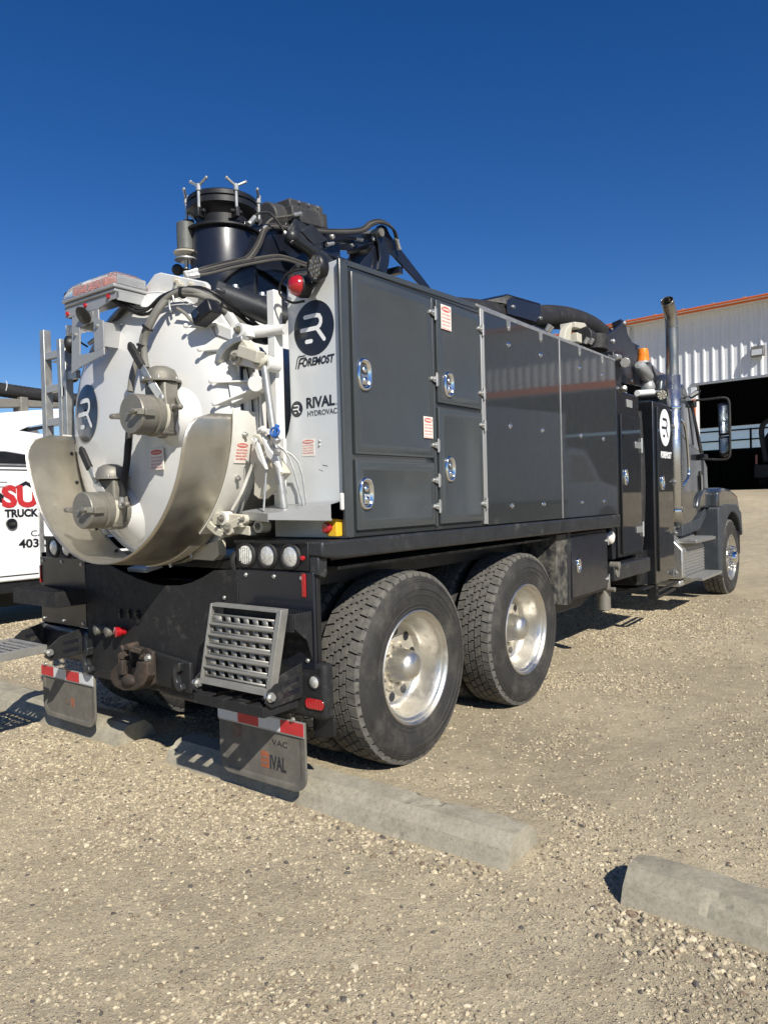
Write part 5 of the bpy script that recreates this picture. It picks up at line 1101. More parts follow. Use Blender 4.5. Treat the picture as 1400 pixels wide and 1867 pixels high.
# lower latch: blades, blue pin, wedge plate
mb = MB(); mb.prism([(0.808, 1.752), (0.850, 1.736), (1.006, 1.552), (0.915, 1.482), (0.838, 1.431), (0.800, 1.453), (0.811, 1.539), (0.784, 1.620)], 'y', -0.78, -0.72); mb.build('latch_wedge', 'stain', T, bevel=0.004)
mb = MB(); mb.prism([(0.867, 1.731), (0.893, 1.716), (0.947, 1.595), (0.975, 1.562), (0.961, 1.655), (0.923, 1.714), (0.953, 1.722), (1.001, 1.663), (1.075, 1.553), (0.987, 1.577), (0.941, 1.610), (0.891, 1.659)], 'y', -0.835, -0.80) if False else mb.prism([(0.854, 1.728), (0.884, 1.718), (0.932, 1.612), (0.945, 1.569), (0.895, 1.624)], 'y', -0.835, -0.815); mb.prism([(0.915, 1.742), (0.936, 1.715), (0.970, 1.666), (1.005, 1.633), (1.045, 1.552), (0.990, 1.603), (0.955, 1.631)], 'y', -0.835, -0.815); mb.build('latch_blade', 'white', T, bevel=0.002)
mb = MB(); mb.cyl((0.910, -0.830, 1.756), (0.968, -0.830, 1.744), 0.014, 12); mb.ball((0.942, -0.840, 1.756), 0.018, 12); mb.tube([(0.897, -0.840, 1.744), (0.885, -0.850, 1.734), (0.877, -0.850, 1.716), (0.895, -0.850, 1.700), (0.904, -0.840, 1.715)], 0.0025, 6); mb.build('latch_pin', 'white', T)
bp_ = Vector((1.025, -0.840, 1.742)); mb = MB(); mb.cyl(bp_+Vector((-0.008, 0, -0.015)), bp_+Vector((0.012, 0, 0.028)), 0.011, 12); mb.tube([bp_+Vector((0.028*math.cos(t), -0.006, 0.020*math.sin(t)-0.004)) for t in [2*PI*i/12 for i in range(13)]], 0.005, 8, smooth=2); mb.build('blue_pin', 'blue', T)
mb = MB(); mb.cyl((1.003, -0.830, 1.721), (1.024, -0.830, 1.692), 0.018, 14); mb.bolt((1.036, -0.840, 1.645), (0, -1, 0), 0.014, 0.02); mb.build('latch_roller', 'galv', T)
mb = MB(); mb.prism([(0.871, 1.730), (0.945, 1.719), (0.939, 1.555), (0.884, 1.590)], 'y', -0.71, -0.69); mb.build('latch_backing', 'white', T)
# lower hinge: curved link and lugs
gusset('clamp_link', [(0.514, 1.334), (0.548, 1.339), (0.596, 1.306), (0.661, 1.279), (0.655, 1.247), (0.603, 1.257), (0.546, 1.290)], -0.86, -0.80, 'stain', 0.005)
arm('clamp_block', (0.578, -0.830, 1.341), (0.794, -0.830, 1.327), 0.05, 0.06, 'stain'); arm('clamp_block', (0.668, -0.800, 1.294), (0.813, -0.800, 1.278), 0.05, 0.045, 'stain'); arm('clamp_bar', (0.645, -0.840, 1.287), (0.785, -0.840, 1.328), 0.04, 0.04, 'stain')
lug((0.670, -0.870, 1.342), 0.034, -0.87, -0.82, 'band'); lug((0.700, -0.860, 1.291), 0.032, -0.86, -0.80, 'stain'); lug((0.797, -0.850, 1.336), 0.022, -0.85, -0.80, 'stain'); lug((0.866, -0.820, 1.301), 0.032, -0.82, -0.76, 'stain'); lug((0.800, -0.800, 1.353), 0.022, -0.80, -0.76, 'black')
mb = MB(); mb.tube([Vector((0.667, -0.800, 1.381)), Vector((0.735, -0.800, 1.461)), Vector((0.774, -0.790, 1.540)), Vector((0.815, -0.790, 1.604))], 0.008, 8); mb.build('band_edge_weld', 'band', T)
mb = MB(); mb.prism([(0.221, 1.162), (0.491, 1.225), (0.497, 1.149), (0.452, 1.119), (0.242, 1.124)], 'y', -0.75, -0.70); mb.build('lower_skirt', 'stain', T)
mb = MB(); mb.box(-0.36, -0.18, -0.72, -0.60, 1.035, 1.06, rot=Matrix.Rotation(R(10), 3, 'X')); mb.build('tank_sump', 'white', T, bevel=0.004)

# ---- light bar on its bracket
ly = -0.92
def lb(px, py): return None
lbL = Vector((-0.531, -0.920, 2.633)); lbM = Vector((-0.016, -0.980, 2.589)); lbR = Vector((0.105, -0.860, 2.550))
x0, x1 = -0.455, 0.055
mb = MB(); mb.box(x0, x1, -1.02, -0.80, 2.555, 2.575); mb.box(x0+0.01, x1-0.01, -1.01, -0.81, 2.535, 2.555); lbr = mb.build('light_bar_base', 'silver', T, bevel=0.006)
mb = MB(); prof = [(-1.02, 2.5755), (-1.02, 2.60), (-0.995, 2.645), (-0.97, 2.66), (-0.85, 2.66), (-0.825, 2.645), (-0.80, 2.60), (-0.80, 2.5755)]
e = 0.05; V = []
for (x, k) in ((x0, 0.0), (x0+0.015, 0.55), (x0+0.05, 0.9), (x0+0.09, 1.0), (x1-0.09, 1.0), (x1-0.05, 0.9), (x1-0.015, 0.55), (x1, 0.0)):
    for (y, z) in prof: V.append((x, -0.91+(y+0.91)*(0.90+0.10*k), 2.5755+(z-2.5755)*(0.35+0.65*k)))
F = [(j*8+i, j*8+i+1, (j+1)*8+i+1, (j+1)*8+i) for j in range(7) for i in range(7)]+[(j*8+7, j*8, (j+1)*8, (j+1)*8+7) for j in range(7)]+[tuple(range(8)), tuple(56+i for i in range(8))[::-1]]
mb.add(V, F); mb.build('light_bar_dome', 'clear', lbr, angle=30)
mb = MB(); mb.box(x0+0.09, x1-0.10, -0.995, -0.825, 2.578, 2.625); mb.build('amber_modules', 'amberpink', lbr, bevel=0.006)
for k in range(3):
    mb = MB(); mb.box(x0+0.24+0.13*k, x0+0.246+0.13*k, -0.997, -0.823, 2.578, 2.626); mb.build('module_divider', 'silver', lbr)
mb = MB(); mb.prism([(x0-0.005, 2.535), (x0+0.0, 2.48), (x0+0.05, 2.475), (x0+0.08, 2.37), (x0+0.07, 2.16), (x0+0.40, 2.245), (x0+0.40, 2.40), (x0+0.34, 2.43), (x0+0.34, 2.505), (x0+0.60, 2.495), (x1, 2.50), (x1, 2.535)], 'y', -1.012, -1.004)
bp0 = mb.build('light_bar_bracket', 'silver', T, bevel=0.002) if False else None
# bracket face with its rectangular window, built from strips round the opening
br = empty('light_bar_bracket', parent=T, label='grey bracket plate with square cut-out under the light bar')
YB0, YB1 = -1.000, -0.992
for nm, pts in (('bracket_top', [(x0, 2.535), (x0+0.01, 2.475), (x0+0.33, 2.475), (x0+0.45, 2.50), (x1, 2.50), (x1, 2.535)]),
                ('bracket_side', [(x0+0.07, 2.474), (x0+0.045, 2.16), (x0+0.13, 2.185), (x0+0.15, 2.474)]),
                ('bracket_side', [(x0+0.28, 2.474), (x0+0.28, 2.25), (x0+0.37, 2.265), (x0+0.37, 2.405), (x0+0.33, 2.42), (x0+0.33, 2.474)]),
                ('bracket_mid', [(x0+0.151, 2.474), (x0+0.144, 2.405), (x0+0.279, 2.415), (x0+0.279, 2.474)]),
                ('bracket_sill', [(x0+0.1305, 2.255), (x0+0.1305, 2.186), (x0+0.37, 2.225), (x0+0.37, 2.264), (x0+0.2795, 2.2495)])):
    mb = MB(); mb.prism(pts, 'y', YB0, YB1); mb.build(nm, 'silver', br, bevel=0.0015)
mb = MB(); mb.box(x1-0.006, x1, -1.0, -0.82, 2.49, 2.535); mb.build('bracket_return', 'silver', br); mb = MB(); mb.box(x0, x0+0.006, -1.0, -0.82, 2.48, 2.535); mb.build('bracket_return', 'silver', br); mb = MB(); mb.box(x0+0.36, x0+0.37, -0.992, -0.80, 2.27, 2.40); mb.build('bracket_return', 'silver', br)
for (u, v) in ((x0+0.03, 2.497), (x0+0.21, 2.512), (x0+0.43, 2.52)):
    mb = MB(); mb.lathe((u, YB0, v), (0, -1, 0), [(0.013, 0), (0.013, 0.008), (0.008, 0.012), (0, 0.013)], 14); mb.build('red_marker', 'red', br)
mb = MB(); mb.lathe((x0+0.215, YB0-0.01, 2.455), (0.0, -0.8, -0.5), [(0.02, -0.02), (0.05, 0.0), (0.055, 0.012), (0.0, 0.02)], 16); mb.build('plate_lamp', 'black', br)
for (u, v) in ((x0+0.10, 2.37), (x0+0.315, 2.385)):
    mb = MB(); mb.bolt((u, YB0, v), (0, -1, 0), 0.009, 0.012); mb.build('bracket_bolt', 'galv', br)
mb = MB(); mb.box(x0-0.14, x0+0.10, -0.90, -0.85, 2.43, 2.47); mb.box(x0-0.16, x0-0.13, -0.91, -0.84, 2.42, 2.48); mb.box(x0+0.10, x0+0.14, -0.99, -0.70, 2.40, 2.46); mb.build('bracket_arm', 'white', T, bevel=0.004)
mb = MB(); mb.cyl((x0+0.12, -0.93, 2.33), (x0+0.27, -0.93, 2.37), 0.012, 10); mb.cyl((x0+0.10, -0.9, 2.28), (x0+0.25, -0.9, 2.30), 0.018, 10); mb.build('pull_wire_end', 'galv', T)
for c_, r_, d_ in (((-0.665, -0.860, 2.650), 0.045, (-0.7, -0.5, 0.1)), ((-0.767, -0.800, 2.408), 0.055, (-0.8, -0.5, 0)), ((-0.944, -0.700, 2.258), 0.055, (-0.8, -0.5, 0))):
    lamp(T, c_, d_, r_, 0.05, 'side_lamp', 'black', 'glass')
mb = MB(); mb.tube([(-0.632, -0.850, 2.387), (-0.584, -0.880, 2.420), (-0.536, -0.880, 2.426), (-0.550, -0.860, 2.386), (-0.504, -0.840, 2.350)], 0.006, 8)
mb.tube([(-0.066, -0.920, 2.523), (-0.033, -0.900, 2.486), (-0.127, -0.880, 2.452), (-0.247, -0.840, 2.443)], 0.010, 8); mb.build('lamp_cable', 'cable', T); mb = MB(); mb.tube([(-0.143, -0.920, 2.546), (-0.061, -0.900, 2.526), (0.028, -0.900, 2.498)], 0.016, 8); mb.build('lamp_cable', 'cable', T)

# ---- access ladder at the left
ldr = empty('access_ladder', parent=T, label='galvanised ladder left of the tank')
for (xa, xb, zt) in ((-1.115, -1.065, 2.545), (-0.915, -0.875, 2.46)):
    mb = MB(); mb.box(xa, xb, -0.80, -0.75, 1.62, zt); mb.build('rail', 'galv', ldr, bevel=0.003)
for z in (2.375, 2.165, 1.955, 1.745):
    mb = MB(); mb.box(-1.065, -0.915, -0.795, -0.760, z-0.022, z+0.022); mb.build('rung', 'silver', ldr, bevel=0.002)
mb = MB(); mb.prism([(-1.06, 2.345), (-0.92, 2.35), (-0.80, 2.30), (-0.80, 2.28)], 'y', -0.76, -0.70); mb.box(-0.885, -0.84, -0.80, -0.76, 2.10, 2.16); mb.build('ladder_bracket', 'white', ldr)
mb = MB(); mb.box(-0.875, -0.72, -0.79, -0.76, 2.20, 2.25); mb.build('ladder_stay', 'galv', ldr); mb = MB(); mb.box(-0.875, -0.72, -0.79, -0.76, 1.75, 1.8); mb.build('ladder_stay', 'galv', ldr)
mb = MB(); mb.box(-0.86, -0.82, -0.80, -0.75, 1.5, 2.42); mb.build('tank_side_post', 'galv', T, bevel=0.003)

# ================================================================== boom on top
DC = Vector((0.1, -0.31, 0))
mb = MB(); mb.lathe((DC.x, DC.y, 2.60), (0, 0, 1), [(0.192, 0), (0.196, 0.02), (0.196, 0.38), (0.192, 0.39)], 40); mb.build('swivel_drum', 'navy', T, angle=40)
mb = MB(); mb.lathe((DC.x, DC.y, 2.99), (0, 0, 1), [(0.215, 0), (0.22, 0.004), (0.22, 0.014), (0.155, 0.016), (0.155, 0.085), (0.175, 0.11), (0.200, 0.132), (0.205, 0.134), (0.205, 0.165), (0.198, 0.168), (0.198, 0.174), (0.207, 0.175), (0.207, 0.198), (0.198, 0.206), (0.0, 0.214)], 44); mb.build('swivel_cap', 'black', T, angle=35)
for k in range(6):
    t = PI/6+k*PI/3+0.18; e = Vector((math.cos(t), math.sin(t), 0)); p = DC+e*0.211+Vector((0, 0, 3.185))
    mb = MB(); mb.cyl(p+Vector((0, 0, -0.11)), p+Vector((0, 0, 0.03)), 0.009, 10); mb.cyl(p+Vector((0, 0, 0.0)), p+Vector((0, 0, 0.035)), 0.015, 10)
    tt = Vector((-e.y, e.x, 0)); mb.cyl(p+Vector((0, 0, 0.025)), p+Vector((0, 0, 0.060))+tt*0.058, 0.0075, 10); mb.ball(p+Vector((0, 0, 0.060))+tt*0.058, 0.010, 8); mb.cyl(p+Vector((0, 0, 0.025)), p+Vector((0, 0, 0.060))-tt*0.055, 0.0075, 10); mb.ball(p+Vector((0, 0, 0.060))-tt*0.055, 0.010, 8)
    wn_ = mb.build('wing_clamp', 'galv', T)
    mb = MB(); q = DC+e*0.20+Vector((0, 0, 3.07)); mb.box(q.x-0.03, q.x+0.03, q.y-0.012, q.y+0.012, q.z-0.035, q.z+0.02, rot=Matrix.Rotation(t, 3, 'Z')); mb.cyl(q-tt*0.035, q+tt*0.035, 0.012, 10); mb.build('clamp_ear', 'black', wn_, bevel=0.004)
# roller post at the left of the drum
rp0 = Vector((-0.014, -0.500, 2.844))
mb = MB(); mb.cyl((-0.007, -0.500, 2.881), (-0.007, -0.500, 3.039), 0.052, 24); ro = mb.build('idler_roller', 'greyroll', T, bevel=0.004)
mb = MB(); mb.lathe((-0.008, -0.500, 2.868), (0, 0, 1), [(0, -0.006), (0.072, -0.004), (0.074, 0.004), (0.05, 0.010), (0, 0.011)], 24); mb.build('roller_flange', 'stain', ro)
mb = MB(); mb.lathe((-0.010, -0.500, 2.831), (0, 0, 1), [(0, -0.006), (0.066, -0.004), (0.066, 0.004), (0, 0.006)], 20); mb.cyl((-0.012, -0.500, 2.781), (-0.008, -0.500, 2.868), 0.014, 10); mb.beam((-0.010, -0.500, 2.831), (0.02, -0.33, 2.84), 0.05, 0.012); mb.build('roller_foot', 'galv', T)
mb = MB(); mb.ball((-0.093, -0.500, 2.791), 0.034, 14); mb.cyl((-0.093, -0.500, 2.791), (-0.051, -0.450, 2.778), 0.02, 10); mb.build('rubber_stop', 'hose', T)
# turret side plates
mb = MB(); mb.prism([(-0.31, 2.79), (-0.16, 2.78), (0.10, 2.70), (0.75, 2.70), (0.75, 2.86), (0.62, 2.94), (0.22, 2.96), (0.16, 3.06), (0.30, 3.14), (-0.20, 3.045), (-0.31, 3.04)], 'x', 0.255, 0.285) ; mb.build('turret_plate', 'navy', T, bevel=0.004)
mb = MB(); mb.prism([(-0.31, 2.62), (0.80, 2.66), (0.80, 2.86), (0.25, 2.80), (-0.2, 2.79)], 'x', -0.05, 0.25); mb.build('turret_body', 'navy', T, bevel=0.01)
mb = MB(); mb.box(-0.06, 0.26, -0.20, 1.15, 3.035, 3.055); mb.build('turret_top', 'navy', T, bevel=0.004)
mb = MB(); mb.box(-0.30, 0.42, -0.62, 0.9, 2.555, 2.585); sl = mb.build('slew_plate', 'deck', T, bevel=0.004)
for k in range(6):
    mb = MB(); mb.bolt((0.40, -0.5+0.2*k, 2.585), (0, 0, 1), 0.016, 0.022); mb.build('slew_bolt', 'zinc', sl)
ta = Vector((0.523, -0.720, 2.489)); tb_ = Vector((0.693, -0.420, 2.383))
mb = MB(); mb.cyl(ta, tb_, 0.062, 24); mb.build('slew_motor_tube', 'deck', T, bevel=0.004)
mb = MB(); dd_ = (tb_-ta).normalized(); mb.cyl(ta-dd_*0.03, ta+dd_*0.02, 0.066, 8); mb.build('tube_cap', 'deck', T, bevel=0.004)
mb = MB(); mb.lathe((0.249, -0.300, 2.494), (0.1, 0, 1), [(0.19, -0.06), (0.19, 0.0), (0.17, 0.03), (0.10, 0.04)], 32); mb.build('slew_ring', 'white', T)
# boom main beam: two side plates with lightening holes (built as chords and webs)
bm_ = empty('boom', parent=T, label='black lattice boom arm')
for xo in (0.0, 0.20):
    X0 = xo; X1 = xo+0.014; XX = 0.1
    mb = MB(); mb.prism([(0.10, 3.06), (0.10, 3.16), (0.55, 3.225), (1.10, 3.36), (1.20, 3.38), (1.22, 3.33), (1.05, 3.27), (0.55, 3.155)], 'x', X0, X1); mb.build('upper_chord', 'navy', bm_, bevel=0.003)
    mb = MB(); mb.prism([(0.46, 3.14), (0.62, 3.17), (0.62, 2.92), (0.46, 2.88)], 'x', X0+0.001, X1+0.001); mb.build('web', 'navy', bm_, bevel=0.003)
    mb = MB(); mb.prism([(1.12, 3.36), (1.18, 3.27), (0.86, 2.98), (0.78, 3.02)], 'x', X0+0.002, X1+0.002); mb.build('diagonal', 'navy', bm_, bevel=0.003)
    mb = MB(); mb.prism([(0.60, 2.97), (0.60, 3.08), (0.74, 3.06), (0.82, 2.98)], 'x', X0+0.003, X1+0.003); mb.build('lower_gusset', 'navy', bm_, bevel=0.003)
    for (u, v) in ((0.54, 3.19), (0.54, 3.0), (1.0, 3.30)):
        mb = MB(); mb.lathe((X1, u, v), (1, 0, 0), [(0.022, 0), (0.020, 0.008), (0.012, 0.016), (0, 0.018)], 14); mb.build('plate_bolt', 'zinc', bm_)
mb = MB(); mb.box(0.0, 0.21, 0.12, 0.5, 3.07, 3.10); mb.build('cross_plate', 'navy', bm_); mb = MB(); mb.box(0.0, 0.21, 0.95, 1.15, 3.24, 3.27, rot=Matrix.Rotation(R(12), 3, 'X')); mb.build('cross_plate', 'navy', bm_)
# second arm at the pivot
pv = (1.004, 3.343)
ringp = [(pv[0]+0.075*math.cos(t), pv[1]+0.075*math.sin(t)) for t in [2*PI*i/20 for i in range(20)]]
for X0 in (-0.03, 0.235):
    mb = MB(); mb.prism([(0.977, 3.308), (0.979, 3.351), (1.013, 3.388), (1.053, 3.407), (1.106, 3.406), (1.144, 3.361), (1.238, 3.308), (1.702, 3.068), (1.607, 3.048), (1.192, 3.212), (1.138, 3.223), (1.128, 3.148), (1.091, 3.059), (0.987, 3.067), (1.023, 3.162), (1.007, 3.257)], 'x', X0, X0+0.018); mb.build('second_arm', 'navy', bm_, bevel=0.003)
mb = MB(); mb.cyl((-0.05, pv[0]+0.0, pv[1]-0.01), (0.285, pv[0], pv[1]-0.01), 0.032, 20); mb.build('pivot_pin', 'castalu', bm_)
mb = MB(); mb.beam((-0.03, 1.3, 3.14), (0.235, 1.3, 3.14), 0.05, 0.05); mb.build('arm_spacer', 'navy', bm_)
# lift cylinder
ca = Vector((0.400, -0.046, 2.989)); cb_ = Vector((0.400, 0.286, 2.913))
mb = MB(); mb.cyl(ca, cb_, 0.038, 20); mb.ball(ca, 0.045, 14); lc_ = mb.build('lift_cylinder', 'deck', bm_)
mb = MB(); mb.prism([(-0.02, 3.05), (0.05, 3.14), (0.20, 3.12), (0.30, 3.02), (0.18, 2.98)], 'x', 0.33, 0.345); mb.prism([(0.0, 3.03), (0.10, 3.10), (0.24, 3.04), (0.12, 2.97)], 'x', 0.42, 0.435); mb.build('cylinder_clevis', 'deck', bm_, bevel=0.004)
mb = MB(); mb.box(0.28, 0.45, 0.42, 0.75, 2.72, 2.86); mb.build('valve_block', 'stain', T, bevel=0.01)
mb = MB(); mb.cyl((0.4, 0.5, 2.82), (0.44, 0.5, 2.92), 0.014, 8); mb.cyl((0.42, 0.56, 2.82), (0.40, 0.56, 2.90), 0.012, 8); mb.build('block_fittings', 'galv', T)
# motor / battery box on the beam
mb = MB(); mb.cyl((0.120, 0.015, 3.187), (0.120, 0.429, 3.247), 0.098, 28); mo = mb.build('boom_motor', 'greybox', T, bevel=0.010)
mb = MB(); a = Vector((0.120, 0.114, 3.277)); b = Vector((0.120, 0.426, 3.312)); mb.beam(a, b, 0.24, 0.075); mb.beam(a+Vector((0.10, 0, -0.06)), b+Vector((0.10, 0.02, -0.06)), 0.08, 0.10); mb.build('motor_cover', 'greybox', mo, bevel=0.010)
for k in range(3):
    p = a.lerp(b, 0.25+0.28*k)+Vector((0.11, 0, 0.02)); mb = MB(); mb.bolt(p, (1, 0, 0.2), 0.010, 0.018); mb.build('cover_bolt', 'zinc', mo)
# hydraulic lines
lines = [[(0.300, -0.726, 2.643), (0.340, -0.633, 2.688), (0.340, -0.477, 2.755), (0.340, -0.354, 2.810), (0.320, -0.247, 2.929), (0.280, -0.161, 3.041), (0.280, -0.092, 3.080), (0.280, 0.122, 3.126), (0.280, 0.434, 3.192), (0.280, 0.752, 3.287), (0.280, 0.878, 3.371), (0.280, 1.007, 3.416), (0.280, 1.139, 3.398), (0.280, 1.196, 3.297)],
         [(0.340, -0.758, 2.619), (0.360, -0.650, 2.668), (0.360, -0.495, 2.734), (0.360, -0.331, 2.798), (0.360, -0.156, 2.860), (0.360, -0.065, 2.876), (0.360, 0.077, 2.878), (0.400, 0.232, 2.859)],
         [(0.340, -0.313, 3.019), (0.340, -0.260, 3.078), (0.340, -0.172, 3.110), (0.360, -0.126, 3.074), (0.380, -0.080, 3.007), (0.400, -0.065, 2.978)],
         [(0.280, -0.170, 3.023), (0.280, -0.091, 3.110), (0.280, 0.027, 3.160), (0.280, 0.139, 3.206)],
         [(0.260, 0.453, 3.108), (0.260, 0.566, 3.156), (0.260, 0.684, 3.209), (0.260, 0.774, 3.226)],
         [(0.100, 1.110, 3.275), (0.100, 1.106, 3.193), (0.100, 1.051, 3.139)]]
for li, L_ in enumerate(lines):
    for k in range(3 if li < 2 else 1):
        o_ = Vector((0.012*k, 0.0, -0.014*k)); mb = MB(); mb.tube([Vector(p)+o_*(1 if 0 < i < len(L_)-1 else 0.5) for i, p in enumerate(L_)], 0.0085 if li < 2 else 0.008, 8); hl_ = mb.build('hydraulic_line', 'greyline' if (k+li) % 2 else 'hose', T)
        for e0, e1 in ((L_[0], L_[1]), (L_[-1], L_[-2])):
            e0 = Vector(e0)+o_*0.5; e1 = Vector(e1)+o_; dd2 = (e1-e0).normalized(); mb = MB(); mb.cyl(e0-dd2*0.012, e0+dd2*0.045, 0.0135, 10); mb.cyl(e0-dd2*0.03, e0-dd2*0.012, 0.016, 6); mb.build('crimp_fitting', 'galv', hl_)
# big suction hose running forward
HP = [(0.30, 1.30, 2.86), (0.30, 1.75, 2.905), (0.30, 2.30, 2.985), (0.30, 2.90, 3.06), (0.30, 3.40, 3.15), (0.30, 3.9, 3.245), (0.30, 4.4, 3.305), (0.32, 4.9, 3.30), (0.38, 5.35, 3.17)]
mb = MB(); mb.tube(HP, 0.118, 20, rib=0.026); mb.build('suction_hose', 'hose', T, angle=60)
mb = MB(); mb.prism([(2.62, 3.02), (2.62, 3.14), (2.72, 3.185), (3.30, 3.23), (3.30, 3.13), (3.2, 3.05)], 'x', 0.425, 0.437); mb.prism([(2.55, 3.165), (2.62, 3.195), (3.30, 3.243), (3.30, 3.232), (2.62, 3.183), (2.55, 3.155)], 'x', 0.17, 0.437); mb.box(0.15, 0.5, 3.0, 3.34, 2.84, 2.98); hb_ = mb.build('hose_saddle', 'navy', T, bevel=0.003)
for u in (2.72, 3.28):
    mb = MB(); mb.bolt((0.437, u, 3.10), (1, 0, 0), 0.012, 0.02); mb.build('saddle_bolt', 'zinc', hb_)
for pts in ([(0.6, 2.6, 2.60), (0.6, 3.0, 2.62), (0.6, 3.4, 2.62)], [(0.3, 2.2, 2.60), (0.35, 3.0, 2.68), (0.4, 4.0, 2.70)]):
    mb = MB(); mb.tube(pts, 0.06, 12, rib=0.03); mb.build('return_hose', 'hose', T, angle=60)
# cluster of fittings between hose and panels
wf = Vector((0.950, 2.775, 2.746))
mb = MB(); mb.prism([(2.612, 2.707), (2.663, 2.812), (2.758, 2.874), (2.842, 2.903), (2.901, 2.890), (2.779, 2.831), (2.750, 2.724)], 'x', 0.90, 0.96); mb.prism([(2.782, 2.888), (3.000, 2.916), (3.049, 2.896), (2.899, 2.847), (2.780, 2.841)], 'x', 0.85, 0.99); mb.box(wf.x-0.04, wf.x+0.04, wf.y+0.05, wf.y+0.15, wf.z-0.02, wf.z+0.06); mb.build('filter_cover', 'stain', T, bevel=0.006)
mb = MB(); mb.cyl((0.900, 3.170, 2.846), (0.900, 3.300, 2.836), 0.085, 18); mb.cyl((0.800, 3.740, 2.953), (0.800, 3.732, 2.803), 0.12, 16); mb.box(0.55, 0.95, 3.0, 4.0, 2.45, 2.62); mb.box(0.4, 0.7, 4.0, 4.3, 2.5, 3.0); mb.build('filter_housing', 'hose', T, bevel=0.01)
for p in ((1.000, 2.966, 2.731), (1.000, 3.080, 2.743), (1.000, 2.220, 2.703), (1.000, 2.180, 2.709)):
    mb = MB(); mb.cyl(p, Vector(p)+Vector((0.03, 0, 0.045)), 0.02, 10); mb.build('pipe_fitting', 'galv', T)
# bolted blue black end plate
bl = mb = MB(); mb.prism([(3.974, 2.971), (3.939, 2.873), (4.371, 2.851), (4.439, 2.906), (4.523, 2.634), (4.623, 2.592), (5.241, 2.617), (5.360, 2.654), (5.302, 2.680), (5.116, 2.764), (5.103, 2.861), (5.189, 3.045), (5.172, 3.080), (4.931, 3.080), (4.793, 3.154), (4.746, 3.253), (4.695, 3.280), (4.607, 3.229), (4.369, 3.119)], 'x', 0.735, 0.76); pl = mb.build('end_plate', 'navy', T, bevel=0.004)
for p in ((0.761, 4.679, 3.245), (0.761, 3.989, 2.966), (0.761, 4.126, 2.977), (0.761, 4.332, 2.997), (0.761, 3.985, 2.889), (0.761, 4.122, 2.898), (0.761, 5.117, 3.046), (0.761, 4.874, 2.649), (0.761, 5.326, 2.662)):
    mb = MB(); mb.lathe(p, (1, 0, 0), [(0.026, 0), (0.024, 0.01), (0.012, 0.02), (0, 0.021)], 14); mb.build('plate_bolt', 'zinc', pl)
mb = MB(); mb.cyl((0.500, 5.092, 3.317), (0.600, 5.096, 3.345), 0.05, 14); mb.build('plate_roller', 'black', T)

# ================================================================== rear body under the tank
Y0 = -0.84
mb = MB(); arcp = [(-0.60, 1.075), (-0.36, 1.077), (-0.22, 1.04), (-0.09, 1.01), (0.05, 0.988), (0.157, 0.983), (0.28, 0.990), (0.387, 1.012), (0.48, 1.045), (0.562, 1.081), (0.70, 1.090), (0.735, 1.088)]
mb.prism(arcp+[(0.735, 0.45), (-0.60, 0.45)], 'y', Y0, Y0+0.012); mb.build('rear_plate', 'bumper', T, bevel=0.002, label='dusty black rear plate with a curved cut-out')
mb = MB(); mb.box(-1.12, -0.606, Y0-0.002, Y0+0.014, 0.69, 1.105); lp = mb.build('left_rear_panel', 'navy', T, bevel=0.003)
mb = MB(); mb.box(0.741, 1.235, Y0-0.002, Y0+0.014, 0.66, 1.095); rpn = mb.build('right_rear_panel', 'navy', T, bevel=0.003)
mb = MB(); mb.box(1.222, 1.240, Y0+0.015, -0.80, 0.66, 1.095); mb.build('side_cheek', 'black', T, bevel=0.003)
mb = MB(); mb.box(-1.135, -1.12, Y0+0.015, -0.58, 0.66, 1.13); mb.build('side_cheek', 'black', T, bevel=0.003)
for p in ((0.80, 1.07), (0.99, 1.07), (1.165, 1.07), (1.19, 0.70), (0.64, 0.95), (0.60, 0.62)):
    mb = MB(); mb.bolt((p[0], Y0-0.002, p[1]), (0, -1, 0), 0.007, 0.008); mb.build('panel_bolt', 'zinc', rpn)
for p in ((-1.09, 0.715), (-0.86, 0.715), (-0.64, 0.715), (-0.86, 1.08), (-0.64, 1.07), (-1.08, 1.08)):
    mb = MB(); mb.bolt((p[0], Y0-0.002, p[1]), (0, -1, 0), 0.007, 0.008); mb.build('panel_bolt', 'zinc', lp)
mb = MB(); mb.box(1.168, 1.192, Y0-0.008, Y0-0.002, 0.985, 1.09); rr_ = mb.build('red_reflector', 'red', T, bevel=0.002)
def light_box(x0, x1, lights, plain):
    mb = MB(); mb.box(x0, x1, Y0, -0.74, 1.10, 1.233)
    o = mb.build('lamp_housing', 'black', T, bevel=0.005)
    mb = MB(); mb.box(x0, x1, Y0-0.012, Y0, 1.222, 1.236); mb.build('housing_lip', 'black', o, bevel=0.002)
    for i, x in enumerate(lights):
        c = (x, Y0-0.008, 1.166)
        mb = MB(); mb.lathe((c[0], Y0, c[2]), (0, -1, 0), [(0.064, 0), (0.064, 0.006), (0.058, 0.012), (0.050, 0.012), (0.048, 0.004), (0.048, 0.0)], 36); g_ = mb.build('lamp_grommet', 'hose', o)
        mb = MB(); mb.lathe((c[0], Y0-0.002, c[2]), (0, -1, 0), [(0.0485, 0), (0.047, 0.004), (0.03, 0.010), (0, 0.012)], 32); l_ = mb.build('lamp_lens', 'lens', g_)
        if i == plain:
            for k in range(6):
                u = -0.033+0.0132*k; hh = math.sqrt(0.044**2-u*u); mb = MB(); mb.box(c[0]+u-0.002, c[0]+u+0.002, Y0-0.016, Y0-0.008, c[2]-hh, c[2]+hh); mb.build('lens_rib', 'lens', l_)
    return o
lbx = light_box(0.728, 1.206, (0.806, 0.952, 1.101), 0)
mb = MB(); mb.lathe((1.176, Y0, 1.160), (0, -1, 0), [(0.012, 0), (0.011, 0.010), (0.006, 0.014), (0, 0.015)], 14); mb.build('marker_light', 'red', lbx)
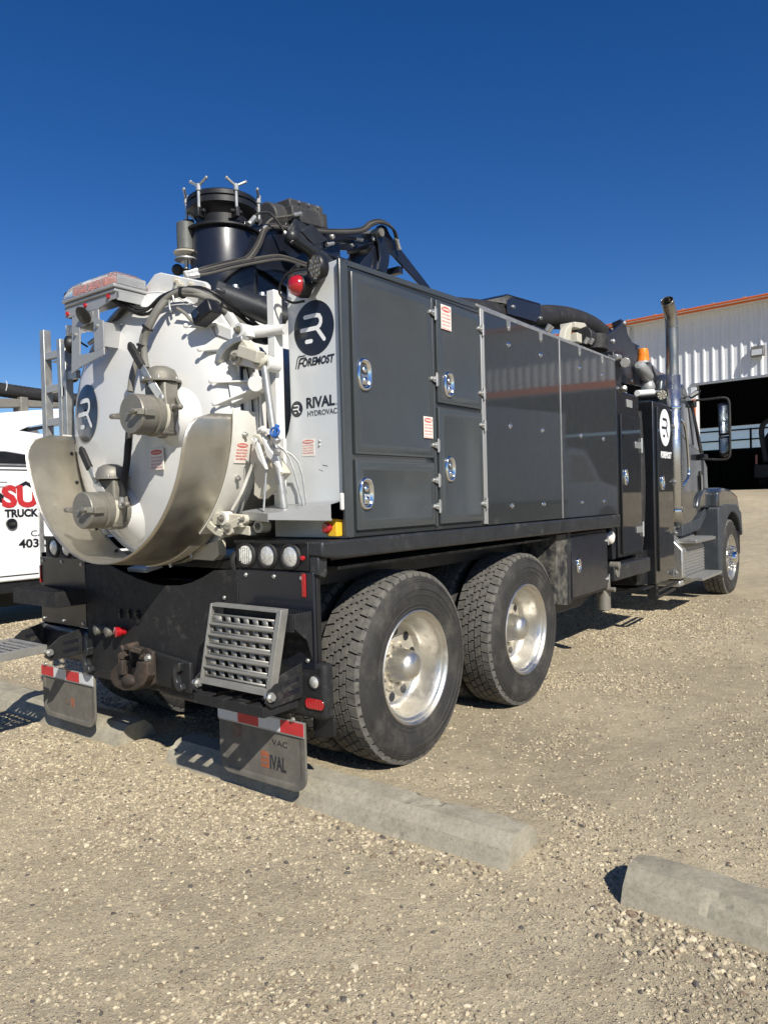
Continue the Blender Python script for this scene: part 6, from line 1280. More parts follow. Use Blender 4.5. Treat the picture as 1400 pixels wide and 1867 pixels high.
mb = MB(); mb.prism([(-0.835, 1.165), (-0.775, 1.16), (-0.775, 1.085), (-0.79, 1.07), (-0.835, 1.085)], 'x', 1.2065, 1.262); mb.build('housing_cheek', 'deck', T, bevel=0.006)
light_box(-1.052, -0.60, (-0.945, -0.80, -0.67), 2)
mb = MB(); mb.box(-1.118, -1.104, Y0-0.010, Y0-0.003, 0.94, 1.05); mb.build('red_reflector', 'red', T, bevel=0.002)
# corner boxes with small lamps
mb = MB(); mb.box(0.99, 1.285, Y0, -0.77, 0.435, 0.690); cbx = mb.build('corner_box', 'bumper', T, bevel=0.022, seg=3)
mb = MB(); mb.lathe((1.226, Y0, 0.607), (0, -1, 0), [(0.034, 0), (0.034, 0.005), (0.029, 0.007), (0.028, 0.004)], 26); g_ = mb.build('reverse_lamp', 'hose', cbx)
mb = MB(); mb.lathe((1.226, Y0-0.003, 0.607), (0, -1, 0), [(0.0285, 0), (0.02, 0.005), (0, 0.007)], 24); mb.build('lamp_lens', 'lens', g_)
def oval(x, z, a, b, y, d, m, parent, nm):
    n = 28; pts = []
    for i in range(n):
        t = 2*PI*i/n; cx = (a-b)*(1 if math.cos(t) >= 0 else -1); pts.append((x+cx+b*math.cos(t), z+b*math.sin(t)))
    mb = MB(); mb.prism(pts, 'y', y-d, y); return mb.build(nm, m, parent, bevel=0.002)
ov = oval(1.225, 0.508, 0.056, 0.024, Y0, 0.008, 'red', cbx, 'tail_lamp')
oval(1.225, 0.508, 0.061, 0.029, Y0, 0.004, 'black', ov, 'lamp_bezel')
for k in range(6):
    mb = MB(); mb.box(1.18+0.0155*k, 1.186+0.0155*k, Y0-0.0095, Y0-0.008, 0.490, 0.526); mb.build('lens_bar', 'redtape', ov)
mb = MB(); mb.box(-1.20, -0.62, Y0, -0.62, 0.47, 0.680); mb.build('corner_box', 'navy', T, bevel=0.03, seg=3)
mb = MB(); mb.prism([(1.16, 0.43), (1.29, 0.44), (1.29, 0.36), (1.19, 0.33), (1.16, 0.36)], 'y', -0.79, -0.775); mb.build('fender_tab', 'black', T, bevel=0.004)
mb = MB(); mb.beam((-0.61, -0.80, 0.435), (0.99, -0.80, 0.435), 0.09, 0.055); mb.build('cross_bar', 'bumper', T, bevel=0.006)
mb = MB(); mb.cyl((0.10, -0.82, 0.40), (0.62, -0.82, 0.395), 0.014, 12); mb.build('brace_rod', 'deck', T)
mb = MB(); mb.tube([(0.72, -0.80, 1.20), (0.70, -0.83, 1.14), (0.70, -0.82, 1.09), (0.715, -0.80, 1.00)], 0.018, 10); mb.build('loom_conduit', 'hose', T)
# pintle hook on its raised plate
mb = MB(); mb.prism([(-0.13, 0.645), (0.385, 0.600), (0.385, 0.44), (-0.13, 0.452)], 'y', Y0-0.026, Y0); mb.build('hitch_plate', 'bumper', T, bevel=0.008)
hk = empty('pintle_hook', parent=T, label='rusty bolted pintle hook in the middle of the rear bumper')
yy = Y0-0.026
mb = MB(); mb.prism([(0.045, 0.645), (0.10, 0.63), (0.105, 0.46), (0.05, 0.43), (-0.03, 0.45), (-0.02, 0.62)], 'y', yy-0.022, yy); mb.build('hook_base', 'rust', hk, bevel=0.006)
mb = MB(); mb.prism([(0.037, 0.578), (-0.007, 0.492), (-0.079, 0.471), (-0.125, 0.478), (-0.122, 0.533), (-0.095, 0.560), (-0.112, 0.619), (-0.144, 0.603), (-0.136, 0.555), (-0.201, 0.511), (-0.225, 0.465), (-0.185, 0.418), (-0.093, 0.406), (-0.001, 0.422), (0.089, 0.463), (0.126, 0.515), (0.124, 0.588)], 'y', yy-0.075, yy-0.022); mb.ball((-0.040, -0.940, 0.473), 0.045, 14, sx=1.3, sy=0.6, sz=0.7); mb.build('hook_jaw', 'rust', hk, bevel=0.006)
mb = MB(); mb.beam((0.03, yy-0.03, 0.63), (-0.06, yy-0.07, 0.655), 0.05, 0.03); mb.beam((-0.06, yy-0.06, 0.655), (-0.09, yy-0.08, 0.585), 0.035, 0.028); mb.cyl((-0.03, yy-0.09, 0.655), (-0.03, yy-0.02, 0.66), 0.018, 12); mb.beam((-0.10, yy-0.075, 0.655), (-0.055, yy-0.07, 0.60), 0.02, 0.016); mb.box(-0.10, -0.06, yy-0.10, yy-0.07, 0.50, 0.58); mb.build('hook_latch', 'rust', hk, bevel=0.005)
for (u, v, m_) in ((0.070, 0.595, 'galv'), (0.068, 0.545, 'galv'), (0.065, 0.487, 'galv'), (0.018, 0.600, 'rust'), (-0.002, 0.555, 'rust')):
    mb = MB(); mb.bolt((u, yy-0.022, v), (0, -1, 0), 0.016, 0.020); mb.build('hook_bolt', m_, hk)
for (u, v) in ((0.325, 0.525), (-0.53, 0.515)):
    mb = MB(); pts = [(u+0.05*math.cos(t), v+0.075*math.sin(t)) for t in [PI*0.42+PI*1.25*i/16 for i in range(17)]]+[(u+0.022*math.cos(t), v-0.005+0.032*math.sin(t)) for t in [PI*1.67-PI*1.25*i/10 for i in range(11)]]
    mb.prism(pts, 'y', Y0-0.055, Y0-0.012); mb.build('tow_hook', 'deck', T, bevel=0.006)
for (u, v, m_) in ((-0.42, 0.702, 'darkcast'), (-0.31, 0.70, 'darkcast'), (-0.215, 0.708, 'red')):
    mb = MB(); mb.lathe((u, Y0, v), (-0.25, -1, 0), [(0.022, 0), (0.022, 0.03), (0.030, 0.032), (0.030, 0.055), (0.02, 0.06), (0, 0.06)], 18); mb.build('air_coupling', m_, T)
for (u, v) in ((-0.246, 0.805), (-0.16, 0.81), (-0.088, 0.815), (-0.075, 0.79)):
    mb = MB(); mb.box(u-0.014, u+0.006, Y0-0.012, Y0, v-0.025, v+0.025) if abs(u+0.088) > 0.01 else mb.cyl((u, Y0-0.012, v), (u, Y0, v), 0.02, 14); mb.bolt((u, Y0-0.012, v+0.01), (0, -1, 0), 0.005, 0.006); mb.build('rear_socket', 'black', T)
# fixed upper steps
def tray_step(x0, x1, y0, y1, z0, z1, sgn):
    mb = MB(); mb.box(x0, x1, y0, y0+0.008, z0, z1); mb.box(x0, x0+0.006, y0+0.008, y1, z0, z1); mb.box(x1-0.006, x1, y0+0.008, y1, z0, z1); mb.build('step_frame', 'bumper', T, bevel=0.002)
    for k in range(5):
        yb = y0+0.02+k*(y1-y0-0.03)/5; mb = MB(); n = 26; pts = []
        for i in range(n):
            xa = x0+0.008+(x1-x0-0.016)*i/n; w = (x1-x0-0.016)/n; pts += [(xa, z1-0.008), (xa+w*0.5, z1+0.006)]
        pts += [(x1-0.008, z1-0.008), (x1-0.008, z1-0.03), (x0+0.008, z1-0.03)]
        mb.prism(pts, 'y', yb, yb+0.004); mb.build('serrated_bar', 'black', T)
tray_step(0.76, 1.215, -0.955, -0.845, 0.845, 0.925, 1)
mb = MB(); mb.prism([(-0.955, 0.925), (-0.955, 0.86), (-0.88, 0.80), (-0.845, 0.70), (-0.845, 0.925)], 'x', 1.217, 1.225); mb.build('step_gusset', 'bumper', T, bevel=0.002)
tray_step(-1.10, -0.60, -1.03, -0.845, 0.835, 0.925, -1)
# folding grate steps: one folded up, one lowered
def grate(O, U, V, W, w, h, nb, label):
    """frame w wide (U) and h long (V), thickness along W; bars across with diamond-holed risers"""
    O = Vector(O); U = Vector(U).normalized(); V = Vector(V).normalized(); W = Vector(W).normalized()
    g_ = empty('folding_step', parent=T, label=label)
    def bx(u0, u1, v0, v1, w0, w1, nm, m_='grate', bev=0.002, par=None):
        mb = MB(); vs = [O+U*a+V*b+W*c for c in (w0, w1) for b in (v0, v1) for a in (u0, u1)]
        mb.add(vs, [(0, 2, 3, 1), (4, 5, 7, 6), (0, 1, 5, 4), (2, 6, 7, 3), (0, 4, 6, 2), (1, 3, 7, 5)]); return mb.build(nm, m_, par or g_, bevel=bev)
    bx(0, 0.012, 0, h, 0, 0.045, 'side_rail'); bx(w-0.028, w, 0, h, 0, 0.045, 'side_rail'); bx(0.0121, w-0.0281, h-0.014, h, 0, 0.045, 'top_rail'); bx(0.0121, w-0.0281, 0, 0.03, 0, 0.045, 'bottom_rail')
    p = (h-0.044-0.03)/nb
    for k in range(nb):
        v0 = 0.03+p*k
        if k: bx(0.0121, w-0.0281, v0-0.004, v0+0.004, 0.0, 0.032, 'tread_bar', bev=0.001)
        # riser strip with diamond openings: pieces between the holes
        n = 7; pw = (w-0.0402)/n; zc = v0+p*0.5; hh = p*0.23
        mb = MB()
        a0 = 0.0121; a1 = w-0.0281; wz = 0.017
        def pt(a, b): return O+U*a+V*b+W*wz
        # top and bottom solid strips
        for (b0, b1) in ((v0+0.004, zc-hh), (zc+hh, v0+p-0.004)):
            mb.add([pt(a0, b0), pt(a1, b0), pt(a1, b1), pt(a0, b1)], [(0, 1, 2, 3)])
        sh = (k % 2)*0.35*pw
        xs_ = []; q = a0+sh*0.6
        prev_r = [(a0, zc-hh), (a0, zc+hh)]
        for i in range(n):
            L_ = a0+pw*(i+0.22)-sh*0.5; R_ = L_+pw*0.46; sk = hh*0.9
            l0, l1 = (L_+sk*0.6, zc-hh), (L_-sk*0.6, zc+hh); r0_, r1_ = (R_+sk*0.6, zc-hh), (R_-sk*0.6, zc+hh)
            if L_-sk < a0 or R_+sk > a1: continue
            mb.add([pt(*prev_r[0]), pt(*l0), pt(*l1), pt(*prev_r[1])], [(0, 1, 2, 3)]); prev_r = [r0_, r1_]
        mb.add([pt(*prev_r[0]), pt(a1, zc-hh), pt(a1, zc+hh), pt(*prev_r[1])], [(0, 1, 2, 3)])
        o = mb.build('pierced_riser', 'grate', g_, fix=False); so = o.modifiers.new('thick', 'SOLIDIFY'); so.thickness = 0.003; so.offset = 0
    return g_
gA = grate((0.680, -1.045, 0.575), (1, 0, 0), (0.045, 0.045, 0.385), (0, 1, 0), 0.468, 0.378, 6, 'bare metal grate step folded up at the right')
def step_hinge(x, inner):
    mb = MB(); s = 1
    mb.prism([(-0.84, 0.685), (-0.98, 0.655), (-1.055, 0.60), (-1.075, 0.555), (-1.04, 0.525), (-0.84, 0.53)], 'x', x-0.004, x+0.004); o = mb.build('hinge_plate', 'bumper', T, bevel=0.002)
    for v in (0.565, 0.615):
        mb = MB(); mb.prism([(-0.865, v-0.004), (-0.96, v-0.010), (-0.965, v+0.008), (-0.865, v+0.016)], 'x', x-0.006, x+0.006); mb.build('slot', 'ink', o)
    mb = MB(); mb.bolt((x+0.004, -1.045, 0.575), (1, 0, 0), 0.015, 0.022); mb.bolt((x-0.004, -1.045, 0.575), (-1, 0, 0), 0.013, 0.02); mb.build('hinge_bolt', 'galv', o)
for x in (0.665, 1.150): step_hinge(x, False)
for x in (-1.105, -0.665): step_hinge(x, True)
mb = MB(); mb.box(0.675, 1.14, -1.075, -1.068, 0.488, 0.535); lo = mb.build('lower_step_front', 'bumper', T, bevel=0.003)
for k in range(4):
    mb = MB(); mb.box(0.70+0.115*k, 0.765+0.115*k, -1.0675, -0.86, 0.525, 0.533); mb.build('lower_step_slat', 'bumper', T, bevel=0.002)
mb = MB(); mb.box(1.13, 1.14, -1.068, -0.86, 0.488, 0.53); mb.build('lower_step_side', 'bumper', T); mb = MB(); mb.box(0.675, 0.685, -1.068, -0.86, 0.488, 0.53); mb.build('lower_step_side', 'bumper', T)
gB = grate((-1.095, -1.05, 0.575), (1, 0, 0), (0, -1, -0.02), (0, 0, 1), 0.42, 0.42, 6, 'grate step lowered flat at the left')
mb = MB()
for i in range(9):
    for k in range(8): mb.box(-1.07+0.044*i, -1.045+0.044*i, -1.44+0.045*k, -1.415+0.045*k, 0.606, 0.611)
mb.build('tread_buttons', 'alu', gB, kind='stuff')
mb = MB(); mb.box(-1.09, -0.68, -1.46, -1.06, 0.598, 0.604); mb.build('tread_plate', 'alu', gB) if False else None
# mudflaps with reflective tape
def mudflap(x0, x1, zt, zb, label, cuts, logo_x, big):
    y = -0.838; r = 0.075; pts = [(x0, zt)]+[(x0+r*0.9-r*0.9*math.cos(t), zb+r-r*math.sin(t)) for t in [PI/2*i/8 for i in range(9)]]+[(x1-r+r*math.sin(t), zb+0.0+r-r*math.cos(t)) for t in [PI/2*i/8 for i in range(9)]]+[(x1, zt)]
    mb = MB(); mb.prism(pts, 'y', y, y+0.012); f_ = mb.build('mudflap', 'flap', T, bevel=0.003, label=label)
    # raised rim
    def inset(p, k): 
        cx, cz = (x0+x1)/2, (zt+zb)/2; return (cx+(p[0]-cx)*(1-k/(x1-x0)*2), cz+(p[1]-cz)*(1-k/(zt-zb)*2))
    ip = [inset(p, 0.028) for p in pts]; V = [(a, y-0.003, b) for a, b in pts]+[(a, y-0.003, b) for a, b in ip]+[(a, y-0.0002, b) for a, b in pts]+[(a, y-0.0002, b) for a, b in [inset(p, 0.032) for p in pts]]
    n = len(pts); F = [(i, i+1, n+i+1, n+i) for i in range(n-1)]+[(n+i, n+i+1, 3*n+i+1, 3*n+i) for i in range(n-1)]+[(2*n+i, 2*n+i+1, i+1, i) for i in range(n-1)]
    mb = MB(); mb.add(V, F); mb.build('flap_rim', 'flap', f_)
    for k in range(4):
        a = x0+(x1-x0)*k/4; b = x0+(x1-x0)*(k+1)/4; m_ = cuts[k]
        mb = MB(); mb.box(a, b, y-0.011, y-0.0085, zt-0.060, zt-0.002); mb.build('tape_patch', m_, f_)
    mb = MB(); mb.box(x0, x1, y-0.008, y-0.0035, zt-0.068, zt+0.004); mb.build('tape_bar', 'silver', f_)
    for u in (0.1, 0.5, 0.9):
        mb = MB(); mb.bolt((x0+(x1-x0)*u, y-0.011, zt+0.012), (0, -1, 0), 0.008, 0.012); mb.build('flap_bolt', 'galv', f_)
    # faded print
    mb = MB(); lx, lz, s_ = logo_x
    mb.prism([(lx, lz), (lx, lz+s_*1.5), (lx+s_*0.8, lz+s_*1.5), (lx+s_, lz+s_*1.3), (lx+s_, lz)], 'y', y-0.0012, y-0.0002); pr = mb.build('print_mark', 'orangeink', f_)
    for k in range(2):
        mb = MB(); mb.box(lx+s_*0.2, lx+s_*0.8, y-0.002, y-0.0012, lz+s_*(0.35+0.5*k), lz+s_*(0.52+0.5*k)); mb.build('print_slot', 'flap', pr)
    if big:
        fit_text('print_word', 'IVAL', lx+s_*1.15, lx+s_*3.2, lz+s_*0.05, s_*1.25, 'y', y-0.0008, 'greyink', f_, bold=0.002)
        fit_text('print_word', 'VAC', x0+0.37, x0+0.47, zt-0.135, 0.028, 'y', y-0.0008, 'greyink', f_)
        mb = MB(); mb.cyl((x0+0.125, y-0.0012, zt-0.105), (x0+0.125, y, zt-0.105), 0.04, 20); mb.build('print_ring', 'faded', f_)
    else:
        fit_text('print_word', 'RIV', lx-s_*2.0, lx-s_*0.2, lz+s_*0.05, s_*1.0, 'y', y-0.0008, 'faded', f_)
mudflap(0.572, 1.155, 0.408, 0.082, 'right mudflap with faded orange print and reflective tape', ('whitetape', 'redtape', 'whitetape', 'redtape'), (0.865, 0.155, 0.052), True)
mudflap(-1.135, -0.548, 0.412, 0.092, 'left mudflap with red and white tape', ('redtape', 'whitetape', 'redtape', 'whitetape'), (-0.81, 0.19, 0.035), False)

# ================================================================== lockers, cabinets and gear ahead of the side panels
mb = MB(); mb.box(0.40, 1.205, 2.01, 2.83, 0.60, 1.118); tbx = mb.build('tool_box', 'black', T, bevel=0.008)
mb = MB(); mb.prism([(1.985, 1.13), (1.985, 0.59), (2.03, 0.59), (2.05, 1.13)], 'x', 1.12, 1.222); mb.build('box_edge', 'deck', tbx, bevel=0.004)
mb = MB(); mb.box(1.206, 1.224, 2.055, 2.80, 0.625, 1.095); tdr = mb.build('box_door', 'navy', tbx, bevel=0.004)
latch(tdr, 2.176, 0.864, 0.72, X=1.226)
for z in (1.02, 0.70): hinge(tdr, 2.815, z, X=1.222)
mb = MB(); mb.prism([(1.7, 0.60), (2.0, 0.50), (2.5, 0.50), (2.9, 0.60)], 'x', 0.3, 1.1); mb.build('box_support', 'black', T)
mb = MB(); mb.box(0.85, 1.25, 2.90, 3.86, 0.665, 0.80); mb.build('frame_bumper', 'deck', T, bevel=0.012)
mb = MB(); mb.cyl((1.12, 2.92, 1.0), (1.19, 3.02, 1.06), 0.035, 12); mb.ball((1.18, 3.0, 1.03), 0.038, 12, sz=1.5); mb.build('bagged_valve', 'label', T)
for (p, q, r) in (((1.2, 2.93, 0.80), (1.28, 2.93, 0.80), 0.032), ((1.2, 2.95, 0.74), (1.26, 2.95, 0.74), 0.045), ((1.15, 2.90, 0.66), (1.15, 2.90, 0.42), 0.055), ((1.18, 2.87, 0.60), (1.26, 2.87, 0.60), 0.02)):
    mb = MB(); mb.cyl(p, q, r, 14); mb.build('drain_fitting', 'castalu', T, bevel=0.002)
def cabinet(x0, x1, y0, y1, z0, z1, name):
    mb = MB(); mb.box(x0, x1, y0, y1, z0, z1); return mb.build(name, 'black_gloss', T, bevel=0.01)
k1 = cabinet(0.55, 1.185, 3.19, 3.80, 0.84, 2.33, 'front_cabinet')
mb = MB(); mb.box(1.1865, 1.205, 3.25, 3.77, 0.87, 2.12); k1d = mb.build('cabinet_door', 'black_gloss', k1, bevel=0.004)
mb = MB(); mb.box(1.1865, 1.192, 3.45, 3.60, 2.20, 2.27); mb.build('data_plate', 'silver', k1, bevel=0.002)
latch(k1d, 3.335, 1.56, 0.95, X=1.207, w=0.045)
mb = MB(); mb.box(1.2055, 1.208, 3.26, 3.76, 0.88, 0.90); mb.box(1.2055, 1.208, 3.26, 3.28, 0.9, 2.1); mb.build('door_edge', 'galv', k1d) if False else None
for z in (1.07, 1.86):
    mb = MB(); mb.box(1.206, 1.214, 3.60, 3.76, z-0.03, z+0.03); mb.cyl((1.212, 3.775, z-0.07), (1.212, 3.775, z+0.07), 0.012, 10); mb.build('strap_hinge', 'galv', k1d, bevel=0.002)
mb = MB(); mb.box(0.9, 1.19, 3.02, 3.10, 0.84, 2.62); mb.box(1.0, 1.18, 3.0, 3.5, 2.33, 2.37); mb.build('corner_column', 'black_gloss', T, bevel=0.006)
mb = MB(); mb.box(1.0, 1.16, 3.22, 3.42, 2.33, 2.68); mb.build('pump_cover', 'black', T, bevel=0.01)
mb = MB(); mb.cyl((1.200, 3.133, 2.607), (1.200, 3.244, 2.618), 0.028, 16); mb.cyl((1.250, 3.252, 2.569), (1.100, 3.693, 2.647), 0.032, 16); mb.cyl((1.260, 3.223, 2.563), (1.250, 3.252, 2.569), 0.045, 8); mb.cyl((1.200, 3.341, 2.336), (1.200, 3.358, 2.368), 0.03, 10); mb.build('pipe_union', 'galv', T, bevel=0.003)
mb = MB(); mb.tube([(1.10, 3.93, 2.2), (1.12, 3.95, 1.6), (1.10, 3.96, 1.1), (1.08, 3.95, 0.85)], 0.065, 16, rib=0.03); mb.build('ribbed_hose', 'hose', T, angle=60)
k2 = cabinet(0.55, 1.195, 4.20, 4.785, 0.50, 2.325, 'tall_cabinet')
mb = MB(); mb.box(1.1965, 1.215, 4.275, 4.775, 0.62, 2.27); k2d = mb.build('cabinet_door', 'black_gloss', k2, bevel=0.004)
logo(k2d, lambda u, v, h: (1.2152+h, 4.520+u, 2.075+v), 1, 0.175, disc='vinylwhite', mark='ink', squash=1.08)
fit_text('maker_word', 'FOREMOST', 4.36, 4.73, 1.765, 0.062, 'x', 1.2158, 'vinylwhite', k2d, bold=0.004, shear=0.2)
latch(k2d, 4.400, 1.51, 0.95, X=1.217, w=0.05)
for z in (2.10, 1.52, 0.98, 0.56):
    mb = MB(); mb.box(1.2, 1.23, 4.775, 4.80, z-0.03, z+0.03); mb.bolt((1.23, 4.78, z), (1, 0, 0), 0.012, 0.02); mb.build('door_catch', 'galv', k2)
mb = MB(); mb.prism([(3.85, 0.52), (3.85, 0.84), (4.19, 0.84), (4.19, 0.50)], 'x', 0.70, 1.12); mb.box(0.7, 1.18, 3.86, 4.19, 0.475, 0.49); mb.build('cabinet_foot', 'black', T, bevel=0.003)
for z in (0.42, 0.36):
    mb = MB(); mb.beam((1.19, 4.25, z), (1.19, 4.85, z+0.02), 0.02, 0.025); mb.build('hose_rack_bar', 'black', T)
mb = MB(); mb.beam((0.75, 3.7, 0.42), (1.1, 4.25, 0.45), 0.03, 0.03); mb.box(1.1, 1.19, 4.22, 4.28, 0.34, 0.5); mb.build('hose_rack', 'black', T)
mb = MB(); mb.box(0.3, 0.9, 3.2, 5.2, 0.62, 1.0); mb.build('mid_frame', 'black', T)
# exhaust stack with chromed guard
SX = 1.16
sb = Vector((1.160, 5.001, 1.157)); st = Vector((1.160, 5.044, 3.179))
st.y = sb.y = (sb.y+st.y)/2
stk = empty('exhaust_stack', parent=T, label='tall curved exhaust stack with perforated chrome guard')
t1 = st+Vector((-0.005, -0.04, 0.12)); t2 = st+Vector((-0.01, -0.14, 0.27)); 
mb = MB(); mb.tube([sb+Vector((0, 0, 0.05)), (sb+st)/2, st-Vector((0, 0, 0.1)), st+Vector((0, -0.005, 0.03)), st+Vector((0, -0.035, 0.14)), st+Vector((0, -0.11, 0.235)), st+Vector((0, -0.16, 0.27))], 0.0655, 28, smooth=8); mb.f = mb.f[:-1]; so_ = mb.build('stack_pipe', 'stack', stk, fix=False, angle=60)
sm_ = so_.modifiers.new('thick', 'SOLIDIFY'); sm_.thickness = 0.004; sm_.offset = -1
mb = MB(); mb.lathe(st+Vector((0, -0.10, 0.215)), (0, -0.80, 0.62), [(0.0, 0), (0.058, 0.001)], 24); mb.build('stack_bore', 'ink', stk)
gz0 = (1.160, 5.143, 1.086)[2]; gz1 = (1.160, 5.075, 2.673)[2]
mb = MB(); n = 30; V = []; F = []
for z in (gz0, gz1):
    for i in range(n+1):
        a = -PI*0.72+PI*1.15*i/n; V.append((SX+0.080*math.cos(a), sb.y+0.080*math.sin(a), z))
F = [(i, i+1, n+2+i, n+1+i) for i in range(n)]; mb.add(V, F); gg = mb.build('heat_guard', 'guardchrome', stk, fix=False, angle=60); q_ = gg.modifiers.new('thick', 'SOLIDIFY'); q_.thickness = 0.003
mb = MB(); nz = 46
for k in range(nz):
    z = gz0+0.18+(gz1-gz0-0.42)*k/nz
    for i in range(4):
        a = -0.25+0.28*i; c = Vector((SX+0.0805*math.cos(a), sb.y+0.0805*math.sin(a), z)); e = Vector((math.cos(a), math.sin(a), 0)); t_ = Vector((-e.y, e.x, 0))
        mb.add([c+t_*sx*0.0075+Vector((0, 0, sz*0.0065))+e*0.0018 for sx, sz in ((-1, -1), (1, -1), (1, 1), (-1, 1))], [(0, 1, 2, 3)])
mb.build('guard_slots', 'ink', stk, fix=False, kind='stuff')
for z in (gz0+0.12, gz1-0.35):
    mb = MB(); mb.lathe((SX, sb.y, z), (0, 0, 1), [(0.084, -0.012), (0.086, 0), (0.084, 0.012)], 28); mb.build('guard_clamp', 'chrome', stk)
mb = MB(); mb.box(0.9, 1.12, sb.y-0.1, sb.y+0.05, 0.95, 1.15); mb.build('exhaust_elbow', 'black', stk, bevel=0.02)

# ================================================================== cab
cabp = [(5.52, 0.98), (5.50, 1.6), (5.50, 2.55), (5.62, 2.66), (5.80, 2.68), (5.95, 2.60), (6.03, 2.48), (6.55, 1.90), (6.80, 1.75), (6.84, 1.45), (6.72, 1.22), (6.40, 1.15), (5.95, 1.0)]
cb0 = empty('cab', parent=T, label='charcoal day cab seen from behind on its right side')
mb = MB(); mb.prism(cabp, 'x', -1.05, 1.08); mb.build('cab_shell', 'cabgrey', cb0, bevel=0.045, seg=3)
mb = MB(); mb.prism([(5.42, 2.50), (5.48, 2.72), (5.62, 2.80), (6.0, 2.72), (6.25, 2.52)], 'x', -0.9, 0.93); mb.build('roof_fairing', 'cabgrey', cb0, bevel=0.05, seg=3)
mb = MB(); mb.prism([(5.597, 2.422), (5.996, 2.470), (6.359, 1.913), (5.940, 1.969), (5.621, 2.076)], 'x', 1.078, 1.085); sw = mb.build('side_window', 'glass', cb0, bevel=0.004)
mb = MB(); mb.prism([(5.875, 2.446), (5.923, 2.450), (6.135, 1.971), (6.085, 1.969)], 'x', 1.085, 1.089); mb.build('window_divider', 'hose', sw)
mb = MB(); mb.prism([(5.974, 2.500), (6.095, 2.492), (6.568, 1.879), (6.436, 1.889)], 'x', 1.081, 1.090); mb.build('window_trim', 'hose', cb0, bevel=0.003)
dl = [(1.088, 6.545, 1.851), (1.088, 6.550, 1.520), (1.088, 6.459, 1.349), (1.088, 6.167, 1.226)]
mb = MB(); mb.tube(dl, 0.006, 6, smooth=3); mb.build('door_seam', 'ink', cb0)
gh = [(1.100, 5.479, 2.248), (1.130, 5.499, 2.215), (1.140, 5.569, 2.132), (1.140, 5.646, 1.896), (1.140, 5.675, 1.631), (1.140, 5.577, 1.541), (1.110, 5.505, 1.479)]
mb = MB(); mb.tube(gh, 0.016, 12); mb.build('grab_handle', 'chrome', cb0)
mb = MB(); mb.prism([(6.387, 1.663), (6.519, 1.665), (6.553, 1.382), (6.393, 1.370)], 'x', 1.08, 1.10); dh = mb.build('door_handle', 'hose', cb0, bevel=0.01)
mb = MB(); mb.prism([(6.375, 1.614), (6.427, 1.615), (6.441, 1.417), (6.388, 1.411)], 'x', 1.10, 1.108); mb.build('handle_insert', 'galv', dh)
mb = MB(); mb.prism([(5.55, 1.02), (6.35, 1.08), (6.6, 1.20), (6.62, 1.10), (6.3, 0.94), (5.55, 0.90)], 'x', 0.7, 1.095); mb.build('cab_sill', 'plastic', cb0, bevel=0.01)
hood = [(6.75, 1.80), (7.4, 1.58), (8.2, 1.34), (8.62, 1.10), (8.66, 0.60), (7.9, 0.60), (6.75, 0.95)]
mb = MB(); mb.prism(hood, 'x', -0.62, 0.62); mb.build('hood', 'cabgrey', cb0, bevel=0.06, seg=3)
for s in (1, -1):
    fx0, fx1 = (0.60, 1.205) if s > 0 else (-1.205, -0.60)
    wc = (7.53, 0.505); arch = [(wc[0]+0.62*math.cos(t), wc[1]+0.62*math.sin(t)) for t in [PI*0.14+PI*0.98*i/18 for i in range(19)]]
    up_ = [(6.79, 1.19), (6.66, 1.38) if False else (6.80, 1.40), (6.98, 1.455), (7.49, 1.43), (7.90, 1.34), (8.07, 1.13), (8.0, 1.12), (7.53, 1.15)]
    mb = MB(); mb.prism(up_, 'x', min(fx0, fx0), fx1) if s > 0 else mb.prism(up_, 'x', fx0, fx1); mb.build('fender', 'cabgrey', T, bevel=0.07, seg=4)
    lowp = [(8.12, 0.80)]+arch[0:]+[(6.90, 0.31), (6.74, 0.33), (6.745, 1.20), (7.15, 1.24), (7.8, 1.22), (8.06, 1.10)]
    mb = MB(); mb.prism(lowp, 'x', fx0+0.01, fx1+0.015) if s > 0 else mb.prism(lowp, 'x', fx0-0.015, fx1-0.01); mb.build('fender_flare', 'plastic', T, bevel=0.03, seg=3)
mb = MB(); mb.prism([(6.15, 1.21), (6.25, 1.36), (6.42, 1.44), (6.79, 1.42), (6.79, 1.20)], 'x', 0.6, 1.12); mb.build('cowl_side', 'cabgrey', T, bevel=0.03)
mb = MB(); mb.box(0.95, 1.19, 8.05, 8.07, 0.52, 0.94); mb.build('front_flap', 'hose', T)
mb = MB(); mb.box(0.55, 0.95, 6.7, 6.74, 0.4, 1.2); mb.build('inner_fender', 'black', T)
mb = MB(); mb.ball((1.20, 7.72, 1.33), 0.02, 10, sx=0.4); mb.build('fender_mark', 'redtape', T)
# mirror on its bow
mr_ = empty('wing_mirror', parent=T, label='tall west coast mirror on a black bow')
MY = 6.05
mb = MB(); mb.tube([(1.138, 6.050, 2.502), (1.274, 6.050, 2.501), (1.444, 6.050, 2.503), (1.497, 6.050, 2.466), (1.507, 6.050, 2.369), (1.508, 6.050, 2.081), (1.505, 6.050, 1.857), (1.486, 6.050, 1.801), (1.420, 6.050, 1.779), (1.201, 6.050, 1.797)], 0.014, 10); mb.build('mirror_bow', 'hose', mr_)
def rr_box(xz, y0, y1, m_, nm, par, bev=0.02):
    mb = MB(); mb.prism(xz, 'y', y0, y1); return mb.build(nm, m_, par, bevel=bev, seg=3)
h1 = rr_box([(1.377, 2.446), (1.502, 2.446), (1.502, 2.069), (1.377, 2.059)], 6.06, 6.14, 'black', 'mirror_housing', mr_)
rr_box([(1.394, 2.412), (1.490, 2.415), (1.491, 2.089), (1.395, 2.083)], 6.052, 6.058, 'mirror', 'mirror_glass', h1, 0.004)
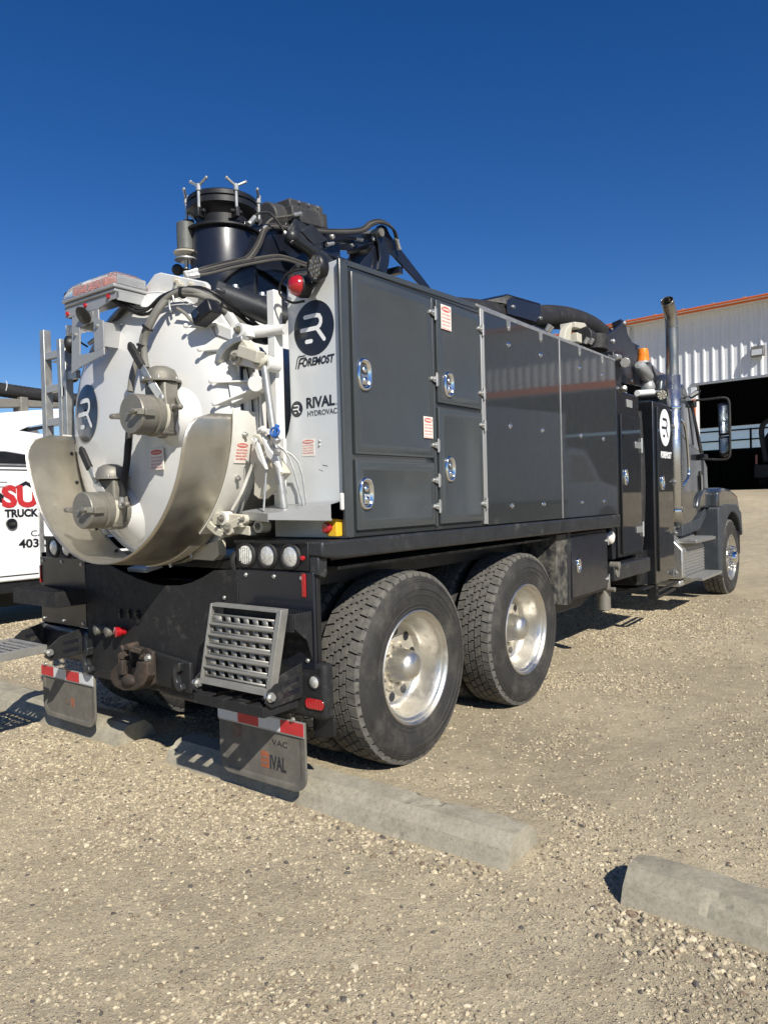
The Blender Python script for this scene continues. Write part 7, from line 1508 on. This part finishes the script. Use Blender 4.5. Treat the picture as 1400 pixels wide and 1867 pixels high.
h2 = rr_box([(1.376, 2.052), (1.502, 2.056), (1.505, 1.851), (1.421, 1.804), (1.379, 1.845)], 6.06, 6.14, 'black', 'mirror_housing', mr_)
rr_box([(1.394, 2.025), (1.484, 2.032), (1.488, 1.878), (1.421, 1.849), (1.392, 1.870)], 6.052, 6.058, 'mirror', 'spot_mirror_glass', h2, 0.004)
mb = MB(); mb.box(1.07, 1.14, 5.98, 6.08, 2.42, 2.50); mb.build('mirror_mount', 'black', mr_, bevel=0.01); mb = MB(); mb.box(1.07, 1.16, 6.3, 6.5, 1.80, 1.87); mb.build('mirror_mount', 'black', mr_, bevel=0.01)
m3_ = rr_box([(1.084, 2.539), (1.178, 2.606), (1.227, 2.601), (1.214, 2.558), (1.121, 2.509)], 5.9, 5.93, 'black', 'downview_mirror', mr_, 0.004)
rr_box([(1.103, 2.543), (1.178, 2.594), (1.208, 2.590), (1.202, 2.565), (1.127, 2.528)], 5.892, 5.899, 'lens', 'downview_glass', m3_, 0.002)
# fuel tank box and steps
mb = MB(); V = []; ppp = [(0.5, 0.98), (0.93, 0.98), (1.02, 0.90), (1.15, 0.76), (1.15, 0.45), (1.13, 0.43), (0.5, 0.41)]
mb.prism(ppp, 'y', 5.32, 6.26); fb = mb.build('step_box', 'alu', T, bevel=0.014, seg=2)
for k in range(8):
    mb = MB(); mb.cyl((1.150, 5.37, 0.475+0.036*k), (1.150, 6.23, 0.475+0.036*k), 0.012, 10); mb.build('side_rib', 'alu', fb)
def tread(x0, x1, y0, y1, z, nm='cab_step'):
    mb = MB(); mb.box(x0, x1, y0, y1, z-0.035, z); o = mb.build(nm, 'alu', T, bevel=0.004)
    for k in range(7):
        mb = MB(); mb.box(x0+0.012+k*(x1-x0-0.02)/7, x0+0.022+k*(x1-x0-0.02)/7, y0+0.01, y1-0.01, z, z+0.006); mb.build('tread_rib', 'alu', o)
tread(1.02, 1.275, 5.42, 6.30, 0.865); tread(1.10, 1.315, 5.52, 6.42, 0.435)
mb = MB(); mb.prism([(5.33, 0.985), (5.33, 1.02), (5.95, 1.0), (6.1, 0.88), (6.05, 0.87), (5.9, 0.97)], 'x', 0.75, 1.02); mb.build('step_backing', 'alu', T, bevel=0.004)
mb = MB(); mb.box(0.5, 1.1, 5.4, 6.3, 0.33, 0.405); mb.build('box_belly', 'galv', T, bevel=0.02)
# beacon, air can and lamps behind the cab
ab = Vector((0.900, 4.861, 2.839)); mb = MB(); mb.lathe(ab, (0, 0, 1), [(0.068, 0), (0.066, 0.01), (0.062, 0.05), (0.060, 0.052), (0.060, 0.058), (0.057, 0.10), (0.050, 0.135), (0.0, 0.145)], 26); mb.build('amber_beacon', 'amber', T, label='amber rotating beacon above the cabinets')
mb = MB(); mb.cyl(ab-Vector((0, 0, 0.02)), ab, 0.072, 20); mb.beam(ab+Vector((0.0, 0.02, -0.03)), ab+Vector((0, 0.14, -0.10)), 0.08, 0.02); mb.build('beacon_bracket', 'galv', T)
ca_ = Vector((0.900, 4.712, 2.778)); cc_ = Vector((0.900, 5.021, 2.673)); dd_ = (cc_-ca_).normalized()
mb = MB(); L_ = (cc_-ca_).length; mb.lathe(ca_, dd_, [(0.0, -0.02), (0.04, -0.01), (0.064, 0.02), (0.068, 0.06), (0.068, L_-0.03), (0.05, L_), (0, L_+0.015)], 24); mb.build('air_can', 'silver', T)
mb = MB(); mb.ball((0.900, 5.015, 2.576), 0.075, 16, sz=1.25); mb.build('air_can_elbow', 'silver', T)
mb = MB(); mb.cyl((1.100, 4.025, 2.390), (1.100, 4.511, 2.450), 0.030, 18); mb.build('silver_cylinder', 'vinylwhite', T, bevel=0.003)
mb = MB(); mb.cyl((1.100, 4.511, 2.455), (1.100, 4.716, 2.476), 0.014, 12); mb.build('lamp_stem', 'galv', T)
lamp(T, (1.120, 4.772, 2.450), (0.45, -0.88, -0.12), 0.058, 0.05, 'work_lamp', 'black', 'ledlens', cells=True)
mb = MB(); mb.prism([(5.114, 2.861), (5.293, 2.903), (5.574, 2.832), (5.921, 2.836), (5.913, 2.716), (5.483, 2.707), (5.277, 2.647), (5.165, 2.733)], 'x', 0.2, 0.85); mb.build('engine_cowl', 'cabgrey', T, bevel=0.02)
mb = MB(); mb.prism([(5.293, 2.879), (5.527, 2.743), (5.691, 2.697), (5.725, 2.558), (5.473, 2.534), (5.442, 2.696)], 'x', 0.3, 0.86); mb.build('cowl_recess', 'black', T, bevel=0.015)
